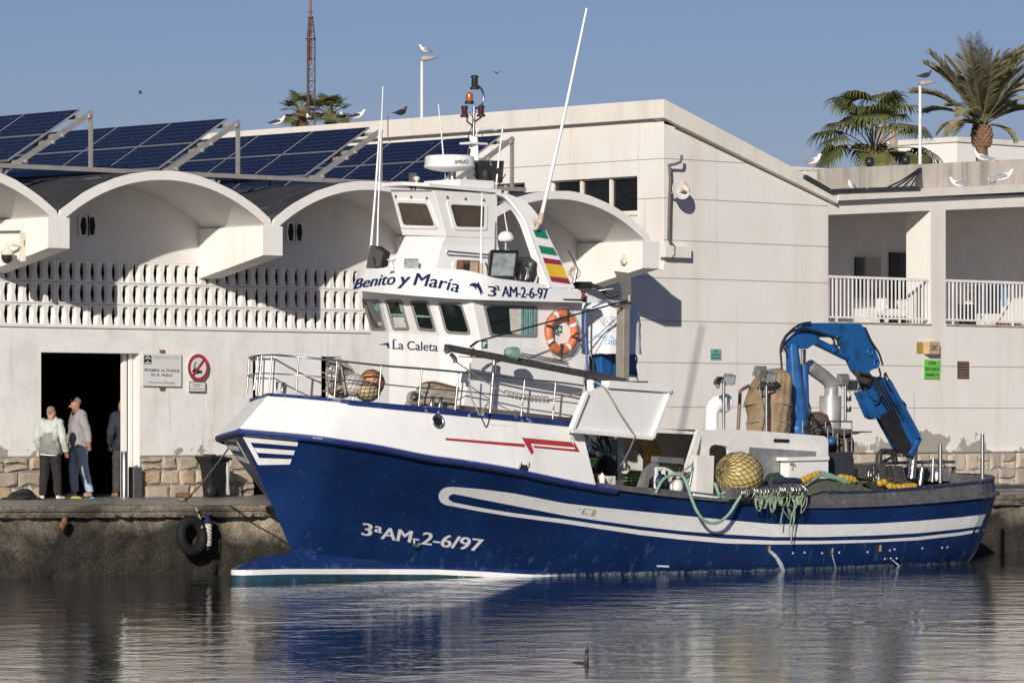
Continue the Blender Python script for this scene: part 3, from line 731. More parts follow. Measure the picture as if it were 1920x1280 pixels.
# rails along the two knuckles
def outn(c, i):
    d = c[min(i+1, len(c)-1)]-c[max(i-1, 0)]; n = V((d.y, -d.x, 0)); n = n.normalized() if n.length > 0 else V((-1, 0, 0))
    if i == 0: n = V((-1, 0, 0))
    return n if n.y < .01 or i == 0 else -n
def rail(mb, c, prof, i0=0, i1=None, m=0, both=True):
    i1 = len(c) if i1 is None else i1
    rows = [[c[i]+outn(c, i)*o+V((0, 0, z)) for i in range(i0, i1)] for o, z in prof]
    mb.grid(rows, m, False, True)
    if both: mb.grid([[mirror(p) for p in r] for r in rows], m, False)
iK = nT
mb = MB(); rail(mb, Ks, [(-.02, .012), (.058, -.012), (.066, -.04), (.05, -.078), (-.02, -.105)], 0, iK+1); mb.build('rubbing_strake', m_rub, boat)
mb = MB(); rail(mb, Ts, [(-.02, .012), (.035, .01), (.04, -.075), (-.02, -.085)]); mb.build('top_rail', mat('navy_rail_paint', (.012, .025, .12), .35, var=.15, vs=4, dirt=[((.6, .6, .62), 9, .60, .66, .8)]), boat)
dz_g = [(4.3, .03), (6.1, .085), (9.2, .10), (9.9, .24), (11, .235), (13.6, .25), (15.9, .28)]
G = [k+V((0, 0, interp(dz_g, k.x)))-outn(Ks, i)*(.02 if k.x < 9.5 else .05) for i, k in enumerate(Ks)]
mb = MB(); i0 = iK-1
for a, b_ in ((0, 1),):
    rows = [[Ks[i]-outn(Ks, i)*.02 for i in range(i0, len(Ks))], [G[i] for i in range(i0, len(Ks))], [G[i]-outn(Ks, i)*.10 for i in range(i0, len(Ks))], [G[i]-outn(Ks, i)*.16+V((0, 0, -.24)) for i in range(i0, len(Ks))]]
    far = lambda p: mirror(p, .11*max(0, min(1, (p.x-10)/3)))
    mb.grid(rows, 0, False, True); mb.grid([[far(p) if j else mirror(p) for p in r] for j, r in enumerate(rows)], 0, False)
mb.build('aft_bulwark', m_greyrub, boat)
mb = MB(); rail(mb, Ks, [(-.02, .03), (.045, .02), (.05, -.025), (-.02, -.04)], i0, len(Ks)); mb.build('grey_strake', m_greyrub, boat)
iS = next(i for i, k in enumerate(Ks) if k.x > 9.95)
mb = MB(); rail(mb, G, [(-.11, .012), (.015, .015), (.02, -.03), (-.02, -.035)], iS, len(G), both=False)
mb.grid([[far(p) for p in r] for r in [[G[i]+outn(Ks, i)*o+V((0, 0, z)) for i in range(iS, len(G))] for o, z in [(-.11, .012), (.015, .015), (.02, -.03)]]], 0, False)
mb.build('bulwark_cap', mat('dark_blue_cap_paint', (.022, .028, .065), .5, var=.3, vs=5, dirt=[((.25, .25, .26), 8, .58, .7, .6)]), boat)
# decks
mb = MB()
pd = [p+V((0, .06, -.03)) for p in Ts]
mb.grid([pd, [mirror(p) for p in pd]], 0, False)
mb.build('foredeck', m_deckp, boat)
mb = MB(); pd = []
for i_ in range(i0-2, len(Ks)):
    q_ = hull_pt(i_, .72/Ks[i_].z); pd.append(V((q_.x-(.08 if q_.x > 14 else 0), min(BV, q_.y+.08), .72)))
mb.grid([pd, [mirror(p) for p in pd]], 0, False)
x5 = Ts[-1].x; mb.grid([[V((x5-.02, BV-1.1, .7)), V((x5-.02, BV+1.1, .7))], [V((x5-.02, BV-1.72, 1.45)), V((x5-.02, BV+1.72, 1.45))], [V((x5-.02, BV-1.85, 2.42)), V((x5-.02, BV+1.85, 2.42))]], 0)
mb.build('main_deck', m_deckp, boat)
# bulb
mb = MB(); us = [-.85, -.845, -.82, -.76, -.66, -.5, -.3, 0, .29, .8, 1.4, 2.0, 2.8, 3.6, 4.4, 5.2]
bhb = [(-.85, 0), (-.845, .06), (-.82, .12), (-.76, .17), (-.66, .2), (-.5, .22), (0, .24), (.6, .25), (1.4, .26), (2, .32), (2.8, .50), (3.6, .74), (4.4, 1.0), (5.2, 1.2)]
ztp = [(-.85, .20), (-.82, .22), (-.6, .32), (-.3, .385), (.29, .435), (1.4, .41), (2.8, .34), (5.2, .20)]
def hbh(u, z):
    best = 0
    for t in (z/2.2,):
        for i in range(len(Ks)-1):
            a, b = hull_pt(i, t), hull_pt(i+1, t)
            if a.x <= u <= b.x: return BV-(a.y+(b.y-a.y)*(u-a.x)/(b.x-a.x+1e-9))
    return best
rows = []
for u in us:
    h = interp(bhb, u); zt = interp(ztp, u); zl = interp([(-.85, 0), (0, 0), (3.0, -.07), (4.9, -.21)], u)
    if u > .29: h = max(h, hbh(u, .12)+.035*min(1, (5.0-u)/2)) if u < 5 else hbh(u, .05)-.06
    hi = max(0.0, hbh(u, zt)-.05) if u > .29 else 0
    f = .5 if u < -.7 else 1
    rows.append([V((u+.1*(1-f), BV-h*.55, -.5)), V((u, BV-h*.97, -.2)), V((u, BV-h, .115+zl)), V((u, BV-h, .195+zl)), V((u, BV-(hi+(h-hi)*.78), .195+zl+(zt-.195-zl)*.35)), V((u, BV-(hi+(h-hi)*.35), .195+zl+(zt-.195-zl)*.8)), V((u, BV-hi, zt))])
nr = len(rows[0])
for (a, b_, m_) in ((0, 2, 2), (2, 3, 1), (3, 6, 0)):
    for sgn in (1, -1):
        rr = [[(r[j] if sgn == 1 else mirror(r[j])) for r in rows] for j in range(a, b_+1)]
        mb.grid(rr, m_, m_ != 1, sgn == 1)
mb.build('bulb', [m_hull, m_boatw, m_antif], boat)
# painted marks on the hull (children of the hull)
def mark(name, m, par, fn):
    mb = MB(); fn(mb); return mb.build(name, m, par) if mb.f else None
top1 = [(838, 912.5), (850, 912), (900, 916), (962, 924), (1060, 943), (1120, 950), (1200, 958), (1280, 966), (1360, 974), (1450, 982), (1540, 983), (1640, 981), (1720, 976), (1800, 969), (1850, 963), (1871, 959)]
bot1 = [(838, 927), (850, 925), (900, 935), (962, 947), (1060, 966), (1120, 975), (1200, 986), (1280, 995), (1360, 1001), (1450, 1006), (1540, 1006), (1640, 1003), (1720, 999), (1800, 991), (1850, 984), (1861, 982)]
top2 = [(838, 938), (850, 941), (900, 951), (962, 961), (1060, 973), (1120, 982), (1200, 993), (1280, 1002), (1360, 1009), (1450, 1013), (1540, 1013), (1640, 1011), (1720, 1006), (1800, 997), (1858, 988)]
bot2 = [(838, 946.5), (850, 948.5), (900, 958), (962, 968), (1060, 981), (1120, 990), (1200, 1002), (1280, 1011), (1360, 1018), (1450, 1020), (1540, 1019), (1640, 1016), (1720, 1012), (1800, 1003), (1855, 993)]
def stripes(mb):
    decal_strip(mb, bv_h, top1, bot1, n=90); decal_strip(mb, bv_h, top2, bot2, n=90)
    cap = []                                          # rounded forward end joining the two stripes
    for k in range(13):
        a = R(90+15*k); cap.append((843+cos(a)*21, 929.5-sin(a)*17.5))
    inn_ = [(848+cos(R(90+15*k))*7, 932.5-sin(R(90+15*k))*6) for k in range(13)]
    decal_strip(mb, bv_h, cap, inn_, n=24, rows=2, off=.0045)
mark('stripe', m_wtext, hull, stripes)
def emblem(mb):
    for a, c in (([(455.5, 818.5), (559, 828)], [(471, 829), (557.6, 836)]), ([(476, 838.6), (553, 844)], [(481.6, 848), (550.6, 852.4)]), ([(486.8, 858), (547.4, 860)], [(484, 871), (543.5, 870)]), ([(455.5, 818.5), (484, 871)], [(465, 820.5), (490, 864)])): decal_strip(mb, bv_h, a, c, n=16, rows=2, off=.0045)
mark('emblem', m_wtext, hull, emblem)
def emblem2(mb):
    for a, c in (([(401, 815), (438.6, 818.5)], [(411, 824), (442.5, 828)]), ([(420, 832), (446.4, 836)], [(429.5, 842), (450, 845)]), ([(439, 851), (458, 857)], [(447, 861), (467, 869)]), ([(438, 818.5), (466, 868)], [(442, 818.8), (470, 869)])): decal_strip(mb, bv_h, a, c, n=12, rows=2, off=.0045)
mark('emblem', m_wtext, hull, emblem2)
def hulltext(mb):
    decal_text(mb, bv_h, '3', (678, 1002), (18, 2.5), (3, -24), bold=.040, shear=.0)
    decal_text(mb, bv_h, 'a', (702, 996), (13, 2.5), (3, -18), bold=.040)
    decal_text(mb, bv_h, 'AM-', (714, 1009), (69, 9), (5, -23), bold=.040)
    decal_text(mb, bv_h, '2-6/97', (789, 1019), (112, 14), (6, -24), bold=.040)
mark('lettering', m_wtext, hull, hulltext)
def outlet(mb):
    for x, y, r in ((781, 1017, 8), (812, 0, 0)):
        if r: c = hit(bv_h, x, y, 0); mb.lathe(c+V((0, .02, 0)), [(.075, 0), (.085, .04), (.055, .045), (.05, .02)], 14, ax=(.15, -1, 0))
mark('outlet', m_dsteel, hull, outlet)
mb = MB()
for x, y, w_, h_ in ((1440, 1027, 9, 12), (1558, 1031, 10, 11), (1647, 1027, 12, 14)):
    decal_poly(mb, bv_h, [(x-w_/2, y-h_/2+2), (x+w_/2, y-h_/2), (x+w_/2, y+h_/2), (x-w_/2, y+h_/2)], .005, 0); decal_poly(mb, bv_h, [(x+w_/8, y-h_/2+1), (x+w_/2-1, y-h_/2+1), (x+w_/2-1, y+h_/2-1), (x, y+h_/2-1)], .008, 1)
mb.build('scupper', [mat('scupper_shadow', (.05, .03, .02), .8), mat('scupper_lining', (.42, .36, .28), .7)], hull)
mb = MB(); decal_poly(mb, bv_h, [(1095, 952), (1118, 955), (1116, 969), (1088, 962)], .006)
mb.build('primer_patch', mat('tan_primer', (.45, .37, .26), .7, var=.2, vs=20, dirt=[((.8, .8, .79), 14, .5, .55, .8)]), hull)
mb = MB(); decal_poly(mb, bv_h, [(1231, 1058.5), (1254, 1059.5), (1254, 1062.5), (1231, 1061.5)], .006)
for x, y in ((1486, 1036), (1508, 1035), (1541, 1036), (1573, 1035), (1626, 1034), (1668, 1031), (1677, 1029), (1729, 1027), (1766, 1026), (1776, 1025)): decal_poly(mb, bv_h, [(x-1.6, y-1.6), (x+1.6, y-1.6), (x+1.6, y+1.6), (x-1.6, y+1.6)], .006)
mb.build('draught_mark', m_wtext, hull)
# marks on the white bow side
def redline(mb):
    decal_poly(mb, bv_w, [(834, 820.5), (983, 832), (985, 838), (836, 825)], .005); decal_poly(mb, bv_w, [(978, 820), (1071, 828.5), (1080, 838.5), (995, 831), (1001, 848), (996, 852)], .005)
    decal_poly(mb, bv_w, [(999, 835), (1078, 842), (1074, 825), (1069, 820), (1072, 820), (1087, 847), (1001, 839)], .0055)
mark('red_stripe', m_red, bow, redline)
mb = MB(); c = hit(bv_w, 820, 790, 0); ax = (hit(bv_w, 820, 790, 1)-c).normalized()
mb.lathe(c-ax*.02, [(.088, 0), (.105, .03), (.112, .05), (.098, .06), (.078, .045), (.073, .02)], 24, 0, ax); mb.lathe(c-ax*.02, [(.078, .0), (.078, .035)], 24, 1, ax)
mb.build('porthole', [m_steel, m_glass_b], bow)
mb = MB(); q = [P(963, 876, 2.02), P(975, 868, 2.03), P(988, 869, 2.03), P(990, 880, 2.02), P(1012, 888, 2.05), P(963, 880, 2.04)]
decal_poly(mb, bv_w, [(973, 870), (990, 872), (990, 882), (973, 879)], .008, 0)
for x in (974, 989): mb.tube([hit(bv_w, x, 866, .03), hit(bv_w, x-1, 876, .03)], .014, 8, 1)
mb.build('hawse', [m_dark, m_steel], bow)
mb = MB()
for l in ([(920, 796), (958, 798), (965, 802), (990, 841)], [(921, 797), (960, 874)], [(1001, 865), (1014, 890)]):
    pl = sub_poly(l, 6); pl = [p for p in pl]
    for a, b_ in zip(l, l[1:]):
        A_, B_ = hit(bv_w, *a, .002), hit(bv_w, *b_, .002)
        if A_ and B_: mb.beam(A_, B_, .008, .004)
mb.build('hatch_seam', mat('seam_shadow_paint', (.45, .44, .42), .6), bow)
# ------------------------------------------------------------------ wheelhouse
ztl = lambda hb: -.06*hb
plan = [(5.25, 1.24), (3.05, 1.24), (2.80, .59), (2.80, -.59), (3.05, -1.33), (5.25, -1.33)]
mbs = MB()
def lv(z, du, k=1.0): return [V((u+(du if u < 4 else 0), BV-hb*k, z+(ztl(hb) if z > 3 else 0))) for u, hb in plan]
rows = [lv(2.3, 0), lv(3.66, 0), lv(3.80, -.0), lv(4.45, -.19)]
rows = [r+[r[0]] for r in rows]; mbs.grid(rows, 0, False); mbs.add([rows[-1][i] for i in range(6)], [(0, 1, 2, 3, 4, 5)])
house = mbs.build('wheelhouse', m_boatw, boat, bevel=.02); bv_s = mbs.bvh()
m_wglass = mat('wheelhouse_glass', (.006, .011, .011), .04, var=.3, vs=3, spec=.6)
m_seal = mat('window_rubber_seal', (.22, .22, .21), .5); m_curt = mat('teal_curtain', (.20, .36, .35), .8, var=.35, vs=9, trans=0); m_cream = mat('cream_papers', (.55, .54, .48), .8, var=.2, vs=14)
def window(q, bv, par, r=.16, ring=4.0, mats=None, extra=None):
    mb = MB(); o = rrect(q, r); i_ = shrink(o, ring)
    decal_strip(mb, bv, o+[o[0]], i_+[i_[0]], .02, 1, n=len(o)*3, rows=1)
    # outer lip of the frame
    a = [hit(bv, *p, .02) for p in o+[o[0]]]; b_ = [hit(bv, *p, .0) for p in o+[o[0]]]
    if all(x is not None for x in a+b_): mb.grid([a, b_], 1, False)
    decal_poly(mb, bv, i_, .006, 0)
    for f in (extra or []): f(mb)
    return mb.build('window', mats or [m_wglass, m_seal, m_curt, m_cream], par)
ins = lambda pts, m_, o=.008: (lambda mb: decal_poly(mb, bv_s, pts, o, m_))
window([(681, 561), (710, 561), (724, 618), (697, 618)], bv_s, house, extra=[ins([(698, 565), (709, 566), (712, 584), (703, 580)], 2), ins([(709, 603), (716, 603), (717, 610), (710, 610)], 3)])
window([(722, 561.5), (753, 561.5), (769, 618), (738, 618)], bv_s, house, extra=[ins([(729, 588), (759, 588), (759, 592), (730, 592)], 2), ins([(736, 594), (758, 594), (763, 614), (741, 614)], 3), ins([(748, 566), (752, 567), (757, 586), (752, 584)], 2)])
window([(769, 563), (802, 563), (819, 621), (785, 618)], bv_s, house, extra=[ins([(777, 590), (808, 592), (809, 595), (778, 594)], 2)])
window([(821, 566), (866, 568), (884, 627), (836, 624)], bv_s, house, extra=[])
window([(905, 571), (1006, 573), (1006, 632), (918, 630)], bv_s, house, r=.09, extra=[ins([(954, 578), (976, 577), (976, 628), (957, 624)], 3)]+[ins([(976+k*4.6, 577), (976+k*4.6+3.4, 577), (976+k*4.6+3.4, 628), (976+k*4.6, 628)], 2, .010+.004*(k % 2)) for k in range(6)])
def htext(mb):
    decal_text(mb, bv_s, 'La', (737, 654), (20, 1), (0, -17), bold=.02); decal_text(mb, bv_s, 'Caleta', (764, 655.5), (57, 3), (0, -17.5), bold=.02)
    for (x, y, w_) in ((739.5, 654, 7), (747, 655, 0), (740, 637.6, 6)):
        if w_: decal_poly(mb, bv_s, [(x-w_/2, y-1.8), (x+w_/2, y-1.7), (x+w_/2, y+.1), (x-w_/2, y)], .005)
    decal_poly(mb, bv_s, [(692, 641.5), (729, 642), (732, 653), (727, 653), (725.5, 646.5), (692, 646)], .004); decal_poly(mb, bv_s, [(830, 658), (836, 652), (858, 654), (856, 659)], .004)
mark('lettering', m_navy, house, htext)
m_gsign = mat('green_safety_sign', (.012, .13, .07), .5); mb = MB()
decal_poly(mb, bv_s, [(1044, 610.5), (1054, 610.5), (1054, 624.5), (1044, 624.5)], .004, 0); decal_poly(mb, bv_s, [(1049+3*cos(R(30*k)), 617.5+3.6*sin(R(30*k))) for k in range(12)], .007, 1); decal_poly(mb, bv_s, [(1049+1.3*cos(R(45*k)), 617.5+1.6*sin(R(45*k))) for k in range(8)], .009, 0)
decal_poly(mb, bv_s, [(903, 638), (914, 638), (914, 653), (903, 653)], .004, 0); decal_poly(mb, bv_s, [(905, 641), (912, 641), (912, 644), (908, 645), (908, 650), (905, 650)], .006, 1)
mb.build('safety_sign', [m_gsign, m_wtext], house)
mb = MB(); decal_poly(mb, bv_s, [(956, 635), (976, 636), (976, 655), (956, 654)], .004); decal_poly(mb, bv_s, [(980, 636), (999, 637), (999, 656), (980, 655)], .004)
mb.build('paper_notice', mat('notice_paper', (.78, .79, .80), .7, var=.12, vs=45), house)
mb = MB()
for a, b_ in (((947, 663), (1062, 679)), ((951, 658), (1058, 676))): mb.tube([P(*a, 1.30), P(*b_, 1.30)], .012, 6)
for x, y in ((976, 663), (1056, 675)): mb.tube([P(x, y, 1.24), P(x, y, 1.31)], .014, 6)
mb.build('grab_rail', m_dsteel, house)
mb = MB(); mb.prism(PP([(886, 668, 1.42), (1095, 690, 1.42), (1090, 785, 1.42), (870, 760, 1.42)]), (0, .17, 0)); mb.build('side_casing', m_boatw, house, bevel=.012)
# visor round the wheelhouse roof, carrying the name
vb = [(5.42, 1.45), (4.3, 1.45), (3.5, 1.45), (3.05, 1.42), (2.68, 1.25), (2.44, .95), (2.34, .6), (2.30, .2), (2.30, -.2), (2.34, -.6), (2.42, -.95), (2.62, -1.25), (3.05, -1.45), (4.3, -1.5), (5.42, -1.5)]
vbs = smoothpath([V((u, hb, 0)) for u, hb in vb], 4)
ztop_f = [(2.3, 4.80), (2.7, 4.77), (3.2, 4.655), (4.33, 4.575), (4.94, 4.51), (5.42, 4.40)]
mbv = MB(); bo = []; tp = []
for p in vbs:
    bo.append(V((p.x, BV-p.y, 4.42-.080*p.y)))
    zt = interp(ztop_f, p.x)+(.0 if p.y > 0 else .03); k = max(0, 1-abs(p.x-2.3)/1.2)
    tp.append(V((p.x+.10*k, BV-p.y*(.955), zt)))
mid = [a*.5+b*.5+V((-.012, 0, 0)) for a, b in zip(bo, tp)]
mbv.grid([bo, mid, tp], 0, True); nfv = len(mbv.f)
h_ = len(bo)//2
mbv.grid([tp[:h_+1], list(reversed(tp[h_:]))], 0, False); mbv.grid([bo[:h_+1], list(reversed(bo[h_:]))], 0, False, True)
mbv.grid([[bo[0], tp[0]], [bo[-1], tp[-1]]], 0, False)
visor = mbv.build('visor', m_boatw, boat); bv_v = mbv.bvh()
def bez(t, pts):
    n = len(pts)-1; return sum(math.comb(n, i)*(1-t)**(n-i)*t**i*pts[i] for i in range(n+1))
def name_fn(x0, x1, full0=664.0, full1=863.0):
    def fn(x, y):
        px = x0+(x1-x0)*x; t = (px-full0)/(full1-full0)
        base = bez(t, [542.5, 528.0, 531.0, 550.0]); h = bez(t, [20, 23, 25, 23.0])
        return (px+y*7.5, base-y*h)
    return fn
def vtext(mb):
    decal_text(mb, bv_v, 'Benito', None, None, None, bold=.032, fn=name_fn(664, 739), off=.010)
    decal_text(mb, bv_v, 'y', None, None, None, bold=.040, fn=name_fn(748, 766), off=.010)
    decal_text(mb, bv_v, 'María', None, None, None, bold=.032, fn=name_fn(776, 859), off=.012)
    decal_text(mb, bv_v, '3', (915, 555), (15, 1), (0, -20), bold=.03, off=.005); decal_text(mb, bv_v, 'a', (928, 544), (9, .7), (0, -14), bold=.02, off=.005)
    decal_text(mb, bv_v, 'AM-2-6-97', (941, 556), (86, 4.5), (0, -21), bold=.03, off=.005, spacing=.92)
mark('lettering', m_navy, visor, vtext)
def dolphin(mb):
    decal_poly(mb, bv_v, [(879, 535), (884, 531), (890, 530), (894, 532), (897, 528.5), (899.5, 534), (903, 541), (904.5, 547), (908, 551), (902.5, 549.5), (901, 555), (899.5, 548), (896.5, 542), (893, 538), (892.5, 545), (889.5, 539), (885, 536), (880, 536.5)], .005, step=30)
mark('dolphin_emblem', m_navy, visor, dolphin)
mb = MB(); decal_poly(mb, bv_v, rrect([(1057, 549), (1093, 545), (1100, 565), (1055, 563)], .2), .006); mb.build('lamp_recess', m_black, visor)
mb = MB(); c = P(1093.5, 555, 1.52); mb.lathe(c-V((0, 0, .05)), [(.035, 0), (.035, .04)], 10, 1); mb.lathe(c-V((0, 0, .01)), [(.03, 0), (.03, .06)], 10, 0); mb.lathe(c+V((0, 0, .05)), [(.035, 0), (.035, .03)], 10, 1); mb.build('side_light', [mat('red_lens', (.30, .01, .012), .15), m_black], visor)
# upper wheelhouse
upl = [(4.07, .51), (3.0, .51), (3.0, -.51), (4.07, -.51)]
mbu = MB()
def ul(z, du): return [V((u+(du if u < 3.5 else .03), BV-hb, z-.05*hb)) for u, hb in upl]
rows = [ul(5.345, 0), ul(5.47, -.04), ul(6.05, -.25)]; rows = [r+[r[0]] for r in rows]; mbu.grid(rows, 0, False); mbu.add(rows[0][:4], [(3, 2, 1, 0)]); mbu.add(rows[2][:4], [(0, 1, 2, 3)])
upper = mbu.build('upper_wheelhouse', m_boatw, boat, bevel=.015); bv_u = mbu.bvh()
m_brownglass = mat('sun_bleached_window', (.075, .055, .040), .12, var=.25, vs=4, dirt=[((.13, .105, .085), 5, .5, .8, .4)], spec=.25); m_bframe = mat('white_window_frame', (.80, .79, .76), .45, dirt=[((.5, .4, .3), 9, .6, .8, .4)])
window([(740, 373), (805, 376), (823, 429), (753, 427)], bv_u, upper, r=.12, ring=6, mats=[m_brownglass, m_bframe])
window([(836, 377), (913, 381), (912, 432), (850, 431)], bv_u, upper, r=.12, ring=6, mats=[m_brownglass, m_bframe])
mb = MB()
for x, y in ((743, 368), (772, 369), (801, 371), (838, 370), (872, 373), (906, 375)): c = hit(bv_u, x, y, .01); mb.ball(c, .022, 8)
mb.build('hinge', m_rust, upper)
mb = MB(); ct = [V((4.16, BV-.56, 6.03)), V((2.60, BV-.56, 6.075)), V((2.55, BV, 6.12)), V((2.60, BV+.56, 6.12)), V((4.16, BV+.56, 6.09))]
mb.prism(ct, (0, 0, .055)); mb.build('upper_roof', m_boatw, upper, bevel=.012)
mb = MB(); mb.box(3.35, 4.12, BV-.44, BV+.4, 6.1, 6.23); mb.build('mast_step', m_boatw, upper, bevel=.02)
mb = MB()
pb = [[(2.72, .55), (4.3, .62), (4.3, -.55), (2.72, -.55)], [(2.93, .50), (4.15, .50), (4.15, -.5), (2.93, -.5)], [(3.05, .50), (4.12, .5), (4.12, -.5), (3.05, -.5)]]
rows = [[V((u, BV-h, z)) for u, h in p]+[V((p[0][0], BV-p[0][1], z))] for p, z in zip(pb, (4.7, 5.18, 5.36))]; mb.grid(rows, 0, False, True); mb.build('pedestal', m_boatw, boat, bevel=.02)
mb = MB(); mb.tube([P(838, 471, .62), P(870, 474, .62), P(930, 479, .62)], .016, 8); mb.tube([P(838, 471, .62), P(838, 475, .5)], .014, 6); mb.build('grab_rail', m_steel, boat)
# curved arch with painted flags
oute = [(934, 360), (950, 363), (966, 369), (985, 378), (1003, 396), (1017, 418), (1028, 441), (1043, 471), (1059, 503), (1078, 540)]
inne = [(929, 363), (940, 366), (948, 370), (960, 382), (975, 402), (984, 418), (991, 436), (1003, 471), (1014, 503), (1030, 540)]
hba = lambda y: interp([(358, .50), (540, 1.40)], y)
mba = MB(); O_ = [P(x, y, hba(y)) for x, y in oute]; I_ = [P(x, y, hba(y)) for x, y in inne]
O_ = smoothpath(O_, 4); I_ = smoothpath(I_, 4); dv = V((0, .13, 0))
mba.grid([I_, O_], 0, True, True); mba.grid([O_, [p+dv for p in O_]], 0, True, True); mba.grid([[p+dv for p in O_], [p+dv for p in I_]], 0, True, True); mba.grid([[p+dv for p in I_], I_], 0, True, True)
arch = mba.build('arch', m_boatw, boat); bv_a = mba.bvh()
mb = MB(); mb.tube([p+V((-.005, -.008, 0)) for p in I_], .03, 8); mb.build('edge_pipe', m_boatw, arch)
m_fg = mat('flag_green', (.012, .19, .105), .5, var=.08); m_fr = mat('flag_red', (.27, .025, .055), .5, var=.08); m_fy = mat('flag_yellow', (.65, .44, .03), .5, var=.08)
mb = MB()
for q in ([(999, 430.5), (1023, 434), (1029, 449), (1004.5, 444.4)], [(1009, 460), (1038, 465), (1045.5, 480), (1014.7, 475)]): decal_poly(mb, bv_a, q, .004, 0)
mb.build('green_white_flag', [m_fg], arch)
mb = MB(); decal_poly(mb, bv_a, [(1017.5, 483), (1050, 488), (1054.5, 497.5), (1021, 493.5)], .004, 0); decal_poly(mb, bv_a, [(1021, 494), (1054.5, 498), (1065, 521.5), (1029.5, 517.5)], .004, 1); decal_poly(mb, bv_a, [(1029.5, 518), (1065, 522), (1070, 533), (1034, 528)], .004, 0)
mb.build('red_yellow_flag', [m_fr, m_fy], arch)
# mast
mast = MB(); Z = lambda y, u=3.9: P(888, y, .0).z
mu = P(888, 345, 0).x; mast.lathe((mu, BV, 6.22), [(.17, 0), (.12, .35), (.09, .72)], 4, 0, sq=(1, 1)); mast.box(mu-.2, mu+.2, BV-.12, BV+.12, P(888, 270, 0).z-.015, P(888, 270, 0).z+.02)
M_ = mast.build('mast', m_boatw, boat, bevel=.01)
pz = lambda y: P(888, y, 0).z
mb = MB(); mb.tube([(mu, BV, pz(270)), (mu, BV, pz(250)), (mu+.01, BV, pz(200))], .024, 10); mb.tube([V((mu, BV, pz(238)))]+PP([(876, 228, 0), (876, 212, 0)]), .016, 8)
mb.tube([V((mu, BV, pz(230)))]+PP([(900, 222, 0), (903, 218, 0)]), .016, 8)
cx = P(893, 182, 0); mb.tube([cx+V((.16*cos(R(a)), 0, .18*sin(R(a)))) for a in range(-100, 120, 15)], .017, 8); mb.build('light_pole', m_steel, M_)
def lantern(x, y, ht, r, lens, par, nm):
    mb = MB(); c = P(x, y, 0); mb.lathe(c, [(r*1.35, 0), (r*1.4, .03), (r, .04)], 12, 1); mb.lathe(c+V((0, 0, .04)), [(r*.95, 0), (r*.98, ht*.5), (r*.9, ht)], 14, 0); mb.lathe(c+V((0, 0, .04+ht)), [(r*1.15, 0), (r*1.15, .03), (r*.7, .045)], 12, 1)
    mb.build(nm, [lens, m_black], par)
lantern(890, 168, .14, .055, mat('black_lens', (.02, .02, .022), .15), M_, 'masthead_light')
lantern(871, 220, .095, .050, mat('dark_red_lens', (.10, .006, .01), .12), M_, 'red_light'); lantern(902, 219, .095, .050, bpy.data.materials['dark_red_lens'], M_, 'red_light')
mb = MB(); c = P(880, 195, 0); mb.lathe(c, [(.075, 0), (.07, .04), (.06, .045)], 14, 1); mb.lathe(c+V((0, 0, .045)), [(.06, 0), (.06, .09), (.05, .125), (.02, .14)], 14, 0); mb.build('amber_beacon', [mat('amber_lens', (.38, .10, .012), .15, coat=.5), m_black], M_)
mb = MB(); c = P(897, 245, 0); mb.tube(PP([(895, 244, 0), (918, 242, 0)]), [.035, .03], 10); mb.tube(PP([(918, 242, 0), (930, 244, 0)]), .02, 8); mb.tube(PP([(894, 245, 0), (893, 262, 0)]), .012, 6); mb.build('mast_horn', m_boatw, M_)
mb = MB(); mb.tube(smoothpath(PP([(893, 262, .02), (889, 258, .02), (896, 256, .02), (896, 262, .02), (890, 264, .02), (900, 265, .02), (905, 252, .02)])), .006, 5); mb.tube(smoothpath(PP([(884, 270, .02), (878, 255, .02), (884, 240, .02), (887, 222, .02), (880, 212, .02)])), .008, 5); mb.tube(PP([(876, 300, .03), (879, 278, .03)]), .03, 6); mb.build('mast_cable', m_black, M_)
# radar scanner dome
mb = MB(); c = P(843, 322, .05); ru = .40
mb.lathe(c, [(.12, 0), (.32, .035), (ru, .06), (ru+.01, .09), (ru-.005, .10), (ru-.01, .225), (ru-.04, .25), (.1, .262)], 32); rad = mb.build('radar_dome', m_boatw, boat)
bv_r = mb.bvh(); mb2 = MB(); decal_text(mb2, bv_r, 'SIMRAD', (852, 308), (26, -1), (0, -8), bold=.02, off=.004); mb2.build('lettering', mat('dark_grey_print', (.03, .03, .033), .5), rad)
mb = MB(); q = P(848, 348, .05); mb.tube([V((q.x, q.y, 6.2)), V((q.x, q.y, c.z+.02))], .06, 12); mb.tube([V((q.x-.15, q.y, 6.2)), V((q.x-.15, q.y, c.z+.04))], .012, 6); mb.build('radar_post', m_steel, rad)
# whip aerials
m_whip = mat('white_fibreglass', (.82, .82, .81), .4)
def whip(pts, r0, r1, nm='aerial', base=None):
    q = PP(pts); mb = MB(); n = len(q); mb.tube(q, [r0+(r1-r0)*i/(n-1) for i in range(n)], 8)
    if base: mb.tube([q[0]-(q[1]-q[0]).normalized()*.14, q[0]+(q[1]-q[0]).normalized()*.05], base, 8, 1)
    return mb.build(nm, [m_whip, mat_bracket], boat)
mat_bracket = mat('tan_bracket', (.45, .36, .28), .6, var=.2)
whip([(1015, 405, 1.0), (1053, 240, 1.0), (1100, 16, 1.0)], .034, .018, base=.045)
mb = MB(); mb.tube(PP([(1016, 402, 1.0), (1012, 414, 1.0), (1006, 428, .95)]), .035, 8); mb.tube(PP([(1000, 415, .9), (1012, 414, 1.0)]), .03, 6); mb.build('aerial_bracket', mat_bracket, boat)
whip([(692, 505, -1.0), (704, 360, -1.0), (712, 240, -1.0)], .022, .014, base=.03)
whip([(707, 495, -.9), (709, 400, -.9), (718, 162, -.9)], .020, .008, base=.03)
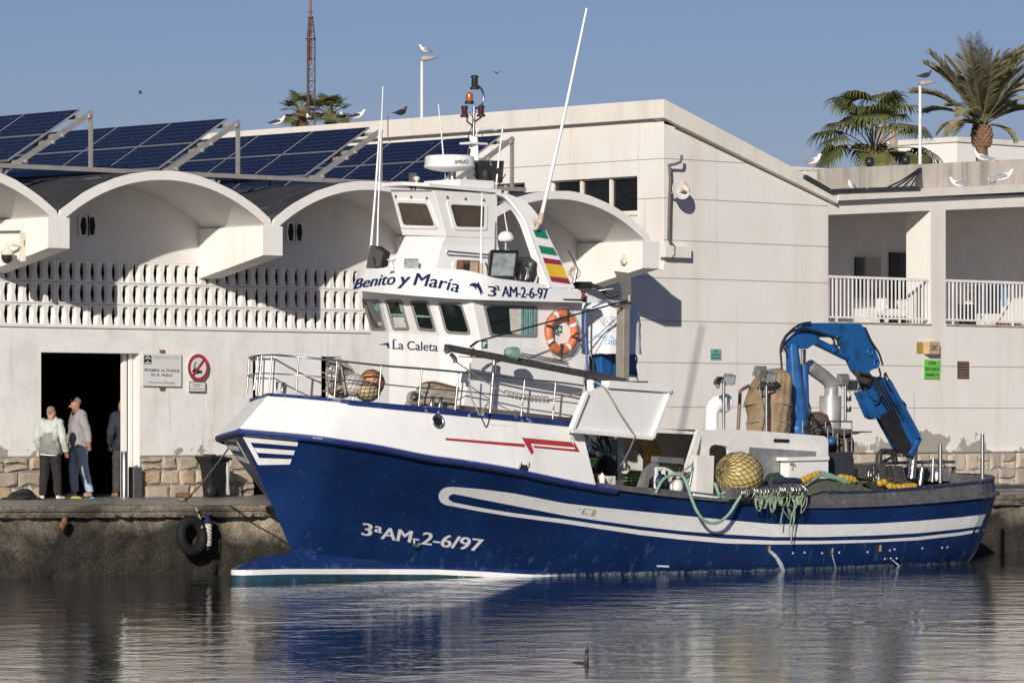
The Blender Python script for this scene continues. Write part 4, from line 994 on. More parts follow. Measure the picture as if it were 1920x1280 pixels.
whip([(832, 300, .0), (827, 245, 0), (822, 196, 0)], .012, .008); whip([(902, 500, 1.2), (902, 450, 1.2), (904, 362, 1.2)], .022, .010, base=.028)
whip([(930, 352, .4), (936, 290, .4), (943, 236, .4)], .017, .011, base=.025); whip([(952, 437, .9), (948, 415, .9), (945, 393, .9)], .01, .007); whip([(953, 468, 1.0), (962, 495, 1.05), (967, 527, 1.1)], .012, .012)
mb = MB(); c = P(948.5, 452, .9); mb.lathe(c, [(.10, 0), (.125, .03), (.125, .05), (.115, .09), (.08, .135), (.02, .155)], 18); mb.build('satellite_dome', m_boatw, boat)
mb = MB(); mb.tube([c, c-V((0, 0, .42))], .02, 8); mb.build('dome_post', m_steel, boat)
# flood lights
m_silver = mat('silver_reflector', (.55, .55, .54), .25, metal=.7, var=.3, vs=20); m_lampglass = mat('lamp_glass', (.30, .34, .33), .08, var=.3, vs=10)
m_wornblack = mat('salt_stained_black', (.022, .022, .024), .5, var=.2, dirt=[((.5, .5, .5), 6, .60, .64, .7, (1, 1, .3))])
def flood(x, y, hb, w_, h_, d_, yaw, tilt, body=None, glass=None, nm='flood_light'):
    mb = MB(); hw, hh = w_/2, h_/2
    vs = [V((a*hw, -d_*.5, b*hh)) for a, b in ((-1, -1), (1, -1), (1, 1), (-1, 1))]+[V((a*hw*.62, d_*.5, b*hh*.62)) for a, b in ((-1, -1), (1, -1), (1, 1), (-1, 1))]
    gl = [V((a*hw*.82, -d_*.5-.006, b*hh*.78)) for a, b in ((-1, -1), (1, -1), (1, 1), (-1, 1))]
    Mx = Matrix.Rotation(yaw, 3, 'Z') @ Matrix.Rotation(tilt, 3, 'X'); c = P(x, y, hb)
    mb.add([c+Mx @ p for p in vs], [(0, 1, 2, 3), (7, 6, 5, 4), (1, 0, 4, 5), (2, 1, 5, 6), (3, 2, 6, 7), (0, 3, 7, 4)], 0); mb.add([c+Mx @ p for p in gl], [(0, 1, 2, 3)], 1)
    for s in (-1, 1): mb.beam(c+Mx @ V((s*hw*1.05, 0, 0)), c+V((0, 0, -h_*.8))+Mx @ V((s*hw*.5, 0, 0))*.6, .02, .015, 0)
    return mb.build(nm, [body or m_blackp, glass or m_lampglass], boat)
flood(712, 484, -.75, .46, .36, .2, R(205), R(-12), m_wornblack, nm='flood_light')
flood(771, 494, .15, .22, .19, .16, R(-40), R(14), m_silver, m_lampglass)
flood(937, 493, 1.1, .50, .46, .22, R(-12), R(14), m_blackp, m_lampglass)
flood(985, 507, 1.0, .44, .40, .22, R(165), R(-10), m_wornblack)
flood(918, 326, .25, .50, .36, .25, R(150), R(-20), m_wornblack, m_black)
flood(775, 338, -.2, .12, .24, .12, R(150), R(0), m_greyrub, m_greyrub, 'deck_lamp')
mb = MB(); c = P(910, 344, .3); mb.lathe(c, [(.1, 0), (.1, .05), (.08, .06), (.08, .16), (.06, .2)], 12); mb.build('black_dome', m_black, boat)
mb = MB(); c = P(781, 350, -.1); mb.lathe(c, [(.03, 0), (.025, .1), (.05, .11), (.05, .14), (.03, .16)], 10); mb.build('gps_aerial', mat('cream_plastic', (.62, .55, .42), .5), boat)
mb = MB(); c = P(734, 508, .0); mb.lathe(c, [(.05, 0), (.035, .03), (.035, .15), (.06, .165), (.075, .17), (.075, .185)], 10); mb.build('roof_vent', m_boatw, boat)
mb = MB(); c = P(849, 517, 1.0); mb.lathe(c, [(.05, 0), (.05, .05), (.02, .06), (.025, .12), (.045, .17), (.04, .205), (.015, .22)], 12); mb.build('signal_bulb', m_boatw, boat)
mb = MB(); q = PP([(868, 487, 1.15), (900, 489, 1.15), (898, 517, 1.15), (866, 513, 1.15)]); mb.prism(q, (0, .14, 0), 0); qq = PP([(883, 490, 1.16), (897, 491, 1.16), (896, 513, 1.16), (882, 511, 1.16)]); mb.prism(qq, (0, .012, 0), 1)
for x in (870, 876): mb.prism(PP([(x, 495, 1.16), (x+4, 495, 1.16), (x+4, 511, 1.16), (x, 511, 1.16)]), (0, .012, 0), 2)
mb.build('rusty_lamp_box', [m_rust, mat_bracket, m_dark], boat)
mb = MB(); c = P(1069, 512, 1.2); mb.lathe(c, [(.05, 0), (.05, .08), (.1, .13), (.11, .15), (.09, .15), (.03, .09)], 16, 0, (-.3, -1, 0)); mb.build('loudspeaker', mat('cream_speaker', (.55, .48, .40), .6), boat)
mb = MB(); mb.tube(smoothpath(PP([(1064, 470, 1.3), (1080, 500, 1.35), (1076, 530, 1.35)])), .02, 6); mb.tube(smoothpath(PP([(985, 525, 1.3), (990, 508, 1.3), (1000, 495, 1.3)])), .014, 6); mb.build('roof_pipe', m_steel, boat)
# bow railing
m_ss = m_steel
tb = [(p[0], p[2]) for p in Tpx]; hbT = lambda px: max(.02, interp(tb, px)-.10)
rl = MB(); TOPR = [(484, 667), (510, 665), (560, 669), (632, 676), (715, 685), (791, 691), (860, 697), (926, 704), (984, 711), (1042, 716), (1094, 723)]
MIDR = [(480, 700), (507, 700), (557, 703), (630, 709), (712, 719), (788, 727), (857, 732), (923, 739), (980, 746), (1038, 751), (1090, 757)]
BOTR = [(476, 731), (504, 735), (555, 738), (627, 745), (709, 753), (785, 761), (853, 768), (919, 774), (977, 780), (1036, 786)]
hbr = [0.0, .12, .58, .9, 1.18, 1.38, 1.52, 1.62, 1.7, 1.76, 1.82]; hbr[0] = -.25
tp_ = [P(x, y, h) for (x, y), h in zip(TOPR, hbr)]; md_ = [P(x, y, h) for (x, y), h in zip(MIDR, hbr)]; bt_ = [P(x, y, h) for (x, y), h in zip(BOTR, hbr)]
railing = MB(); railing.tube(smoothpath(tp_, 3), .016, 8); railing.tube(smoothpath(md_, 3), .011, 6)
o_rail = railing.build('railing', m_ss, boat)
for i in range(10):
    mb = MB(); e = tp_[i]; r_ = .014
    if i == 7: e = P(927, 671, hbr[7]); r_ = .03
    mb.tube([bt_[i], e], r_, 8); mb.build('stanchion', m_ss, o_rail)
mb = MB(); q = smoothpath([mirror(p) for p in tp_[1:]], 3); mb.tube([tp_[0]]+q, .02, 6); mb.tube([md_[0]]+smoothpath([mirror(p) for p in md_[1:]], 3), .014, 6)
for i in range(1, 10): mb.tube([mirror(bt_[i]), mirror(tp_[i])], .017, 6)
mb.build('far_railing', m_ss, boat)
for x0, x1, y0, y1 in ((516, 518, 732, 718), (529, 531, 733, 719), (808, 811, 761, 745), (824, 827, 763, 747)):
    mb = MB(); h = hbT(x0)-.02; a = P(x0, y0, h); b_ = P(x1, y1, h); mb.tube([a, b_, b_+V((0, 0, .02))], [.03, .03, .045], 10)
    mb.build('bollard', m_ss, boat)
mb = MB(); c0 = P(515, 736, .02); h_ = P(515, 661, .02).z-c0.z
mb.box(c0.x, c0.x+.95, BV-.02, BV+.45, c0.z-.05, c0.z+h_); mb.build('bow_locker', m_boatw, boat, bevel=.02)
# boom over the port side with its rigging
m_boom = mat('dark_boom_paint', (.075, .07, .065), .55, metal=.3, var=.25, vs=8)
mb = MB(); A0, A1 = P(836, 651, 2.0), P(1170, 715, 1.95); mb.beam(A0, A1, .09, .10); boom = mb.build('boom', m_boom, boat, bevel=.008)
mb = MB(); mb.tube([A0+V((.05, 0, -.08)), A0+V((.02, 0, -.02))], .05, 10); mb.tube(PP([(846, 664, 2.0), (853, 672, 2.0), (854, 680, 2.0)]), .035, 8); mb.tube(PP([(860, 668, 2), (936, 672, 2), (1150, 702, 1.98)]), .008, 5); mb.build('pulley', m_dsteel, boom)
mb = MB(); c = P(959, 660, 2.0); mb.lathe(c-V((.13, 0, 0)), [(.03, 0), (.07, .03), (.10, .12), (.11, .22)], 14, 0, (1, 0, -.12)); mb.build('boom_lamp', mat('weathered_green_lamp', (.16, .27, .23), .6, var=.3, vs=10), boom)
mb = MB(); mb.tube(PP([(1176, 563, 1.7), (895, 640, 2.0)]), .014, 6); mb.tube(PP([(895, 640, 2.0), (882, 650, 2.0)]), .02, 6); mb.tube(PP([(888, 652, 2.0), (884, 668, 2.0)]), .018, 6); mb.build('topping_wire', m_black, boom)
m_rope = mat('weathered_rope', (.30, .27, .225), .9, var=.25, vs=20, bump=.4, bs=60)
mb = MB(); mb.tube(smoothpath(PP([(852, 676, 2.0), (895, 705, 2.0), (936, 731, 1.95), (948, 737, 1.95)]), 4), .010, 6); mb.build('rigging_rope', m_rope, boat); mb = MB(); mb.tube(smoothpath(PP([(1030, 749, 1.95), (1060, 743, 1.95), (1095, 734, 1.95)]), 4), .009, 6); mb.build('rigging_rope', m_rope, boat); mb = MB()
mb.tube(smoothpath(PP([(882, 680, 1.95), (880, 715, 1.95), (884, 745, 1.95), (893, 765, 2.02), (900, 778, 2.06), (908, 765, 2.0), (915, 755, 1.9)]), 5), .012, 6); mb.build('rigging_rope', m_rope, boat)
mb = MB(); q = PP([(948, 737, 1.95), (1030, 749, 1.95)]); pts = []
for k in range(140):
    t = k/139; pts.append(q[0].lerp(q[1], t)+V((0, .045*cos(t*70), -.02*sin(t*3.1)*1.0+.045*sin(t*70))))
mb.tube(pts, .010, 5); mb.build('shock_spring', m_dsteel, boat)
# hinged white tray on the side
tray = MB(); q = [(1140, 722), (1258, 731), (1223, 821), (1072, 807), (1101, 735)]
tray.prism(PP([(x, y, 2.12) for x, y in q]), (0, .10, 0))
for a, b_ in ((1, 2), (2, 3), (3, 4)): tray.beam(P(*q[a], 2.15), P(*q[b_], 2.15), .06, .07)
t_ = tray.build('side_tray', m_boatw, boat, bevel=.012)
mb = MB(); mb.prism(PP([(1143, 713, 2.18), (1264, 722, 2.18), (1258, 735, 2.18), (1141, 727, 2.18)]), (0, .18, 0)); mb.build('tray_lip', m_boatw, t_, bevel=.015)
mb = MB(); mb.tube(PP([(1258, 733, 2.2), (1258, 738, 2.2)]), .03, 8); mb.build('hinge', m_dsteel, t_)
mb = MB(); mb.tube(smoothpath(PP([(1110, 713, 2.0), (1135, 728, 2.16), (1160, 770, 2.2), (1191, 817, 2.2)]), 4), .013, 6); mb.tube(PP([(1191, 817, 2.2), (1180, 845, 2.0), (1164, 872, 1.7)]), .012, 6); mb.build('stay_rope', m_rope, boat)
mb = MB(); mb.tube(PP([(1107, 735, 1.98), (1107, 712, 1.98)]), .06, 10); mb.build('rail_post', m_boatw, boat)
# steel gallows post with chute
mb = MB(); mb.beam(P(1167, 714, 1.55), P(1169, 576, 1.55), .17, .14); mb.build('gallows_post', mat('brushed_gallows_steel', (.36, .325, .28), .5, metal=.35, var=.15, vs=5), boat, bevel=.01)
mb = MB(); cs = [(1151, 508), (1160, 528), (1167, 548), (1161, 575)]; ce = [(1176, 511), (1183, 524), (1184, 550), (1183, 578)]
mb.grid([PP([(x, y, 1.68) for x, y in cs]), PP([(x, y, 1.62) for x, y in ce])], 0, False); mb.grid([PP([(x, y, 1.62) for x, y in ce]), PP([(x, y, 1.35) for x, y in ce])], 0, False); mb.grid([PP([(x, y, 1.35) for x, y in cs]), PP([(x, y, 1.68) for x, y in cs])], 0, False)
mb.tube(PP([(1180, 553, 1.7), (1180, 565, 1.7)]), .03, 8); mb.build('gallows_head', bpy.data.materials['brushed_gallows_steel'], boat)
mb = MB(); mb.tube(smoothpath(PP([(1098, 546, 1.3), (1120, 545, 1.35), (1150, 541, 1.55)]), 5), .016, 6); mb.build('chain', m_steel, boat)
mb = MB(); mb.tube(smoothpath(PP([(1078, 533, 1.2), (1100, 533, 1.2), (1125, 540, 1.3), (1142, 556, 1.4), (1160, 551, 1.5)]), 6), .032, 8); mb.tube(PP([(1078, 535, 1.15), (1108, 535, 1.2)]), .06, 8); mb.build('hydraulic_hose', m_black, boat)
mb = MB(); mb.box(*sorted((P(1160, 716, 1.5).x, P(1205, 716, 1.5).x)), BV-1.62, BV-1.45, P(1180, 717, 1.5).z, P(1180, 714, 1.5).z); mb.tube(PP([(1176, 712, 1.55), (1178, 705, 1.55), (1194, 706, 1.55), (1196, 713, 1.55)]), .015, 6); mb.build('hatch_plate', m_dsteel, boat)
# forward crane column under the bag
m_crane = mat('blue_crane_paint', (.012, .10, .30), .42, var=.12, vs=3, dirt=[((.012, .03, .06), 3.5, .50, .68, .75), ((.025, .022, .02), 6, .60, .72, .8, (1, 1, .5)), ((.22, .26, .30), 9, .68, .72, .5), ((.16, .08, .04), 11, .66, .71, .7)], coat=.1)
fc = MB(); a = P(1127, 735, .9); b_ = P(1129, 570, .9)
fc.beam(a, b_, .24, .24); fc.beam(P(1146, 715, .9), P(1146, 590, .9), .12, .12); fcr = fc.build('forward_crane', m_crane, boat, bevel=.02)
mb = MB(); mb.lathe(a-V((0, 0, .1)), [(.14, 0), (.14, .12)], 16); mb.build('slewing_ring', mat('navy_ring_paint', (.01, .015, .06), .5), fcr)
mb = MB(); mb.prism(PP([(1178, 660, .6), (1190, 662, .6), (1196, 705, .6), (1178, 705, .6)]), (0, .25, 0)); mb.build('folded_jib', m_crane, fcr)
mb = MB()
for k, (x, y) in enumerate(((1100, 670), (1106, 668), (1111, 672))): mb.tube(smoothpath(PP([(x, y, 1.0), (x+2, y+25, 1.05), (x-1, y+50, 1.0), (x+3, y+75, .9)]), 4), .02, 6)
mb.build('hose_bundle', m_black, fcr)
# working deck: machinery seen through the gap under the tray
mb = MB(); mb.prism(PP([(1158, 822, .95), (1169, 822, .95), (1169, 930, .95), (1158, 930, .95)]), (0, .15, 0)); mb.beam(P(1100, 812, 1.0), P(1152, 860, .9), .08, .08); mb.build('net_roller_frame', m_dsteel, boat)
mb = MB(); c = P(1140, 880, .7); mb.lathe(c, [(.25, 0), (.25, .06), (.14, .08), (.14, .35), (.25, .37), (.25, .43)], 18, 0, (0, 1, 0)); mb.tube(smoothpath(PP([(1103, 815, 1.0), (1112, 838, 1.05), (1130, 842, 1.0), (1120, 818, 1.0), (1135, 815, 1.0), (1145, 850, 1.0), (1135, 900, .9)]), 6), .022, 6); mb.tube(smoothpath(PP([(1104, 812, .9), (1125, 830, .9), (1128, 812, .9), (1140, 835, .9)]), 6), .022, 6); mb.build('winch', m_black, boat)
mb = MB(); mb.tube(smoothpath(PP([(1123, 838, 1.2), (1130, 849, 1.22), (1145, 853, 1.22), (1155, 850, 1.1)]), 5), .022, 8); mb.build('green_hose', mat('green_hose_rubber', (.03, .20, .12), .5), boat)
# davit with hanging blocks
m_galv = mat('galvanised_davit', (.33, .32, .31), .5, metal=.6, var=.2, vs=7, dirt=[((.5, .48, .45), 9, .55, .7, .5)])
dv_ = MB(); dv_.prism(PP([(1197, 930, 1.9), (1209, 896, 1.9), (1213, 884, 1.9), (1223, 872, 1.9), (1236, 864, 1.9), (1236, 880, 1.9), (1228, 889, 1.9), (1218, 899, 1.9), (1212, 931, 1.9)]), (0, .12, 0))
dav = dv_.build('davit', m_galv, boat, bevel=.008)
mb = MB(); mb.prism(PP([(1234, 855, 1.95), (1283, 859, 1.95), (1282, 870, 1.95), (1234, 866, 1.95)]), (0, .16, 0)); mb.build('davit_arm', m_galv, dav, bevel=.008)
for x, yy in ((1240, 876), (1274, 885)):
    mb = MB(); mb.tube(PP([(x, 867, 1.85), (x, yy+3, 1.85)]), .022, 6, 1)
    for dx in (-8, 6): mb.prism(PP([(x+dx-2, yy, 1.92), (x+dx+2, yy, 1.92), (x+dx+2, yy+43, 1.92), (x+dx-2, yy+43, 1.92)]), (0, .05, 0), 0)
    mb.beam(P(x-9, yy+1, 1.9), P(x+4, yy+1, 1.9), .05, .03, 0); mb.lathe(P(x, yy+28, 1.93), [(.03, -.02), (.14, 0), (.10, .035), (.10, .045), (.14, .08), (.03, .1)], 18, 2, (0, 1, 0)); mb.build('hanging_block', [mat_bracket if x > 1260 else m_boatw, m_black, m_boatw if x > 1260 else mat('navy_sheave', (.02, .03, .07), .5)], dav)
# white deck shelter
m_shel = mat('worn_white_shelter', (.74, .72, .69), .55, var=.07, vs=2.5, dirt=[((.48, .44, .39), 4, .52, .72, .5), ((.25, .24, .22), 14, .64, .72, .5)])
arch_ = [(1367+0*k, 0) for k in range(0)]
outl = [(1284, 925), (1288, 872), (1309, 805), (1403, 806), (1545, 817), (1552, 822), (1553, 830), (1553, 930), (1367, 930), (1367, 846)]
outl += [(1366, 840), (1360, 836), (1350, 834), (1340, 833), (1333, 836), (1330, 842), (1330, 930)]
mb = MB(); mb.prism(PP([(x, y, 1.5) for x, y in outl]), (0, .06, 0)); shel = mb.build('deck_shelter', m_shel, boat)
bv_d = mb.bvh()
mb = MB(); a, b_ = P(1309, 806, 1.44), P(1545, 817, 1.44)
mb.grid([[P(1309, 805.5, 1.44), P(1403, 806.5, 1.44), P(1545, 817.5, 1.44)], [p+V((0, 2.2, .03)) for p in (P(1309, 805.5, 1.44), P(1403, 806.5, 1.44), P(1545, 817.5, 1.44))]], 0, False)
mb.prism([p+V((0, 2.2, 0)) for p in PP([(1309, 806, 1.44), (1545, 818, 1.44), (1545, 930, 1.44), (1288, 925, 1.44)])], (0, .05, 0)); mb.prism([P(1330, 836, .6), P(1380, 836, .6), P(1380, 930, .6), P(1330, 930, .6)], (0, .05, 0))
mb.build('shelter_top', m_shel, shel)
mb = MB(); decal_poly(mb, bv_d, [(1404, 838), (1530, 846), (1530, 857), (1481, 858), (1481, 905), (1404, 900)], .006); mb.build('steel_facing', mat('scuffed_steel_plate', (.30, .30, .30), .5, metal=.5, var=.15, vs=5, dirt=[((.5, .5, .49), 6, .52, .7, .5, (1, 1, .2))]), shel)
mb = MB(); decal_poly(mb, bv_d, rrect([(1450, 822), (1480, 823), (1480, 830), (1450, 829)], .4), .007); mb.build('grip_slot', m_dark, shel)
mb = MB(); q = PP([(1480, 862, 1.72), (1553, 860, 1.72), (1553, 912, 1.72), (1480, 912, 1.72)]); mb.prism(q, (0, .2, 0)); cab = mb.build('cabinet', m_boatw, boat, bevel=.012)
mb = MB(); mb.prism(PP([(1477, 857, 1.76), (1555, 855, 1.76), (1555, 862, 1.76), (1477, 864, 1.76)]), (0, .28, 0)); mb.build('lid', m_boatw, cab, bevel=.01)
mb = MB(); mb.tube(PP([(1482, 869, 1.74), (1491, 870, 1.75), (1491, 870, 1.78)]), .014, 6); mb.tube(PP([(1486, 866, 1.75), (1486, 880, 1.75)]), .01, 6); mb.build('latch', m_dsteel, cab)
mb = MB(); mb.prism(PP([(1307, 853, 1.75), (1339, 854, 1.75), (1337, 925, 1.75), (1306, 922, 1.75)]), (0, .2, 0)); mb.build('side_box', m_shel, boat, bevel=.012)
mb = MB(); mb.beam(P(1296, 928, 2.0), P(1346, 935, 2.0), .10, .07); mb.build('fairlead_bar', m_boatw, boat, bevel=.02)
# ventilator, pipes, exhaust
mb = MB(); v0 = P(1334, 808, .5); zt = P(1334, 766, .5).z; du = (P(1366, 766, .5).x-v0.x)
pts = [v0, V((v0.x, v0.y, zt-.10))]+[V((v0.x+.20*(1-cos(R(a))), v0.y, zt-.10+.20*sin(R(a)))) for a in (20, 40, 60, 75)]+[V((v0.x+.26, v0.y, zt+.10))]
mb.tube(pts, [.11, .11, .12, .13, .14, .145, .15], 18, 0, cap=False); e = pts[-1]; mb.lathe(e+V((-.01, 0, 0)), [(.15, 0), (.165, .05), (.16, .09)], 18, 0, (1, -.0, -.15)); mb.lathe(e+V((.0, 0, 0)), [(.15, .0), (.15, .095)], 18, 1, (1, 0, -.15)); mb.build('ventilator', [m_boatw, mat('red_vent_throat', (.20, .025, .02), .6)], boat)
mb = MB(); mb.tube(PP([(1384, 805, .5), (1388, 733, .5), (1393, 729, .5), (1404, 723, .5)]), .03, 10); mb.build('bent_pipe', mat('brown_pipe_steel', (.20, .145, .11), .55, metal=.4, var=.3), boat)
for x, yb, yt, hb in ((1357, 806, 716, 1.0), (1437, 808, 722, 1.2), (1585, 790, 722, .6)):
    mb = MB(); mb.tube(PP([(x, yb, hb), (x, yt, hb)]), .026, 10); mb.beam(P(x-14, yt, hb), P(x+14, yt, hb), .03, .03); lp = mb.build('lamp_post', m_steel, boat)
flood(1346, 712, 1.0, .2, .17, .05, R(20), R(38), m_dsteel, m_black); flood(1366, 709, 1.0, .21, .17, .14, R(-35), R(25), m_silver)
flood(1427, 698, 1.2, .24, .18, .12, R(170), R(-25), m_galv, m_galv); flood(1443, 704, 1.2, .2, .17, .14, R(-25), R(35), m_silver, m_lampglass)
flood(1582, 712, .6, .24, .18, .12, R(170), R(-20), m_galv, m_galv); flood(1598, 721, .6, .2, .2, .08, R(-35), R(15), m_silver, m_black)
mb = MB()
for y in (752, 772): mb.lathe(P(1591, y, .6), [(.035, 0), (.05, .02), (.05, .09), (.05, .095)], 10)
mb.build('deck_lamp', m_steel, boat)
mb = MB(); ex = PP([(1517, 686, .1), (1545, 706, .1), (1556, 716, .1), (1559, 728, .1), (1558, 745, .1)]); mb.tube(ex, .12, 18); mb.tube(PP([(1557, 742, .1), (1556, 830, .1)]), .19, 20); mb.build('exhaust', mat('silver_exhaust', (.50, .50, .50), .45, metal=.5, var=.2, vs=4, dirt=[((.25, .24, .23), 3, .52, .7, .5)]), boat)
# ------------------------------------------------------------------ main crane
cr = MB(); H0 = .55
def bx(mb, pts, hb, th, m=0): mb.prism(PP([(x, y, hb+th/2) for x, y in pts]), (0, th, 0), m)
cbase = P(1494, 820, H0)
cr.tube(PP([(1497, 798, H0), (1494, 770, H0), (1484.5, 644, H0)]), [.185, .18, .118], 6, smooth=False)
crane = cr.build('deck_crane', m_crane, boat, bevel=.03)
mb = MB(); mb.lathe(cbase-V((0, 0, .25)), [(.15, 0), (.15, .26), (.165, .27), (.165, .32), (.15, .33), (.14, .45)], 20); mb.build('crane_base', m_crane, crane)
mb = MB(); bx(mb, [(1472, 648), (1484, 637), (1500, 622), (1508, 606), (1540, 605), (1612, 606), (1618, 612), (1612, 633), (1537, 632), (1533, 645), (1522, 648), (1514, 654), (1497, 653), (1490, 650)], H0, .12); mb.build('main_boom', m_crane, crane, bevel=.02)
mb = MB(); bx(mb, [(1577, 634), (1606, 625), (1612, 606), (1620, 613), (1636, 640), (1650, 678), (1648, 689), (1638, 692), (1630, 696), (1640, 712), (1624, 716), (1604, 694)], H0, .13); knu = mb.build('knuckle', m_crane, crane, bevel=.02)
mb = MB()
for x, y in ((1630, 660), (1642, 682)): mb.lathe(P(x, y, H0+.06), [(.065, 0), (.07, .03), (.05, .035), (.05, .01)], 16, 0, (0, -1, 0))
mb.build('pivot_pin', m_crane, knu)
mb = MB(); mb.tube(PP([(1531, 641, H0), (1586, 668, H0)]), .07, 14); mb.tube(PP([(1560, 652, H0+.02), (1564, 655, H0+.02)]), .085, 12); mb.build('boom_cylinder', m_crane, crane)
mb = MB(); mb.tube(PP([(1586, 668, H0), (1622, 683, H0)]), .038, 10); mb.tube(PP([(1504, 655, H0), (1505, 684, H0)]), .026, 10); mb.tube(PP([(1509, 655, H0-.12), (1509, 684, H0-.12)]), .02, 10); mb.build('piston_rod', m_dsteel, crane)
mb = MB(); mb.tube(PP([(1507, 682, H0-.05), (1510, 782, H0-.05)]), .075, 14); mb.build('lift_cylinder', m_crane, crane)
mb = MB(); bx(mb, [(1622, 722), (1640, 712), (1657, 706), (1664, 716), (1690, 768), (1718, 818), (1712, 836), (1696, 850), (1688, 846), (1660, 795)], H0, .15); mb.build('jib', m_crane, crane, bevel=.03)
mb = MB(); mb.prism(PP([(1646, 780, H0+.085), (1676, 768, H0+.085), (1710, 836, H0+.085), (1698, 853, H0+.085), (1684, 848, H0+.085)]), (0, .012, 0)); mb.prism(PP([(1604, 694, H0+.085), (1632, 700, H0+.085), (1640, 716, H0+.085), (1618, 726, H0+.085), (1608, 716, H0+.085)]), (0, .015, 0), 1); mb.build('jib_extension', [mat('greasy_black_steel', (.02, .018, .017), .4, var=.3, vs=6), mat('greasy_brown_steel', (.07, .055, .045), .5, var=.4, vs=9)], crane)
mb = MB(); mb.prism(PP([(1612, 736, H0+.3), (1624, 732, H0+.3), (1646, 778, H0+.3), (1640, 786, H0+.3), (1632, 782, H0+.3)]), (0, .14, 0)); mb.tube(PP([(1632, 750, H0+.25), (1648, 783, H0+.25)]), .03, 8); mb.build('side_cylinder', m_crane, crane)
mb = MB(); mb.beam(P(1660, 715, H0+.05), P(1716, 818, H0+.05), .2, .09); mb.tube(PP([(1702, 854, H0), (1720, 820, H0)]), .09, 10); mb.build('extension_guide', m_crane, crane)
mbt = MB(); O = P(1673, 758, H0+.085); flat_text(mbt, 'HIAB', O, P(1686, 777, H0+.085)-O, (P(1680, 753, H0+.085)-O)*.9, bold=.03); mbt.build('lettering', m_black, crane)
mb = MB()
hz = [[(1471, 790), (1466, 690), (1464, 650), (1478, 625), (1500, 608), (1520, 604)], [(1474, 660), (1468, 640), (1482, 622), (1510, 616), (1540, 626), (1560, 633), (1566, 648)], [(1466, 660), (1472, 635), (1490, 620), (1520, 619), (1545, 626), (1569, 636), (1570, 652)],
      [(1622, 614), (1634, 640), (1648, 662), (1655, 684)], [(1648, 690), (1651, 704), (1643, 708), (1628, 704), (1612, 700)], [(1658, 700), (1664, 720), (1680, 742), (1695, 755), (1698, 762), (1688, 760)], [(1660, 698), (1672, 722), (1668, 712)], [(1474, 725), (1465, 742), (1448, 768), (1442, 790), (1450, 808), (1466, 814)], [(1474, 745), (1452, 770), (1452, 790), (1464, 802), (1482, 795)], [(1516, 755), (1520, 770), (1512, 785)], [(1610, 730), (1618, 720), (1630, 724)], [(1612, 728), (1606, 748)]]
for h in hz: mb.tube(smoothpath(PP([(x, y, H0+.13) for x, y in h]), 5), .018 if len(h) > 3 else .014, 6)
for q in range(4): mb.tube(smoothpath(PP([(1636+q*5, 716-q*2, H0+.12), (1650+q*5, 744-q*2, H0+.14+.02*(q % 2)), (1664+q*5, 768-q*2, H0+.12), (1676+q*6, 796-q*3, H0+.11)]), 5), .014, 6)
mb.tube(smoothpath(PP([(1622, 728, H0+.14), (1630, 745, H0+.2), (1644, 752, H0+.18), (1652, 738, H0+.16), (1646, 722, H0+.14)]), 6), .015, 6)
mb.tube(smoothpath(PP([(1605, 700, H0+.14), (1612, 715, H0+.2), (1626, 720, H0+.2), (1636, 708, H0+.16)]), 6), .016, 6)
mb.build('hydraulic_hose', m_black, crane)
mb = MB(); pts = []
for a, b_ in (((1655, 845), (1668, 850)), ((1668, 850), (1690, 854)), ((1690, 854), (1704, 852)), ((1704, 852), (1702, 870)), ((1702, 870), (1698, 880))):
    A_, B_ = P(*a, H0+.25), P(*b_, H0+.25); n = max(2, int((B_-A_).length/.05))
    for k in range(n): c = A_.lerp(B_, k/n); mb.tube(ringpts(c, (1, .4*(-1)**k, .3*(-1)**k), .028, 8, .7), .009, 5)
mb.build('hook_chain', m_black, crane)
mb = MB()
for x in (1505, 1521, 1548, 1570, 1597): mb.tube(PP([(x, 789, .7), (x, 850 if x > 1540 else 815, .7)]), .014, 6)
for y in (789, 806, 822): mb.tube(PP([(1505 if y < 800 else 1546, y, .7), (1597, y+1, .7)]), .016, 6)
for x, y in ((1552, 812), (1562, 812), (1583, 812)): mb.tube(PP([(x, y-10, .72), (x, y+12, .72)]), .012, 6)
mb.prism(PP([(1546, 803, .72), (1597, 804, .72), (1597, 812, .72), (1546, 811, .72)]), (0, .03, 0)); mb.tube(PP([(1585, 822, .72), (1587, 850, .72)]), .05, 8); mb.build('deck_rack', m_dsteel, boat)
mb = MB(); mb.prism(PP([(1552, 848, .9), (1598, 847, .9), (1601, 860, .9), (1602, 910, .9), (1553, 912, .9)]), (0, .5, 0)); mb.tube(ringpts(P(1576, 895, .92), (0, 1, 0), .16, 20, 1.6)[:11], .02, 6); mb.build('engine_casing', mat('salt_specked_dark_paint', (.035, .035, .045), .6, var=.2, dirt=[((.35, .33, .33), 30, .66, .7, .6)]), boat, bevel=.02)
mb = MB(); mb.ball(P(1558, 827, .85), (.09, .09, .08)); mb.build('blue_cap', m_crane, boat)
mb = MB(); mb.prism(PP([(1598, 809, .3), (1610, 808, .3), (1635, 808, .3), (1635, 810, .3), (1614, 811, .3), (1606, 814, .3), (1598, 814, .3)]), (0, .1, 0)); mb.build('anchor_blade', m_dsteel, boat)
rnd = random.Random(21); mb = MB()
for q in range(7): x = 1440+q*6.5; mb.prism(PP([(x, 795+rnd.uniform(-4, 4), .8), (x+5, 795, .8), (x+5, 812, .8), (x, 812, .8)]), (0, .12, 0)); mb.tube(PP([(x+2.5, 796, .82), (x+2.5+rnd.uniform(-3, 3), 780+rnd.uniform(-4, 4), .84)]), .010, 6)
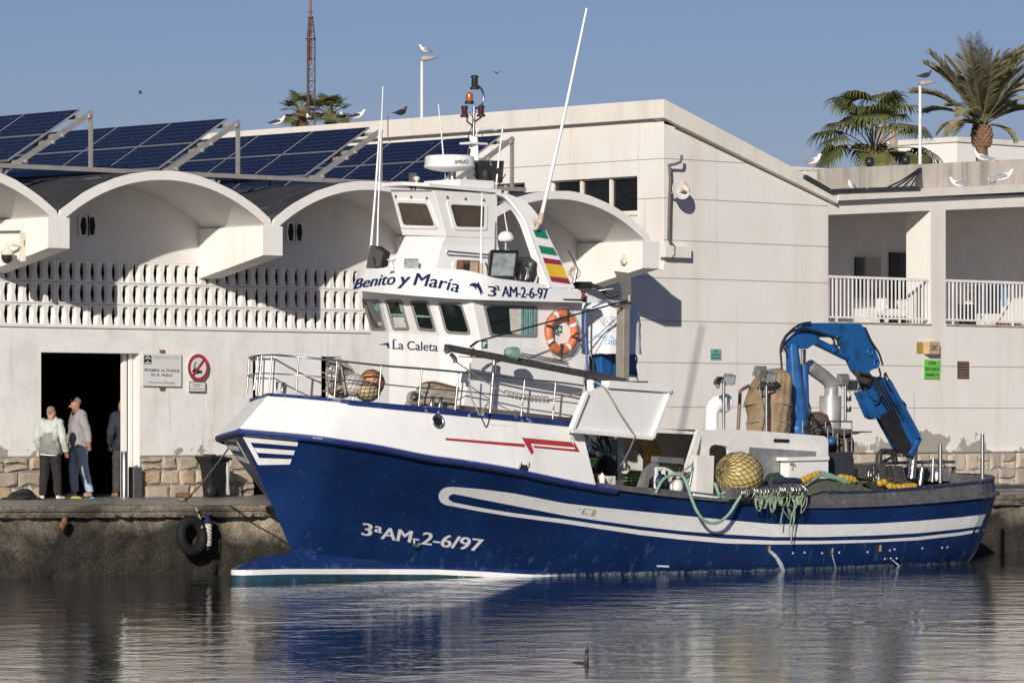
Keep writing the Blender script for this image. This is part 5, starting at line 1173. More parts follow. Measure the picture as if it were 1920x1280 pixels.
mb.build('valve_bank', mat('oily_valve_steel', (.06, .055, .05), .4, metal=.5, var=.5, vs=20), boat)
mb = MB()
for q in range(6): mb.tube(smoothpath(PP([(1442+q*7, 800, .85), (1446+rnd.uniform(-12, 18), 775+rnd.uniform(-10, 10), .92), (1468+rnd.uniform(-8, 8), 768+rnd.uniform(-10, 12), .95), (1482, 785+rnd.uniform(-8, 14), .8)]), 6), .016, 6)
mb.build('deck_hose', m_black, boat); mb = MB()
for q in range(4): mb.tube(smoothpath(PP([(1510, 805+q*3, .75), (1524+q*4, 785+q*8, .9), (1540+q*3, 800+q*5, .9), (1550, 830+q*3, .8)]), 6), .016, 6)
mb.build('deck_hose', m_black, boat)
# aft winch and stanchions
mb = MB(); m_wst = mat('winch_steel', (.24, .215, .19), .4, metal=.8, var=.25, vs=8)
bx(mb, [(1620, 895), (1630, 870), (1660, 868), (1664, 910), (1640, 912)], .4, .5); bx(mb, [(1666, 872), (1690, 873), (1698, 905), (1694, 912), (1668, 910)], .4, .35)
wn = mb.build('net_winch', m_wst, boat, bevel=.01)
mb = MB(); mb.tube(PP([(1648, 868, .5), (1648, 852, .5), (1654, 846, .5), (1676, 846, .5), (1678, 868, .5)]), .055, 10); mb.beam(P(1650, 868, .5), P(1674, 856, .5), .03, .05); mb.build('winch_arm', mat('black_winch_paint', (.03, .03, .03), .5, var=.3), wn)
mb = MB(); c = P(1638, 892, .7)
mb.tube(ringpts(c, (0.25, -1, 0), .19, 24), .02, 6)
for k in range(8): a = k*pi/4; mb.tube([c, c+V((.19*cos(a), .04*cos(a), .19*sin(a)))], .012, 5)
mb.tube(ringpts(c, (0.25, -1, 0), .1, 18), .014, 6); mb.build('hand_wheel', m_steel, wn)
mb = MB()
for a, b_, r in (((1670, 872, .62), (1680, 908, .62), .022), ((1690, 873, .62), (1699, 907, .62), .022)): mb.tube(PP([a, b_]), r, 8)
mb.build('winch_guard', m_steel, wn)
for a, b_, r in (((1709, 897, .5), (1715, 838, .5), .06), ((1725, 910, 1.2), (1729, 877, 1.2), .04), ((1748, 903, .6), (1750, 858, .6), .026), ((1763, 905, 1.2), (1763, 833, 1.2), .034), ((1842, 903, 1.0), (1842, 813, 1.0), .034)):
    mb = MB(); mb.tube(PP([a, b_]), [r*1.15, r], 10); mb.build('stern_post', m_steel, boat)
mb = MB(); mb.tube(PP([(1720, 876.5, 1.2), (1737, 876.5, 1.2)]), .018, 6); mb.build('post_cap', m_dsteel, boat); mb = MB(); mb.tube(PP([(1750, 860, .6), (1760, 873, .8)]), .014, 6); mb.build('post_brace', m_dsteel, boat); mb = MB(); mb.tube(PP([(1764, 858, 1.2), (1773, 877, 1.2)]), .014, 6); mb.build('post_brace', m_dsteel, boat)
mb = MB(); rr = [far(G[i]+outn(Ks, i)*-.03+V((0, 0, .10))) for i in range(iS+6, len(G))]; mb.tube(rr, .028, 8)
for i in range(0, len(rr), 3): mb.tube([rr[i], rr[i]-V((0, 0, .34))], .016, 6)
mb.build('stern_rail', m_steel, boat)
mb = MB(); mb.ball(P(1756, 893, .5), (.06, .06, .085)); mb.build('stern_lamp', m_boatw, boat)
# roller with steel rings over the side
rol = MB(); A_, B_ = P(1372, 922, 2.2), P(1506, 915, 2.25); rol.prism([A_+V((0, 0, -.12)), A_+V((.32, 0, -.10)), A_+V((.38, 0, .05)), A_+V((.03, 0, .06))], (0, .25, 0)); rol.tube([A_+V((.1, 0, 0)), B_], .06, 12)
ro = rol.build('ring_roller', m_greyrub, boat)
mb = MB()
for k in range(26):
    t = .10+.88*k/25+random.uniform(-.01, .01); c = A_.lerp(B_, t)+V((0, 0, -.03)); mb.tube(ringpts(c, (1, random.uniform(-.35, .35), random.uniform(-.3, .3)), .10, 14), .011, 6)
mb.build('net_ring', m_steel, ro)
# ------------------------------------------------------------------ loose things on the boat
def netlines(mb, c, r, ax, n=16, turns=.55, w_=.004, m=0, pts=22, sq=(1, 1, 1)):
    ax = V(ax).normalized(); q = ax.to_track_quat('Z', 'Y').to_matrix()
    for s in (-1, 1):
        for k in range(n):
            path = []
            for i in range(pts+1):
                th = .06+(pi-.12)*i/pts; ph = 2*pi*k/n+s*turns*2*pi*(.5-.5*cos(th))*.5
                p = V((sin(th)*cos(ph), sin(th)*sin(ph), cos(th)))*(r+.003); p = q @ p
                path.append(V(c)+V((p.x*sq[0], p.y*sq[1], p.z*sq[2])))
            mb.tube(path, w_, 4, m, cap=False)
m_net = mat('black_netting', (.018, .018, .018), .8)
def net_ball(name, label, cat, px, py, hb, r, c_, netm, ax, n=14, sq=(1, 1, 1), w_=.005, group=None):
    c = P(px, py, hb); t = thing(name, label, cat, c-V((0, 0, r*sq[2])), group)
    mb = MB(); mb.ball(c, (r*sq[0], r*sq[1], r*sq[2]), 36)
    for p in mb.v: d = p-c; p += d*(.05*NZ.noise(d*(2.2/r)+V((r*90, 0, 0)))+.02*NZ.noise(d*(6/r)))
    mb.build('float', mat(name+'_skin', c_, .45, var=.12, vs=5, dirt=[((.25, .2, .13), 4, .55, .75, .4)]), t)
    mb = MB(); netlines(mb, c, r, ax, n, .55, w_, 0, sq=sq)
    for p in mb.v: d = p-c; p += d*(.05*NZ.noise(d*(2.2/r)+V((r*90, 0, 0)))+.02*NZ.noise(d*(6/r)))+V((.006*NZ.noise(p*14), .0, .010*NZ.noise(p*11+V((5, 5, 5)))))*(r/.25)
    mb.build('netting', netm, t); return t
net_ball('netted_buoy', 'big yellow ball buoy in black netting lying beside the white deck shelter', 'buoy', 1385, 890, 1.98, .385, (.46, .37, .14), m_net, (-.98, .05, .25), 22, (1.02, 1, .95), .0055)
m_gnet = mat('grey_netting', (.30, .29, .27), .9)
net_ball('netted_buoy', 'grey netted buoy at the left of the foredeck pile behind the bow rail', 'buoy', 640, 717, .35, .235, (.34, .29, .22), m_net, (.2, -.5, .8), 13, w_=.006, group='buoys piled on the foredeck')
net_ball('netted_buoy', 'orange netted buoy at the right of the foredeck pile behind the bow rail', 'buoy', 697, 717, .62, .195, (.55, .22, .09), m_net, (.1, -.7, .6), 13, w_=.005, group='buoys piled on the foredeck')
net_ball('netted_buoy', 'tan netted buoy lowest in the foredeck pile behind the bow rail', 'buoy', 690, 734, .95, .165, (.42, .33, .19), m_net, (.5, -.5, .6), 12, (1.2, 1, .9), .006, group='buoys piled on the foredeck')
net_ball('netted_buoy', 'whitish long netted buoy in the middle of the foredeck pile', 'buoy', 664, 722, .80, .16, (.62, .59, .54), m_gnet, (.8, -.3, .5), 14, (1.35, 1, 1.05), .006, group='buoys piled on the foredeck')
t = thing('plastic_sack', 'crumpled white and grey sack tied with rope on top of the foredeck buoys', 'sack', P(640, 700, .3))
def blob(mb, rings, n=26, amp=.03, fr=5, m=0, seed=0, ridge=0):
    rows = []
    for (xl, xr, y, hb, dep) in rings:
        a, b_ = P(xl, y, hb), P(xr, y, hb); c = (a+b_)/2; rx = (b_-a).length/2; row = []
        for k in range(n+1):
            an = 2*pi*k/n; d = V((cos(an)*rx*.80, sin(an)*dep, 0)); p = c+d
            f = 1+amp/ max(.05, rx)*(NZ.noise((p.x*fr+seed, p.y*fr, p.z*fr*.6))+ridge*abs(NZ.noise((an*3, p.z*1.5, seed))))
            row.append(c+d*f+V((0, 0, amp*.5*NZ.noise((p.x*fr, p.y*fr, 3+seed)))))
        row[-1] = row[0].copy(); rows.append(row)
    mb.grid(rows, m, True, True)
    for r, fl in ((rows[0], 0), (rows[-1], 1)):
        c = sum((p for p in r[:-1]), V((0, 0, 0)))/(len(r)-1); vs = r[:-1]+[c]; k_ = len(vs)-1
        mb.add(vs, [((i, (i+1) % k_, k_) if not fl else ((i+1) % k_, i, k_)) for i in range(k_)], m, True)
mb = MB(); blob(mb, [(618, 655, 712, .45, .12), (612, 668, 700, .45, .17), (616, 660, 688, .42, .14), (624, 645, 676, .4, .08), (628, 640, 670, .4, .04)], amp=.05, fr=9, seed=3)
mb.build('sack', mat('grey_white_sacking', (.55, .55, .54), .8, var=.35, vs=14, bump=.6, bs=30), t)
mb = MB()
for k in range(9):
    a = random.uniform(0, 6); mb.tube(smoothpath([P(614+random.uniform(0, 50), 676+random.uniform(0, 40), .75) for _ in range(4)], 5), .014, 6)
mb.tube(smoothpath(PP([(615, 740, .8), (612, 700, .7), (618, 678, .6), (635, 674, .6), (640, 690, .8), (648, 740, .95)]), 5), .016, 6)
mb.build('tie_rope', m_rope, t)
# heap of mooring rope
t = thing('rope_coil', 'heap of thick weathered mooring rope coiled on the foredeck', 'rope', P(820, 766, 1.2))
rnd = random.Random(5)
mb = MB(); pts = []
for k in range(150):
    an = k*.44+rnd.uniform(-.15, .15); lay = k/150
    cx = 822+rnd.uniform(-5, 5); rx = 50-18*lay+rnd.uniform(-6, 6); yb = 760-30*lay+rnd.uniform(-3, 3)
    c = P(cx, yb, .95); pts.append(c+V((cos(an)*rx/88, sin(an)*(.28-.08*lay), rnd.uniform(-.03, .03))))
mb.tube(smoothpath(pts, 4), .034, 8); mb.tube(smoothpath(PP([(790, 758, 1.2), (772, 755, 1.25), (766, 745, 1.25), (772, 737, 1.2), (786, 742, 1.1), (800, 750, 1.1)]), 5), .034, 8)
mb.build('hawser', m_rope, t)
mb = MB(); mb.tube(smoothpath(PP([(790, 725, .95), (810, 720, 1.0), (840, 727, 1.0), (865, 735, 1.0), (872, 752, 1.05)]), 6), .055, 10); mb.build('hawser', mat('tan_hawser', (.34, .26, .15), .9, var=.3, vs=20, bump=.5, bs=50), t)
# life ring
c = P(1053, 622.5, 1.33); t = thing('life_ring', 'orange life ring with white bands hanging on the wheelhouse side', 'life ring', c-V((0, 0, .35)))
m_or = mat('faded_orange', (.66, .17, .065), .5, var=.12, vs=4, dirt=[((.70, .36, .24), 3, .5, .7, .6)]); m_tape = mat('white_reflective_tape', (.80, .80, .79), .4)
mb = MB(); n, mm = 64, 14; RM, rm = .282, .070; rows = []
for i in range(n+1):
    a = 2*pi*i/n; ra = V((cos(a), 0, sin(a))); rows.append([c+ra*(RM+rm*cos(2*pi*k/mm))+V((0, -rm*.85*sin(2*pi*k/mm), 0)) for k in range(mm+1)])
for i in range(n):
    band_ = any(abs(((i+.5)/n*360-d+180) % 360-180) < 6.5 for d in (28, 118, 208, 298)); mb.grid(rows[i:i+2], 1 if band_ else 0, True)
mb.build('ring', [m_or, m_tape], t)
mb = MB(); pts = []
for i in range(65):
    a = 2*pi*i/64; pts.append(c+V((cos(a), 0, sin(a)))*(RM+rm+.012+.03*abs(sin(2*(a-.5))))+V((0, -.02, 0)))
mb.tube(pts, .007, 5); mb.tube(smoothpath(PP([(1053, 660, 1.35), (1056, 668, 1.33), (1060, 678, 1.33), (1066, 681, 1.32)]), 4), .012, 5); mb.build('grab_line', m_rope, t)
for a in (75, 165, 255, 340): mb = MB(); ra = V((cos(R(a)), 0, sin(R(a)))); mb.beam(c+ra*(RM-.09)+V((0, -.06, 0)), c+ra*(RM+.10)+V((0, -.06, 0)), .05, .03); mb.build('strap', m_boom, t)
# bulk bag over the crane head
t = thing('bulk_bag', 'white woven bulk bag pulled over the head of the forward crane', 'bag', P(1145, 665, .9))
def squarebag(mb, levels, seed=1, n=48):
    rows = []
    for (y, wu, wv_) in levels:
        c = P(1143, y, .88); row = []
        for k in range(n+1):
            a = 2*pi*k/n+pi/4; s_ = max(abs(cos(a)), abs(sin(a))); f = .82+.18/s_ if s_ else 1
            p = V((cos(a)/s_**.55*wu/2*1.05, sin(a)/s_**.55*wv_/2*1.05, 0))
            nz = .03*NZ.noise((c.x*3+p.x*5, p.y*5+seed, c.z*4))+.018*NZ.noise((p.x*14, p.y*14, c.z*10))
            row.append(c+p*(1+nz*1.8)+V((0, 0, .02*NZ.noise((p.x*6, p.y*6, seed)))))
        row[-1] = row[0].copy(); rows.append(row)
    mb.grid(rows, 0, True, True); return rows
bag = MB(); lv_ = [(568+ i*(664-568)/12, interp([(0, .66), (2, .80), (12, .86)], i), interp([(0, .56), (3, .70), (12, .76)], i)) for i in range(13)]
rows = squarebag(bag, lv_); top_ = rows[0][:-1]; cc = sum(top_, V((0, 0, 0)))/len(top_); bag.add(top_+[cc+V((0, 0, .05))], [(i, (i+1) % len(top_), len(top_)) for i in range(len(top_))], 0, True)
m_bag = mat('woven_white_plastic', (.74, .75, .77), .55, var=.06, vs=3, bump=.35, bs=7); bv_b = bag.bvh(); bag.build('bag', m_bag, t)
mb = MB(); decal_text(mb, bv_b, 'BIG', (1156, 637), (-22, -2), (0, 11), bold=.03, off=.006); decal_text(mb, bv_b, 'BIG BAG SACK', (1150, 632), (-38, -2), (0, 2.5), off=.006); decal_text(mb, bv_b, 'CONCEPTO', (1149, 629), (-33, -3), (0, 4), off=.006); mb.build('blue_print', mat('blue_print', (.16, .36, .58), .6), t)
mb = MB()
for k, y in enumerate((596, 601, 605, 609, 613)): decal_text(mb, bv_b, ['XXX 7KN BW', 'SWL 1000 KG', 'UN 13H3 Y', 'LOTE', 'SACO'][k], (1153, y-3), (-34+k*3, -1), (0, 3.2), off=.006)
mb.build('grey_print', mat('grey_print', (.22, .22, .26), .6), t)
mb = MB(); mb.tube(smoothpath(PP([(1098, 580, 1.25), (1097, 620, 1.27), (1099, 655, 1.27), (1102, 690, 1.2), (1106, 712, 1.1)]), 6), .018, 6); mb.tube(smoothpath(PP([(1101, 645, 1.3), (1128, 622, 1.32), (1160, 592, 1.35)]), 5), .008, 5); mb.tube(smoothpath(PP([(1187, 660, .6), (1194, 672, .6), (1190, 690, .6)]), 5), .016, 6); mb.build('blue_tie', mat('blue_rope', (.10, .19, .48), .7), t)
# tarpaulin covered winch
mb = MB(); blob(mb, [(1404, 1476, 812, .7, .32), (1406, 1476, 795, .7, .33), (1407, 1476, 780, .7, .33), (1405, 1477, 766, .7, .36), (1402, 1477, 756, .7, .38), (1405, 1477, 745, .7, .36), (1411, 1477, 732, .7, .34), (1417, 1477, 720, .7, .32), (1423, 1477, 709, .7, .29), (1430, 1475, 700, .7, .24), (1438, 1470, 694, .7, .16), (1448, 1462, 691, .7, .05)], n=72, amp=.055, fr=6.5, seed=8, ridge=1.3)
o = mb.build('tarpaulin_cover', mat('sun_bleached_canvas', (.27, .195, .115), .9, var=.3, vs=3.5, bump=1, bs=7, dirt=[((.20, .14, .09), 2.2, .52, .72, .6)]))
mb = MB()
for y, xl, xr, dep in ((757, 1402, 1477, .38), (790, 1406, 1476, .34)):
    a, b_ = P(xl, y, .7), P(xr, y, .7); cc = (a+b_)/2; rx = (b_-a).length/2
    mb.tube([cc+V((cos(R(k*15))*rx*.86, sin(R(k*15))*dep*1.06, .03*sin(R(k*30)))) for k in range(25)], .012, 5)
mb.tube(smoothpath(PP([(1428, 706, 1.02), (1424, 735, 1.07), (1430, 765, 1.09), (1422, 805, 1.06)]), 5), .010, 5)
mb.build('tie_rope', m_rope, o)
tag(o, 'tan canvas tarpaulin tied over machinery beside the blue deck crane', 'tarpaulin')
mb = MB(); blob(mb, [(1508, 1560, 838, .35, .3), (1510, 1556, 815, .35, .3), (1512, 1550, 795, .35, .28), (1518, 1545, 778, .35, .2), (1524, 1538, 772, .35, .06)], amp=.05, fr=4, seed=12, ridge=.5)
tag(mb.build('brown_sack', mat('dark_brown_canvas', (.075, .048, .038), .85, var=.3, vs=4, bump=.4, bs=12)), 'dark brown sack slumped behind the deck rack right of the crane column', 'sack')
mb = MB(); blob(mb, [(1556, 1596, 848, .35, .25), (1555, 1596, 828, .35, .25), (1560, 1592, 812, .35, .2), (1568, 1586, 806, .35, .05)], amp=.04, fr=5, seed=2)
tag(mb.build('brown_sack', bpy.data.materials['dark_brown_canvas']), 'dark brown bundle inside the steel rack above the dark engine casing', 'sack')
# green fish crates
m_cr = mat('green_crate_plastic', (.030, .085, .022), .55, var=.15, vs=4); m_cr2 = mat('bright_green_crate_plastic', (.20, .42, .06), .5)
def crate(label, c, cm):
    mb = MB(); x, y, z = c; L_, B_, H_ = .56, .38, .22
    mb.box(x, x+L_, y, y+B_, z, z+.02)
    for k in range(4):
        z0 = z+.02+k*.05; g = .034 if k < 3 else .05
        mb.box(x, x+L_, y, y+.018, z0, z0+g); mb.box(x, x+L_, y+B_-.018, y+B_, z0, z0+g); mb.box(x, x+.018, y+.0181, y+B_-.0181, z0, z0+g); mb.box(x+L_-.018, x+L_, y+.0181, y+B_-.0181, z0, z0+g)
    for xx in (x+.001, x+.27, x+L_-.041): mb.box(xx, xx+.04, y-.012, y+.012, z, z+H_)
    return tag(mb.build('fish_crate', cm), label, 'crate', 'green fish crates on the working deck')
x0 = P(1092, 850, .35).x
for si in range(3):
    for k in range(4 if si else 5):
        crate('dark green slatted fish crate in the stacks under the white side tray' if k < 3 or si == 0 else ('bright green rimmed fish crate topmost of the middle stack' if si == 1 else 'bright green rimmed fish crate topmost of the right stack'), (x0+si*.62, BV-.50, .73+k*.225), m_cr if k < 3 or si == 0 else m_cr2)
def cloth(rows, name, m_, label, cat, th=.012):
    mb = MB(); g = [smoothpath(PP(r), 4) for r in rows]
    for r in g:
        for i, p in enumerate(r): p += V((0, .03*NZ.noise((p.x*7, p.z*9, 1)), .03*NZ.noise((p.x*8, p.z*6, 5))))
    mb.grid(g, 0, True); mb.grid([[p+V((0, th, 0)) for p in r] for r in g], 0, True, True); return tag(mb.build(name, m_), label, cat)
m_oil = mat('orange_oilskin', (.50, .22, .02), .4, var=.25, vs=5, dirt=[((.05, .035, .02), 3, .5, .65, .8)])
cloth([[(1190, 828, .6), (1205, 824, .62), (1220, 825, .62), (1234, 831, .6)], [(1192, 836, .78), (1206, 838, .8), (1222, 840, .8), (1237, 842, .76)], [(1206, 860, .82), (1212, 862, .84), (1224, 864, .84), (1236, 864, .8)], [(1206, 900, .84), (1214, 905, .86), (1226, 900, .86), (1234, 878, .82)]], 'oilskin', m_oil, 'orange and black oilskins thrown over the green crates', 'clothing')
mb = MB(); blob(mb, [(1112, 1130, 903, 1.3, .12), (1110, 1130, 894, 1.3, .12), (1114, 1126, 888, 1.3, .06)], amp=.03, fr=9); tag(mb.build('yellow_bag', m_oil), 'small yellow bag beside the white bottle on the bulwark', 'bag')
mb = MB(); c = P(1129, 911, 1.75); mb.lathe(c, [(.04, 0), (.045, .01), (.045, .17), (.03, .185), (.015, .19), (.015, .21)], 14); tag(mb.build('bottle', m_boatw), 'white plastic bottle standing on the bulwark below the tray', 'bottle')
mb = MB(); mb.prism(PP([(1136, 892, 1.6), (1154, 892, 1.6), (1154, 912, 1.6), (1135, 911, 1.6)]), (0, .2, 0)); mb.prism(PP([(1138, 909, 1.61), (1147, 895, 1.61), (1150, 897, 1.61), (1141, 910, 1.61)]), (0, .012, 0), 1); tag(mb.build('foil_box', [mat('crinkled_white_foil', (.66, .65, .63), .35, var=.25, vs=20, bump=.6, bs=35), mat_bracket], bevel=.01), 'crinkled white box with brown tape beside the bottle', 'box')
mb = MB(); pts = PP([(1166, 850, 1.2), (1172, 862, 1.25), (1176, 872, 1.25), (1180, 876, 1.25), (1174, 886, 1.25), (1166, 884, 1.2)]); mb.tube(smoothpath(pts, 5), .02, 6); mb.tube(smoothpath(PP([(1168, 855, 1.2), (1175, 866, 1.22), (1172, 882, 1.22), (1167, 886, 1.2)]), 5), .018, 6)
tag(mb.build('rope_hank', mat('pale_rope', (.55, .52, .44), .9, var=.2, vs=20)), 'pale rope hank hanging on the net roller frame', 'rope')
# nets, floats and green ropes aft
m_darknet = mat('dark_fishing_net', (.022, .024, .021), .95, var=.5, vs=14, bump=1, bs=40, dirt=[((.055, .060, .042), 3, .5, .62, .8)])
mb = MB(); rows = []
for i in range(100):
    u = 9.9+i*.05; row = []
    for k in range(68):
        hb = 1.9-k*.055; env = min(1, (u-9.8)/.5)*min(1, (15.3-u)/1.4); lim = RK*math.sqrt(max(0, 1-((u-UC)/RK)**2))-.1 if u > UC else 1.95
        hb2 = max(-lim, min(lim, hb)); zt = interp([(9.9, 1.24), (10.6, 1.38), (11.5, 1.36), (12.4, 1.32), (14, 1.33)], u)
        row.append(V((u, BV-hb2, .8+(zt-.8)*max(.05, env)*(1 if abs(hb) < 1.7 else .93)+.07*NZ.noise((u*2.2, hb*2.2, 4))+.06*NZ.noise((u*5, hb*5, 1))+.035*NZ.noise((u*13, hb*13, 2)))))
    rows.append(row)
mb.grid(rows, 0, True); tag(mb.build('fishing_net', m_darknet), 'dark fishing net heaped over the aft working deck', 'net')
m_olive = mat('olive_net', (.085, .095, .065), .95, var=.4, vs=18, bump=1, bs=50)
cloth([[(1500, 918, 1.9), (1515, 905, 1.8), (1540, 898, 1.75), (1575, 896, 1.75), (1605, 899, 1.8)], [(1503, 924, 1.98), (1520, 912, 1.96), (1545, 904, 1.95), (1580, 903, 1.95), (1620, 912, 1.96)], [(1512, 932, 2.06), (1530, 924, 2.05), (1555, 920, 2.04), (1590, 920, 2.04), (1640, 921, 2.03)]], 'net_fold', m_olive, 'olive net folded over the aft bulwark near the ring roller', 'net', .04)
mb = MB(); blob(mb, [(1430, 1500, 918, 1.8, .25), (1432, 1496, 905, 1.8, .25), (1438, 1470, 892, 1.75, .16), (1445, 1460, 887, 1.7, .06)], amp=.07, fr=7, seed=5)
tag(mb.build('net_bundle', mat('dark_green_net', (.020, .045, .035), .95, var=.5, vs=16, bump=1, bs=40)), 'dark green net bundle between the yellow buoy and the cabinet', 'net')
mb = MB(); mb.tube(smoothpath(PP([(1452, 905, 1.95), (1468, 901, 1.98), (1490, 901, 1.98), (1504, 904, 1.96)]), 5), .055, 10); tag(mb.build('navy_net_roll', mat('navy_net', (.014, .018, .06), .9, var=.4, vs=20, bump=.8, bs=50)), 'navy net roll lying above the ring roller', 'net')
m_gr = mat('pale_green_rope', (.21, .36, .27), .85, var=.25, vs=25); rnd = random.Random(9); mb = MB()
for k in range(11):
    a, b_ = 1498+rnd.uniform(0, 14), 1590+rnd.uniform(-8, 22); y1 = 908+rnd.uniform(-4, 4); y2 = 903+rnd.uniform(-4, 4); top_y = 884+rnd.uniform(0, 9); mx = 1535+rnd.uniform(-8, 14)
    mb.tube(smoothpath(PP([(a, y1, 1.98), ((a+mx)/2, (y1+top_y)/2-2, 1.97), (mx, top_y, 1.95), ((mx+b_)/2, top_y+5+rnd.uniform(0, 4), 1.95), (b_, y2, 1.94)]), 6), .020, 6)
tag(mb.build('rope_bundle', m_gr), 'pale green ropes looped over the net heap by the cabinet', 'rope')
rnd = random.Random(4); mb = MB(); m_or2 = mat('faded_sage_rope', (.27, .33, .235), .9, var=.3, vs=20)
for k in range(46):
    t0 = rnd.uniform(.28, 1.0); w2 = rnd.uniform(.03, .10); x = 1380+124*t0; dp = rnd.uniform(10, 32) if rnd.random() < .7 else rnd.uniform(25, 46)
    mb.tube(smoothpath(PP([(x, 917, 2.25), (x+rnd.uniform(-4, 6), 917+dp*.7, 2.30), (x+8*rnd.uniform(.2, 1), 917+dp, 2.31), (x+13*rnd.uniform(.5, 1), 917+dp*.6, 2.29), (x+12, 917, 2.22)]), 4), rnd.uniform(.007, .011), 5)
for x0_, pts in ((0, [(1478, 950), (1484, 965), (1481, 985), (1480, 1005)]), (1, [(1488, 955), (1490, 970), (1486, 990), (1483, 1018)]), (2, [(1470, 950), (1465, 970), (1464, 985)]), (3, [(1492, 945), (1488, 975), (1486, 995)]), (4, [(1476, 945), (1482, 968), (1490, 952), (1498, 930)]), (5, [(1466, 952), (1480, 972), (1485, 968), (1492, 935)])): mb.tube(smoothpath(PP([(x, y, 2.27-(y-940)*.0016) for x, y in pts]), 5), .010, 5)
tag(mb.build('rope_fringe', m_or2), 'tangle of sage green ropes hanging over the hull from the ring roller', 'rope')
mb = MB(); mb.tube(smoothpath(PP([(1229, 925, 2.1), (1240, 903, 2.02), (1252, 893, 2.0), (1266, 889, 2.02), (1279, 892, 2.05), (1288, 908, 2.10), (1297, 935, 2.16), (1308, 960, 2.2), (1322, 976, 2.22), (1336, 980, 2.23), (1352, 976, 2.23), (1368, 962, 2.22), (1380, 943, 2.22), (1392, 925, 2.25), (1400, 920, 2.25)]), 6), .026, 8)
tag(mb.build('green_rope', m_gr), 'thick pale green rope hanging in a loop down the blue hull', 'rope')
mb = MB(); mb.tube(smoothpath(PP([(1319, 803, 1.45), (1314, 820, 1.5), (1308, 845, 1.6), (1297, 870, 1.7), (1280, 883, 1.9)]), 6), .012, 5); mb.tube(smoothpath(PP([(1319, 803, 1.45), (1313, 830, 1.5), (1306, 862, 1.6), (1296, 883, 1.75), (1286, 893, 1.9)]), 6), .010, 5); mb.tube(smoothpath(PP([(1340, 905, 1.9), (1347, 925, 2.0), (1346, 935, 2.05)]), 4), .026, 8)
mb.tube(smoothpath(PP([(1352, 926, 2.0), (1362, 922, 2.02), (1370, 928, 2.02), (1362, 934, 2.02), (1352, 930, 2.02)]), 4), .026, 6)
tag(mb.build('green_rope', m_gr), 'thin teal rope tied from the shelter roof down to the hanging blocks', 'rope')
fl = MB(); fl.ball((0, 0, 0), (.085, .06, .06), 12); fo = fl.build('net_float', mat('yellow_float', (.47, .29, .03), .45, var=.15), org=(0, 0, 0))
tag(fo, 'yellow net float strung along the net heap on the aft deck', 'net float', 'yellow floats on the net')
spots = []
def fpath(a, n):
    q = smoothpath(PP(a), 8)
    for k in range(n): spots.append(q[int(k*(len(q)-1)/(n-1))])
fpath([(1506, 901, 1.98), (1518, 894, 1.95), (1532, 889, 1.93)], 5); fpath([(1578, 895, 1.9), (1590, 897, 1.92), (1599, 899, 1.92)], 4); fpath([(1650, 906, 1.7), (1656, 904, 1.7)], 2); fpath([(1668, 911, 1.85), (1680, 913, 1.86), (1695, 913, 1.86)], 4); fpath([(1699, 912, 1.86), (1712, 911, 1.86)], 3)
for i, p in enumerate(spots):
    o = fo if i == 0 else fo.copy()
    if i: COL.objects.link(o)
    o.location = p; o.rotation_euler = (random.uniform(-.4, .4), random.uniform(-.4, .4), random.uniform(-.5, .5))
rnd = random.Random(77); mb = MB()
for q in range(26):
    x = rnd.uniform(1560, 1700); hb = rnd.uniform(.6, 1.8); y0 = interp([(1560, 896), (1640, 905), (1790, 893)], x)+rnd.uniform(-3, 8)
    mb.tube(smoothpath([P(x+k*rnd.uniform(4, 9), y0+rnd.uniform(-5, 5), hb+rnd.uniform(-.1, .1)) for k in range(5)], 4), rnd.uniform(.008, .014), 5)
tag(mb.build('net_lines', mat('brown_net_rope', (.10, .085, .06), .9, var=.4, vs=20)), 'loose brown net lines strewn over the dark net heap near the stern', 'rope')
# water running out of the scuppers
m_jet = mat('pouring_water', (.62, .68, .72), .1, var=.3, vs=18, bump=.8, bs=30, trans=.5)
def jet(pts, r, label):
    mb = MB(); q = [hit(bv_h, x, y, o_) for x, y, o_ in pts]; q = [p for p in q if p]; q = smoothpath(q, 6)
    mb.tube(q, [r*(.7+.5*NZ.noise((i*1.3, r*90, 2))+.6*i/len(q)) for i in range(len(q))], 8); tag(mb.build('water_jet', m_jet), label, 'water jet')
jet([(1441, 1032, .01), (1447, 1038, .06), (1453, 1050, .12), (1458, 1064, .16)], .035, 'stream of water pouring from the largest hull scupper')
jet([(1559, 1037, .01), (1561, 1050, .03), (1564, 1062, .05)], .010, 'thin trickle of water below the middle scupper')
mb = MB()
for x, y in ((1660, 1048), (1671, 1047), (1682, 1047)):
    c = hit(bv_h, x, y, -.01); mb.lathe(c, [(.03, 0), (.035, .02), (.02, .025)], 10, 0, (0, -1, 0))
mb.build('pipe_outlet', m_steel, hull)
jet([(1671, 1048, .02), (1677, 1052, .10), (1683, 1060, .16)], .014, 'short water jet beside the pipe outlets near the stern')
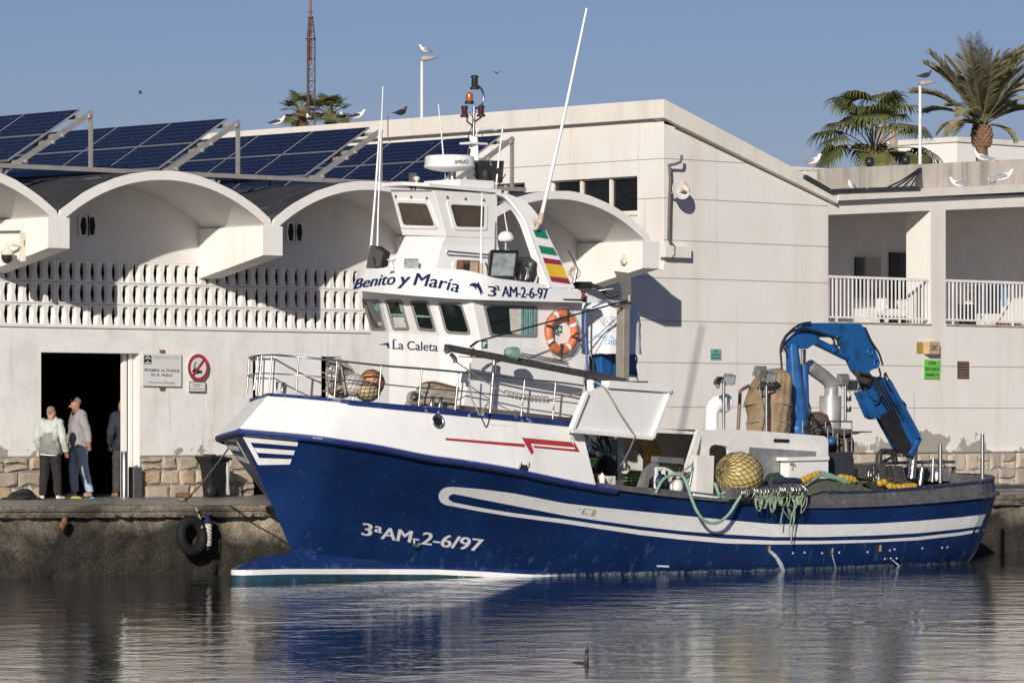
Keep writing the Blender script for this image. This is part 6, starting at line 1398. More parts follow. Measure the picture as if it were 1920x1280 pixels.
# ------------------------------------------------------------------ signs and fittings on the buildings
def plate(name, label, q, v, m_, th=.02, parts=(), cat='sign'):
    t = thing(name, label, cat, onv(*q[3], v)); mb = MB(); mb.prism([onv(x, y, v-th) for x, y in q], (0, th-.001, 0)); mb.build('plate', m_, t, bevel=.003)
    for nm, mm, fn in parts: mb = MB(); fn(mb); mb.build(nm, mm, t)
    return t
m_blk = mat('black_print', (.012, .012, .014), .5); m_grey_p = mat('faded_grey_print', (.20, .20, .24), .6)
m_sw = mat('weathered_white_sign', (.66, .66, .64), .5, var=.06, vs=4, dirt=[((.45, .35, .25), 3.5, .6, .75, .5), ((.38, .20, .10), 16, .70, .74, .7)])
vS = -.05
def s1(mb):
    wall_text(mb, 'PROHIBIDA  LA  ESTANCIA', 271, 695.5, 337, 697.5, 5.2, vS-.003, bold=.018); wall_text(mb, 'EN  EL  MUELLE.', 283.5, 704.5, 324, 705.8, 5.2, vS-.003, bold=.018); wall_text(mb, 'Solo  personal  Autorizado', 280, 717.8, 328, 719.5, 3.6, vS-.003)
def s1b(mb):
    wall_text(mb, 'Agencia Publica de Puertos de Andalucia', 286, 668.0, 335, 669.4, 2.0, vS-.003); wall_text(mb, 'CONSEJERIA DE FOMENTO Y VIVIENDA', 286, 671.8, 337.5, 673.4, 2.4, vS-.003)
def logo_bg(mb): mb.add([onv(x, y, vS-.003) for x, y in ((270, 666), (284, 666.4), (284, 682.4), (270, 682))], [(0, 1, 2, 3)])
def logo(mb):
    for r0, r1 in ((5.6, 4.7), (3.7, 2.9)):
        for k in range(10):
            a0, a1 = R(15+15*k), R(30+15*k); mb.add([onv(277+cos(a)*r, 674.5-sin(a)*r*1.15, vS-.006) for a, r in ((a0, r0), (a1, r0), (a1, r1), (a0, r1))], [(0, 1, 2, 3)])
    mb.add([onv(x, y, vS-.006) for x, y in ((276.2, 677.5), (276.4, 674.8), (277.6, 674.8), (277.8, 677.5))], [(0, 1, 2, 3)]); mb.add([onv(x, y, vS-.006) for x, y in ((271.5, 678.8), (282.7, 679.1), (282.7, 681), (271.5, 680.6))], [(0, 1, 2, 3)])
plate('notice_board', 'rusty edged white board reading PROHIBIDA LA ESTANCIA EN EL MUELLE', [(268, 661.5), (340, 663.5), (340, 724.5), (268, 723)], vS+.02, m_sw, .02, [('lettering', m_blk, s1), ('small_print', m_grey_p, s1b), ('logo_panel', m_blk, logo_bg), ('logo', m_wtext, logo)])
mb = MB()
for y in (659, 728): a = onv(299, y, 0); mb.box(a.x, a.x+.09, -.035, 0, a.z-.03, a.z+.03)
tag(mb.build('sign_bracket', m_rust), 'two rusty fixing brackets above and below the white notice board', 'bracket')
t = thing('no_fishing_sign', 'round red and white no fishing sign with a crossed out fish', 'sign', onv(371, 714, vS)); c = onv(371, 689, vS); rs = .232
def disc(mb, r0, r1, v, n=40, m=0):
    for k in range(n):
        a0, a1 = 2*pi*k/n, 2*pi*(k+1)/n; f = [V((c.x+cos(a)*r, v, c.z+sin(a)*r)) for a, r in ((a0, r0), (a1, r0), (a1, r1), (a0, r1))]; mb.add(f if r1 > 1e-4 else f[:3], [(0, 1, 2, 3)[:4 if r1 > 1e-4 else 3]], m)
mb = MB(); mb.lathe(c, [(rs, 0), (rs, .012)], 40, 0, (0, -1, 0)); mb.build('plate', m_sw, t)
m_srd = mat('sign_red', (.34, .035, .045), .5, var=.1, dirt=[((.6, .5, .48), 20, .68, .72, .7)])
mb = MB(); disc(mb, rs, rs*.74, vS-.015); a = R(48); d = V((cos(a), 0, sin(a))); n_ = V((-sin(a), 0, cos(a))); cc = V((c.x, vS-.021, c.z)); mb.add([cc+d*rs*.76+n_*.024, cc+d*rs*.76-n_*.024, cc-d*rs*.76-n_*.024, cc-d*rs*.76+n_*.024], [(0, 1, 2, 3)]); mb.build('red_ring', m_srd, t)
mb = MB(); fish = [(361, 693), (365, 690.5), (370, 691), (374, 694), (377, 695), (379.5, 692.5), (378.5, 696.5), (379.5, 701.5), (376, 699), (370, 701), (364.5, 700.5), (363, 698), (360.5, 698)]
P3 = [onv(x, y, vS-.016) for x, y in fish]; mb.add(P3, [tuple(q) for q in tessellate_polygon([P3])]); mb.tube([onv(x, y, vS-.018) for x, y in ((367.5, 678), (366, 682), (363.5, 686), (363.5, 688.5), (365.5, 690), (367.5, 687.5))], .006, 5); mb.build('fish_symbol', m_blk, t)
def s2(mb):
    wall_text(mb, 'PROHIBIDO', 361.5, 721.4, 378, 721.9, 2.5, vS-.003); wall_text(mb, 'PESCAR', 363.5, 725.5, 375, 725.9, 2.5, vS-.003); wall_text(mb, 'EN TODO EL RECINTO', 356, 730, 384, 730.8, 2.4, vS-.003)
    for a, b_ in (((354.8, 715.3), (385, 716)), ((385, 716), (385, 734.2)), ((385, 734.2), (354.8, 733.6)), ((354.8, 733.6), (354.8, 715.3))): mb.tube([onv(*a, vS-.003), onv(*b_, vS-.003)], .005, 4)
plate('small_sign', 'small white sign reading PROHIBIDO PESCAR under the round red sign', [(354, 714.8), (386, 715.6), (386, 735), (354, 734.2)], vS+.02, m_sw, .02, [('lettering', m_blk, s2)])
def s3(mb): wall_text(mb, 'ZONA', 1338, 659.5, 1346.5, 659.7, 3.2, -.023, bold=.03); wall_text(mb, '"DESCARGA"', 1333.3, 665.8, 1351.7, 666.2, 3.0, -.023, bold=.03); wall_text(mb, 'DE PESCADO', 1333.6, 671.8, 1351.6, 672.2, 3.0, -.023, bold=.03)
plate('zone_sign', 'teal paper sign reading ZONA DESCARGA DE PESCADO on the cream wall', [(1332.7, 653.8), (1352.3, 654.1), (1352.3, 674), (1332.7, 673.7)], 0, mat('teal_sign', (.16, .40, .35), .6, var=.08), .02, [('lettering', m_blk, s3)])
def s4(mb): wall_text(mb, 'ZONA', 1741, 683, 1755.5, 683.2, 6, -.033, bold=.035); wall_text(mb, 'DESCARGA', 1734.3, 694.3, 1761.5, 694.7, 6, -.033, bold=.035); wall_text(mb, 'MARISCO', 1736.5, 705.2, 1760, 705.6, 6, -.033, bold=.035)
plate('zone_sign', 'bright green sign reading ZONA DESCARGA MARISCO under the yellow box', [(1733.8, 674), (1763.5, 675), (1762.5, 710.5), (1733.4, 709.5)], 0, mat('bright_green_sign', (.16, .52, .09), .55, var=.1), .03, [('lettering', m_blk, s4)])
plate('yellow_plate', 'small mustard yellow plate left of the wooden box on the wall', [(1719.2, 641), (1730.6, 641.3), (1730.6, 662.8), (1719.2, 662.3)], 0, mat('mustard_plate', (.33, .25, .045), .6, var=.15, vs=9), .012)
t = thing('wall_box', 'yellowed wall box with a blue emblem above the green sign', 'box', onv(1742, 664, -.2)); a, b_ = onv(1742, 640, -.16), onv(1762.5, 664, -.16)
mb = MB(); mb.box(a.x, b_.x, -.16, -.001, b_.z, a.z); mb.build('case', mat('yellowed_plastic', (.50, .37, .20), .6, var=.12, vs=8), t, bevel=.01)
mb = MB(); e0 = onv(1744, 655, -.163); ex = onv(1759.5, 655.5, -.163)-e0; ez = onv(1744, 646.5, -.163)-e0
for k in range(7):
    u_ = k/6; mb.add([e0+ex*(.5+(u_-.5)*.25)+ez*.1, e0+ex*(.5+(u_-.5)*.25+.03)+ez*.1, e0+ex*min(1, u_+.05)+ez*(1 if k not in (3,) else .9), e0+ex*max(0, u_-.05)+ez*1], [(0, 1, 2, 3)])
mb.add([e0+ex*0+ez*-.12, e0+ex+ez*-.12, e0+ex+ez*.06, e0+ez*.06], [(0, 1, 2, 3)]); mb.build('emblem', mat('blue_emblem', (.03, .06, .24), .5), t)
# camera on the first bracket
t = thing('dome_camera', 'cream dome security camera with a black globe on the leftmost bracket', 'camera', (VAL[2]-.32, -.95, 5.0)); xb = VAL[2]-.215
def onx(px, py, x): return onu(px, py, x)
mb = MB(); mb.beam(onx(43, 435, xb-.03), onx(43, 490, xb-.03), .10, .05, 0, (1, 0, 0)); mb.tube([onx(40, 462, xb-.05), onx(24, 457, xb-.22), onx(13, 460, xb-.26), onx(13, 468, xb-.26)], .03, 8); mb.lathe(onx(13, 478, xb-.26), [(.10, 0), (.105, .03), (.09, .08), (.04, .11)], 16); mb.build('mount', mat('cream_camera_plastic', (.68, .64, .52), .45), t)
mb = MB(); cc = onx(13, 478, xb-.26); mb.lathe(cc-V((0, 0, .14)), [(.02, 0), (.07, .03), (.09, .08), (.095, .14)], 16); mb.build('globe', m_blackp, t)
mb = MB(); mb.tube([onx(-10, 434.5, xb-.03), onx(38, 434, xb-.03)], .018, 6); mb.tube(smoothpath([onx(46, 450, xb-.04), onx(44, 470, xb-.04), onx(42, 476, xb-.04), onx(37, 478, xb-.04)], 4), .012, 6); mb.build('conduit', m_dsteel, t)
t = thing('bullet_camera', 'tiny bullet camera fixed on the bracket above the steel chute', 'camera', (VAL[5]-.3, -1.0, 5.3)); xb2 = VAL[5]-.215
mb = MB(); mb.beam(onx(1166, 492, xb2-.1), onx(1173, 486, xb2-.02), .09, .08); mb.beam(onx(1172, 478, xb2-.04), onx(1172, 485, xb2-.04), .05, .1); mb.build('body', bpy.data.materials['cream_camera_plastic'], t)
# satellite dish on its pole with the conduit
t = thing('satellite_dish', 'rusty white satellite dish on a bracket pole at the building corner', 'satellite dish', onv(1256, 450, -.1)); vq = -.14
q = lambda x, y, v=vq: onv(x, y, v)
mb = MB(); mb.tube([q(1255, 307), q(1257, 340), q(1255, 385), q(1254, 448), q(1258, 456), q(1264, 462), q(1264, 478), q(1260, 482)], .028, 8); mb.tube([q(1256, 310), q(1268, 307, vq-.05), q(1276, 304, vq-.1), q(1278, 298, vq-.1), q(1278, 291, vq-.1)], .028, 8); mb.tube([q(1254, 363), q(1262, 363, vq-.06), q(1268, 358, vq-.1)], .025, 8); mb.build('pole', mat('rusted_grey_steel', (.17, .145, .125), .7, metal=.3, var=.3, vs=12, dirt=[((.30, .17, .10), 7, .55, .7, .6)]), t)
mb = MB(); dc = q(1277, 356, vq-.22); ax = V((-.30, -1, .28)).normalized(); rows_ = [(r_*.68, t_*.68) for r_, t_ in [(.003+.0, -.075), (.10, -.066), (.19, -.042), (.255, -.012), (.28, .003), (.28, .010), (.25, -.004), (.18, -.034), (.09, -.058), (.003, -.067)]]
mb.lathe(dc, rows_, 28, 0, ax); mb.build('reflector', mat('rust_streaked_dish', (.62, .60, .57), .5, var=.08, vs=6, dirt=[((.42, .19, .07), 2.6, .50, .60, .85)]), t)
mb = MB(); mb.beam(dc-ax*.05+V((0, 0, -.02)), dc+ax*.16+V((-.02, 0, -.02)), .05, .06); mb.build('feed', bpy.data.materials['cream_camera_plastic'], t)
mb = MB(); mb.box(q(1246, 472).x, q(1295, 472).x, -.16, -.001, q(1270, 483).z, q(1270, 461).z); tag(mb.build('cable_trunking', m_wallpaint, bevel=.006), 'cream cable trunking box low at the building corner under the dish', 'trunking')
# balcony things
t = thing('scooter', 'white scooter parked behind the left balcony railing', 'scooter', onv(1680, 607, 1.3)); vb_ = 1.3; s_ = lambda x, y, v=vb_: onv(x, y, v)
mb = MB(); mb.prism([s_(x, y) for x, y in ((1654, 582), (1668, 578), (1690, 580), (1704, 574), (1708, 584), (1700, 596), (1680, 598), (1658, 592))], (0, .25, 0)); mb.prism([s_(x, y) for x, y in ((1684, 566), (1702, 560), (1706, 576), (1690, 580))], (0, .2, 0)); mb.prism([s_(x, y) for x, y in ((1656, 560), (1662, 558), (1664, 580), (1656, 584))], (0, .2, 0)); mb.build('body', m_boatw, t, bevel=.03)
mb = MB(); mb.prism([s_(x, y, vb_-.02) for x, y in ((1663, 565), (1680, 562), (1684, 578), (1666, 578))], (0, .25, 0)); mb.build('seat', m_blackp, t, bevel=.03)
for x in (1662, 1698): mb = MB(); mb.tube(ringpts(s_(x, 599, vb_+.1), (0, 1, 0), .14, 20), .045, 8); mb.build('wheel', m_black, t)
t = thing('drying_rack', 'drying rack hung with dark blue and light blue cloths on the right balcony', 'rack', onv(1860, 607, 1.6)); vb_ = 1.6
mb = MB()
for pl in ([(1812, 539), (1905, 536)], [(1812, 539), (1830, 575), (1846, 607)], [(1905, 536), (1890, 575), (1870, 607)], [(1816, 560), (1830, 548)], [(1818, 560), (1828, 566)]): mb.tube([s_(x, y, vb_) for x, y in pl], .015, 6)
mb.build('frame', m_boom, t)
mb = MB(); g = [[s_(1831+k*5, y, vb_-.05+.03*(k % 2)) for k in range(10)] for y in (534, 560, 588)]; mb.grid(g, 0, True); mb.build('dark_cloth', mat('navy_cloth', (.012, .018, .05), .9), t)
mb = MB(); g = [[s_(1880+k*4, y, vb_-.09+.03*(k % 2)) for k in range(3)] for y in (538, 560, 575)]; mb.grid(g, 0, True); mb.build('light_cloth', mat('sky_blue_cloth', (.09, .28, .50), .9), t)
for x, lb in ((1806, 'black bin left of its twin behind the right balcony railing'), (1822, 'black bin beside the drying rack behind the right balcony railing')):
    mb = MB(); a = s_(x, 609, .8); mb.lathe(a, [(.09, 0), (.115, .38), (.125, .4), (.125, .42)], 14); tag(mb.build('bin', m_blackp), lb, 'bin', 'bins on the balcony')
for x0_, x1_, lb in ((1702, 1744, 'strip of brown cardboard on the left balcony floor by the pillar'), (1868, 1915, 'strip of brown cardboard under the drying rack')):
    mb = MB(); a, b_ = s_(x0_, 609, .55), s_(x1_, 609, .55); mb.box(a.x, b_.x, .55, .58, zl0-.01, zl0+.10); tag(mb.build('cardboard', mat('cardboard', (.36, .21, .11), .9) if x0_ < 1800 else bpy.data.materials['cardboard']), lb, 'cardboard')
mb = MB()
for k in range(4): mb.tube(smoothpath([onv(1665+k*14, 351, -.1), onv(1692+k*8, 338-k*.5, .8), onv(1716+k*3, 322, 2.0), onv(1733, 309.5-k*.3, 2.35), onv(1756, 307, 2.5)], 5), .018, 6)
tag(mb.build('cable_bundle', m_black), 'black cables fanning down from the stained parapet to the roof ledge', 'cables')
mb = MB(); mb.tube(smoothpath([onu(728, 218, UT-.16), onu(727, 224, UT-.16), onu(727, 258, UT-.16)], 4), .015, 6); tag(mb.build('wall_cable', m_dsteel), 'thin grey cable hanging over the parapet of the tall building', 'cable')
# ------------------------------------------------------------------ lamps and mast behind the buildings
def street_lamp(label, px, ytop, D, flip=1, yb=330):
    c = atD(px, ytop+8, D); t = thing('street_lamp', label, 'street lamp', (c.x, c.y, 1.12), 'street lamps behind the roofs')
    mb = MB(); k = D/8200; mb.tube([(c.x, c.y, 1.12), (c.x, c.y, c.z-22*k), (c.x, c.y, c.z)], [5*k, 2.9*k, 2.3*k], 12); mb.build('pole', mat('lamp_pole_white', (.72, .71, .69), .5) if 'lamp_pole_white' not in bpy.data.materials else bpy.data.materials['lamp_pole_white'], t)
    mb = MB(); a = c+RT*(-3*k); d = RT*(34*k*flip)
    rows = []
    for s, w_, h0, h1 in ((0, 2.5, -4, 3), (.15, 5, -5, 4), (.45, 6, -3.5, 4.5), (.8, 4, 0, 3.4), (1, 1.5, 1.2, 2.6)):
        p = a+d*s; f = FW*(w_*k); rows.append([p-f+V((0, 0, h0*k)), p+f+V((0, 0, h0*k)), p+f*.8+V((0, 0, h1*k)), p-f*.8+V((0, 0, h1*k)), p-f+V((0, 0, h0*k))])
    mb.grid(rows, 0, True); mb.add(rows[0][:4], [(0, 1, 2, 3)]); mb.add(rows[-1][:4], [(3, 2, 1, 0)]); mb.build('lamp_head', mat('lamp_head_grey', (.33, .31, .29), .6, var=.2, vs=8) if 'lamp_head_grey' not in bpy.data.materials else bpy.data.materials['lamp_head_grey'], t, clean=True); return c, k
L1 = street_lamp('white street lamp rising behind the tall building near the mast', 791, 102, 108)
L2 = street_lamp('white street lamp in front of the date palm on the right', 1725, 148, 106)
m_mast = mat('rust_red_lattice', (.085, .05, .045), .7, var=.3, vs=6)
c = atD(582, 220, 120); k = 120/8200; t = thing('lattice_mast', 'rust red lattice radio mast rising behind the solar panels', 'radio mast', (c.x, c.y, 1.12))
mb = MB(); zt = lambda y: CAM.z+(HOR-y)*120/8200
def corner(i, y): r = interp([(33, .06), (72, .125), (400, .125)], y)*1.0; a = R(90+120*i); return V((c.x+r*cos(a)*1.0, c.y+r*sin(a), zt(y)))
for i in range(3): mb.tube([V((corner(i, 400).x, corner(i, 400).y, 1.12)), corner(i, 72), corner(i, 33)], .018, 6)
ys = [33, 46, 58, 72, 90, 110, 130, 152, 172, 195, 215, 235, 260, 285, 310]
for j in range(len(ys)-1):
    for i in range(3): mb.tube([corner(i, ys[j]), corner((i+1) % 3, ys[j+1])], .008, 4); mb.tube([corner(i, ys[j]), corner((i+1) % 3, ys[j])], .008, 4)
mb.build('lattice', m_mast, t)
mb = MB(); mb.tube([V((c.x, c.y, zt(115))), V((c.x, c.y, zt(-40)))], .035, 8); mb.lathe((c.x, c.y, zt(73)), [(.15, 0), (.15, .02)], 12); mb.lathe((c.x, c.y, zt(33)), [(.09, 0), (.09, .02)], 12); mb.lathe((c.x, c.y, zt(23)), [(.08, 0), (.08, .02)], 8); mb.build('top_pole', mat('red_brown_pole', (.24, .10, .08), .6, var=.2), t)
# ------------------------------------------------------------------ things on the quay
m_bind = mat('black_bin_plastic', (.010, .010, .011), .5, var=.2, vs=5)
t = thing('wheelie_bin', 'black wheeled refuse bin standing against the stone plinth by the boat bow', 'refuse bin', onz(402, 931, 1.13)); yb_ = V((onv(402, 931, -.64).x, -.64, 1.15)); ORG[t] = yb_.copy(); t.location = yb_; w_ = lambda x, y: onv(x, y, yb_.y)
mb = MB(); zb0, zb1 = 1.15, w_(400, 858).z; x0_, x1_ = w_(399, 930).x, w_(424, 930).x; xt0, xt1 = w_(391, 860).x, w_(427, 860).x
def ring4(xa, xb, z, g): return [V((xa, yb_.y-g, z)), V((xb, yb_.y-g, z)), V((xb, yb_.y+.3+g, z)), V((xa, yb_.y+.3+g, z)), V((xa, yb_.y-g, z))]
mb.grid([ring4(x0_, x1_, zb0, -.04), ring4(x0_-.02, x1_+.01, zb0+.45, 0), ring4(x0_-.03, x1_+.02, zb1-.12, .02), ring4(xt0, xt1+.02, zb1-.02, .05)], 0, False, True); mb.build('bin_body', m_bind, t, bevel=.012)
mb = MB(); mb.prism([V((xt0-.02, yb_.y-.08, zb1-.02)), V((xt1+.03, yb_.y-.08, zb1-.04)), V((xt1+.03, yb_.y-.08, zb1)), V(((xt0+xt1)/2, yb_.y-.08, zb1+.035)), V((xt0-.02, yb_.y-.08, zb1+.03))], (0, .42, 0)); mb.tube([V((xt0+.12, yb_.y-.02, zb1+.04)), V((xt0+.16, yb_.y+.3, zb1+.04))], .025, 8); mb.build('lid', m_bind, t, bevel=.01)
mb = MB(); mb.lathe(V((x0_-.05, yb_.y-.06, zb0+.1)), [(.03, -.01), (.10, 0), (.10, .06), (.03, .07)], 18, 0, (0, 1, 0)); mb.build('wheel', m_black, t)
mb = MB(); g = [[onv(x+random.uniform(-1, 1), y, yb_.y-.02-.02*random.random()) for x in (424, 427, 430)] for y in (858, 872, 885, 900, 915, 927)]; mb.grid(g, 0, False); tag(mb.build('plastic_strip', mat('clear_plastic_film', (.55, .56, .56), .15, var=.3, vs=25)), 'shiny strip of plastic film hanging beside the refuse bin', 'plastic film')
mb = MB(); c = onv(233, 931, -.32); h_ = onv(233, 846, c.y).z-c.z; mb.lathe(c, [(.055, 0), (.055, h_-.01), (.045, h_)], 20); tag(mb.build('steel_bollard', m_steel), 'polished stainless steel post beside the doorway', 'post')
mb = MB(); a, b_ = onv(241, 875, -.06), onv(257, 926, -.06); mb.box(a.x, b_.x, -.2, -.05, 1.13, a.z); tag(mb.build('metal_box', m_dsteel, bevel=.01), 'dull grey metal box standing at the door jamb', 'box')
mb = MB(); c = onz(53, 938, 1.14)
rows = []
for j in range(7):
    row = []
    for k in range(25):
        a = 2*pi*k/24; r = (1-j/6)**.6*(.40+.10*NZ.noise((cos(a)*2, sin(a)*2, 1))); row.append(c+V((cos(a)*r*.9, sin(a)*r*.75+.15, max(0, .20*(j/6)**1.3+.06*NZ.noise((cos(a)*r*9, sin(a)*r*9, 3))))))
    row[-1] = row[0].copy(); rows.append(row)
mb.grid(rows, 0, False); tag(mb.build('rubbish_bag', mat('black_bin_liner', (.012, .013, .016), .25, var=.3, vs=10, bump=.6, bs=14)), 'flat black rubbish bag lying on the quay at the left', 'rubbish bag')
def crumple(name, label, cat, px, py, rx, ry, h, m_, seed):
    c = onv(px, py, -.28) if py < 940 else onz(px, py, 1.15); c.z = 1.158 if py < 940 else c.z; mb = MB(); rows = []
    for j in range(6):
        row = []
        for k in range(17):
            a = 2*pi*k/16; r = (1-j/5)**.5; row.append(c+V((cos(a)*rx*r, sin(a)*ry*r, 0))*1+V((0, 0, max(.0, h*(j/5)**.8*(.8+.9*NZ.noise((cos(a)*r*3+seed, sin(a)*r*3, 1)))))))
        row[-1] = row[0].copy(); rows.append(row)
    mb.grid(rows, 0, False); return tag(mb.build(name, m_), label, cat)
crumple('yellow_litter', 'crumpled yellow plastic bag on the quay by the white shoes', 'litter', 137, 933, .20, .10, .05, mat('yellow_plastic_film', (.58, .52, .16), .4, var=.25, vs=14), 1)
crumple('blue_litter', 'small light blue bottle cap on the wet quay', 'litter', 173, 933, .045, .04, .025, mat('pale_blue_plastic', (.25, .45, .68), .4), 2)
crumple('green_rag', 'grey green wet rag lying on the quay', 'litter', 192, 941, .24, .10, .05, mat('wet_green_rag', (.08, .12, .11), .7, var=.4, vs=12), 5)
mb = MB(); c = onz(344, 944, edge_z(3)); mb.lathe(c-V((0, 0, .01)), [(.12, 0), (.09, .02), (.07, .08), (.075, .11), (.135, .125), (.14, .16), (.10, .19), (.03, .20)], 16); tag(mb.build('mooring_bollard', m_rust), 'small rusty mooring bollard at the quay edge beside the bow', 'bollard'); BOLL = c
mb = MB(); e = P(430, 838, -.25); mb.tube(smoothpath([c+V((0, 0, .09)), c.lerp(e, .3)+V((0, 0, -.03)), c.lerp(e, .7)+V((0, 0, -.03)), e], 5), .014, 6); mb.tube(smoothpath([c+V((.05, 0, .09)), c.lerp(e, .12)+V((.05, 0, .02)), c.lerp(e, .28)+V((.03, 0, .06)), c.lerp(e, .30)], 5), .014, 6); mb.tube([c+V((cos(a)*.085, sin(a)*.085, .085+.012*sin(3*a))) for a in [i*.4 for i in range(34)]], .014, 6); tag(mb.build('mooring_rope', m_rope), 'mooring rope running from the rusty bollard up to the boat bow', 'rope')
def onq(px, py, d=0):   # point on the quay face
    r = ray(px, py); D = ( (-3.39-(CAM.x+2.52)*.0835) - CAM.y - d)/(r.y+.0835*r.x); return CAM+r*D
c = onq(359, 1004, .12); t = thing('tyre_fender', 'old black tyre hung on a rope against the quay wall', 'tyre', c-V((0, 0, .28)))
mb = MB(); n, mm = 48, 16; rows = []; RM, rm = .215, .085; axn = V((-.08, -1, .10)).normalized(); ea = axn.cross(V((0, 0, 1))).normalized(); eb = ea.cross(axn)
for i in range(n+1):
    a = 2*pi*i/n; ra = ea*cos(a)+eb*sin(a)*1.1; rows.append([c+ra*(RM+rm*(cos(2*pi*k/mm)+(.0 if abs(cos(2*pi*k/mm)) < .9 else 0)))+axn*(rm*1.1*sin(2*pi*k/mm)) for k in range(12+1)][:13])
mb.grid(rows, 0, True); mb.grid([[p for p in r[::-1]] for r in rows], 0, True); mb.build('tyre', mat('perished_tyre_rubber', (.022, .022, .023), .75, var=.3, vs=8, bump=.3, bs=30), t)
mb = MB(); mb.tube(smoothpath([BOLL+V((.06, -.02, .08)), onq(367, 952, .05), onq(372, 962, .10), onq(376, 975, .14), onq(379, 990, .2)], 5), .018, 6); mb.build('hanging_rope', m_rope, t)
c = onq(389, 1000, .14); t = thing('cylinder_fender', 'slim white boat fender with navy ends hanging beside the tyre', 'fender', c-V((0, 0, .3)))
mb = MB(); mb.lathe(c-V((0, 0, .27)), [(.02, 0), (.06, .05), (.065, .08)], 14, 1); mb.lathe(c-V((0, 0, .19)), [(.065, 0), (.072, .15), (.07, .35)], 14, 0); mb.lathe(c+V((0, 0, .16)), [(.07, 0), (.055, .07), (.03, .10), (.025, .16)], 14, 1); mb.build('fender_body', [mat('dirty_white_vinyl', (.58, .55, .47), .5, var=.2, vs=6), m_navy], t)
mb = MB()
for k in range(5): mb.tube([c+V((cos(i*.5+k*1.3)*.078, sin(i*.5+k*1.3)*.078, .2-i*.022)) for i in range(18)], .005, 4)
mb.build('net_cord', m_net, t)
mb = MB(); c = onz(1826, 921, 1.10); mb.lathe(c, [(.12, 0), (.10, .04), (.14, .10), (.17, .13), (.12, .17), (.02, .18)], 16); tag(mb.build('mooring_bollard', m_rust), 'rusty mooring bollard on the quay behind the boat stern', 'bollard')
mb = MB(); a = onz(1845, 919, 1.12); mb.beam(a+V((0, 0, .06)), a+V((2.2, 0, .06)), .18, .07); tag(mb.build('plank', mat('dark_green_plank', (.05, .065, .06), .8, var=.3)), 'dark weathered plank lying on the quay behind the stern', 'plank')
mb = MB()
for px, py in ((117, 985), (121, 978)): mb.ball(onq(px, py, .02), (.06, .05, .08), 8)
tag(mb.build('rusty_stub', m_rust), 'rusty iron stub sticking out of the quay wall below the people', 'iron stub')
# ------------------------------------------------------------------ people
def skin_obj(name, vs, es, mats, parent, sub=2, root=0):
    me = bpy.data.meshes.new(name); o_ = ORG[parent]
    bm = bmesh.new(); ly = bm.verts.layers.skin.verify(); bv = []
    for p, r in vs:
        v = bm.verts.new(V(p)-o_); v[ly].radius = (r, r) if not isinstance(r, tuple) else r; bv.append(v)
    bv[root][ly].use_root = True
    for a, b in es: bm.edges.new((bv[a], bv[b]))
    bm.to_mesh(me); bm.free()
    o = bpy.data.objects.new(name, me); COL.objects.link(o)
    o.modifiers.new('skin', 'SKIN').use_smooth_shade = True
    m = o.modifiers.new('sub', 'SUBSURF'); m.levels = sub; m.render_levels = sub
    dg = bpy.context.evaluated_depsgraph_get(); me2 = bpy.data.meshes.new_from_object(o.evaluated_get(dg))
    o.modifiers.clear(); o.data = me2; me2.name = name
    for p in me2.polygons: p.use_smooth = True
    for mt in mats: me2.materials.append(mt)
    if parent: o.parent = parent; KIDS.setdefault(parent, []).append(o)
    ORG[o] = o_; return o
m_skin = mat('tanned_skin', (.36, .18, .115), .55, var=.08, vs=20)
m_hairg = mat('cropped_grey_hair', (.235, .165, .125), .9, var=.3, vs=60)
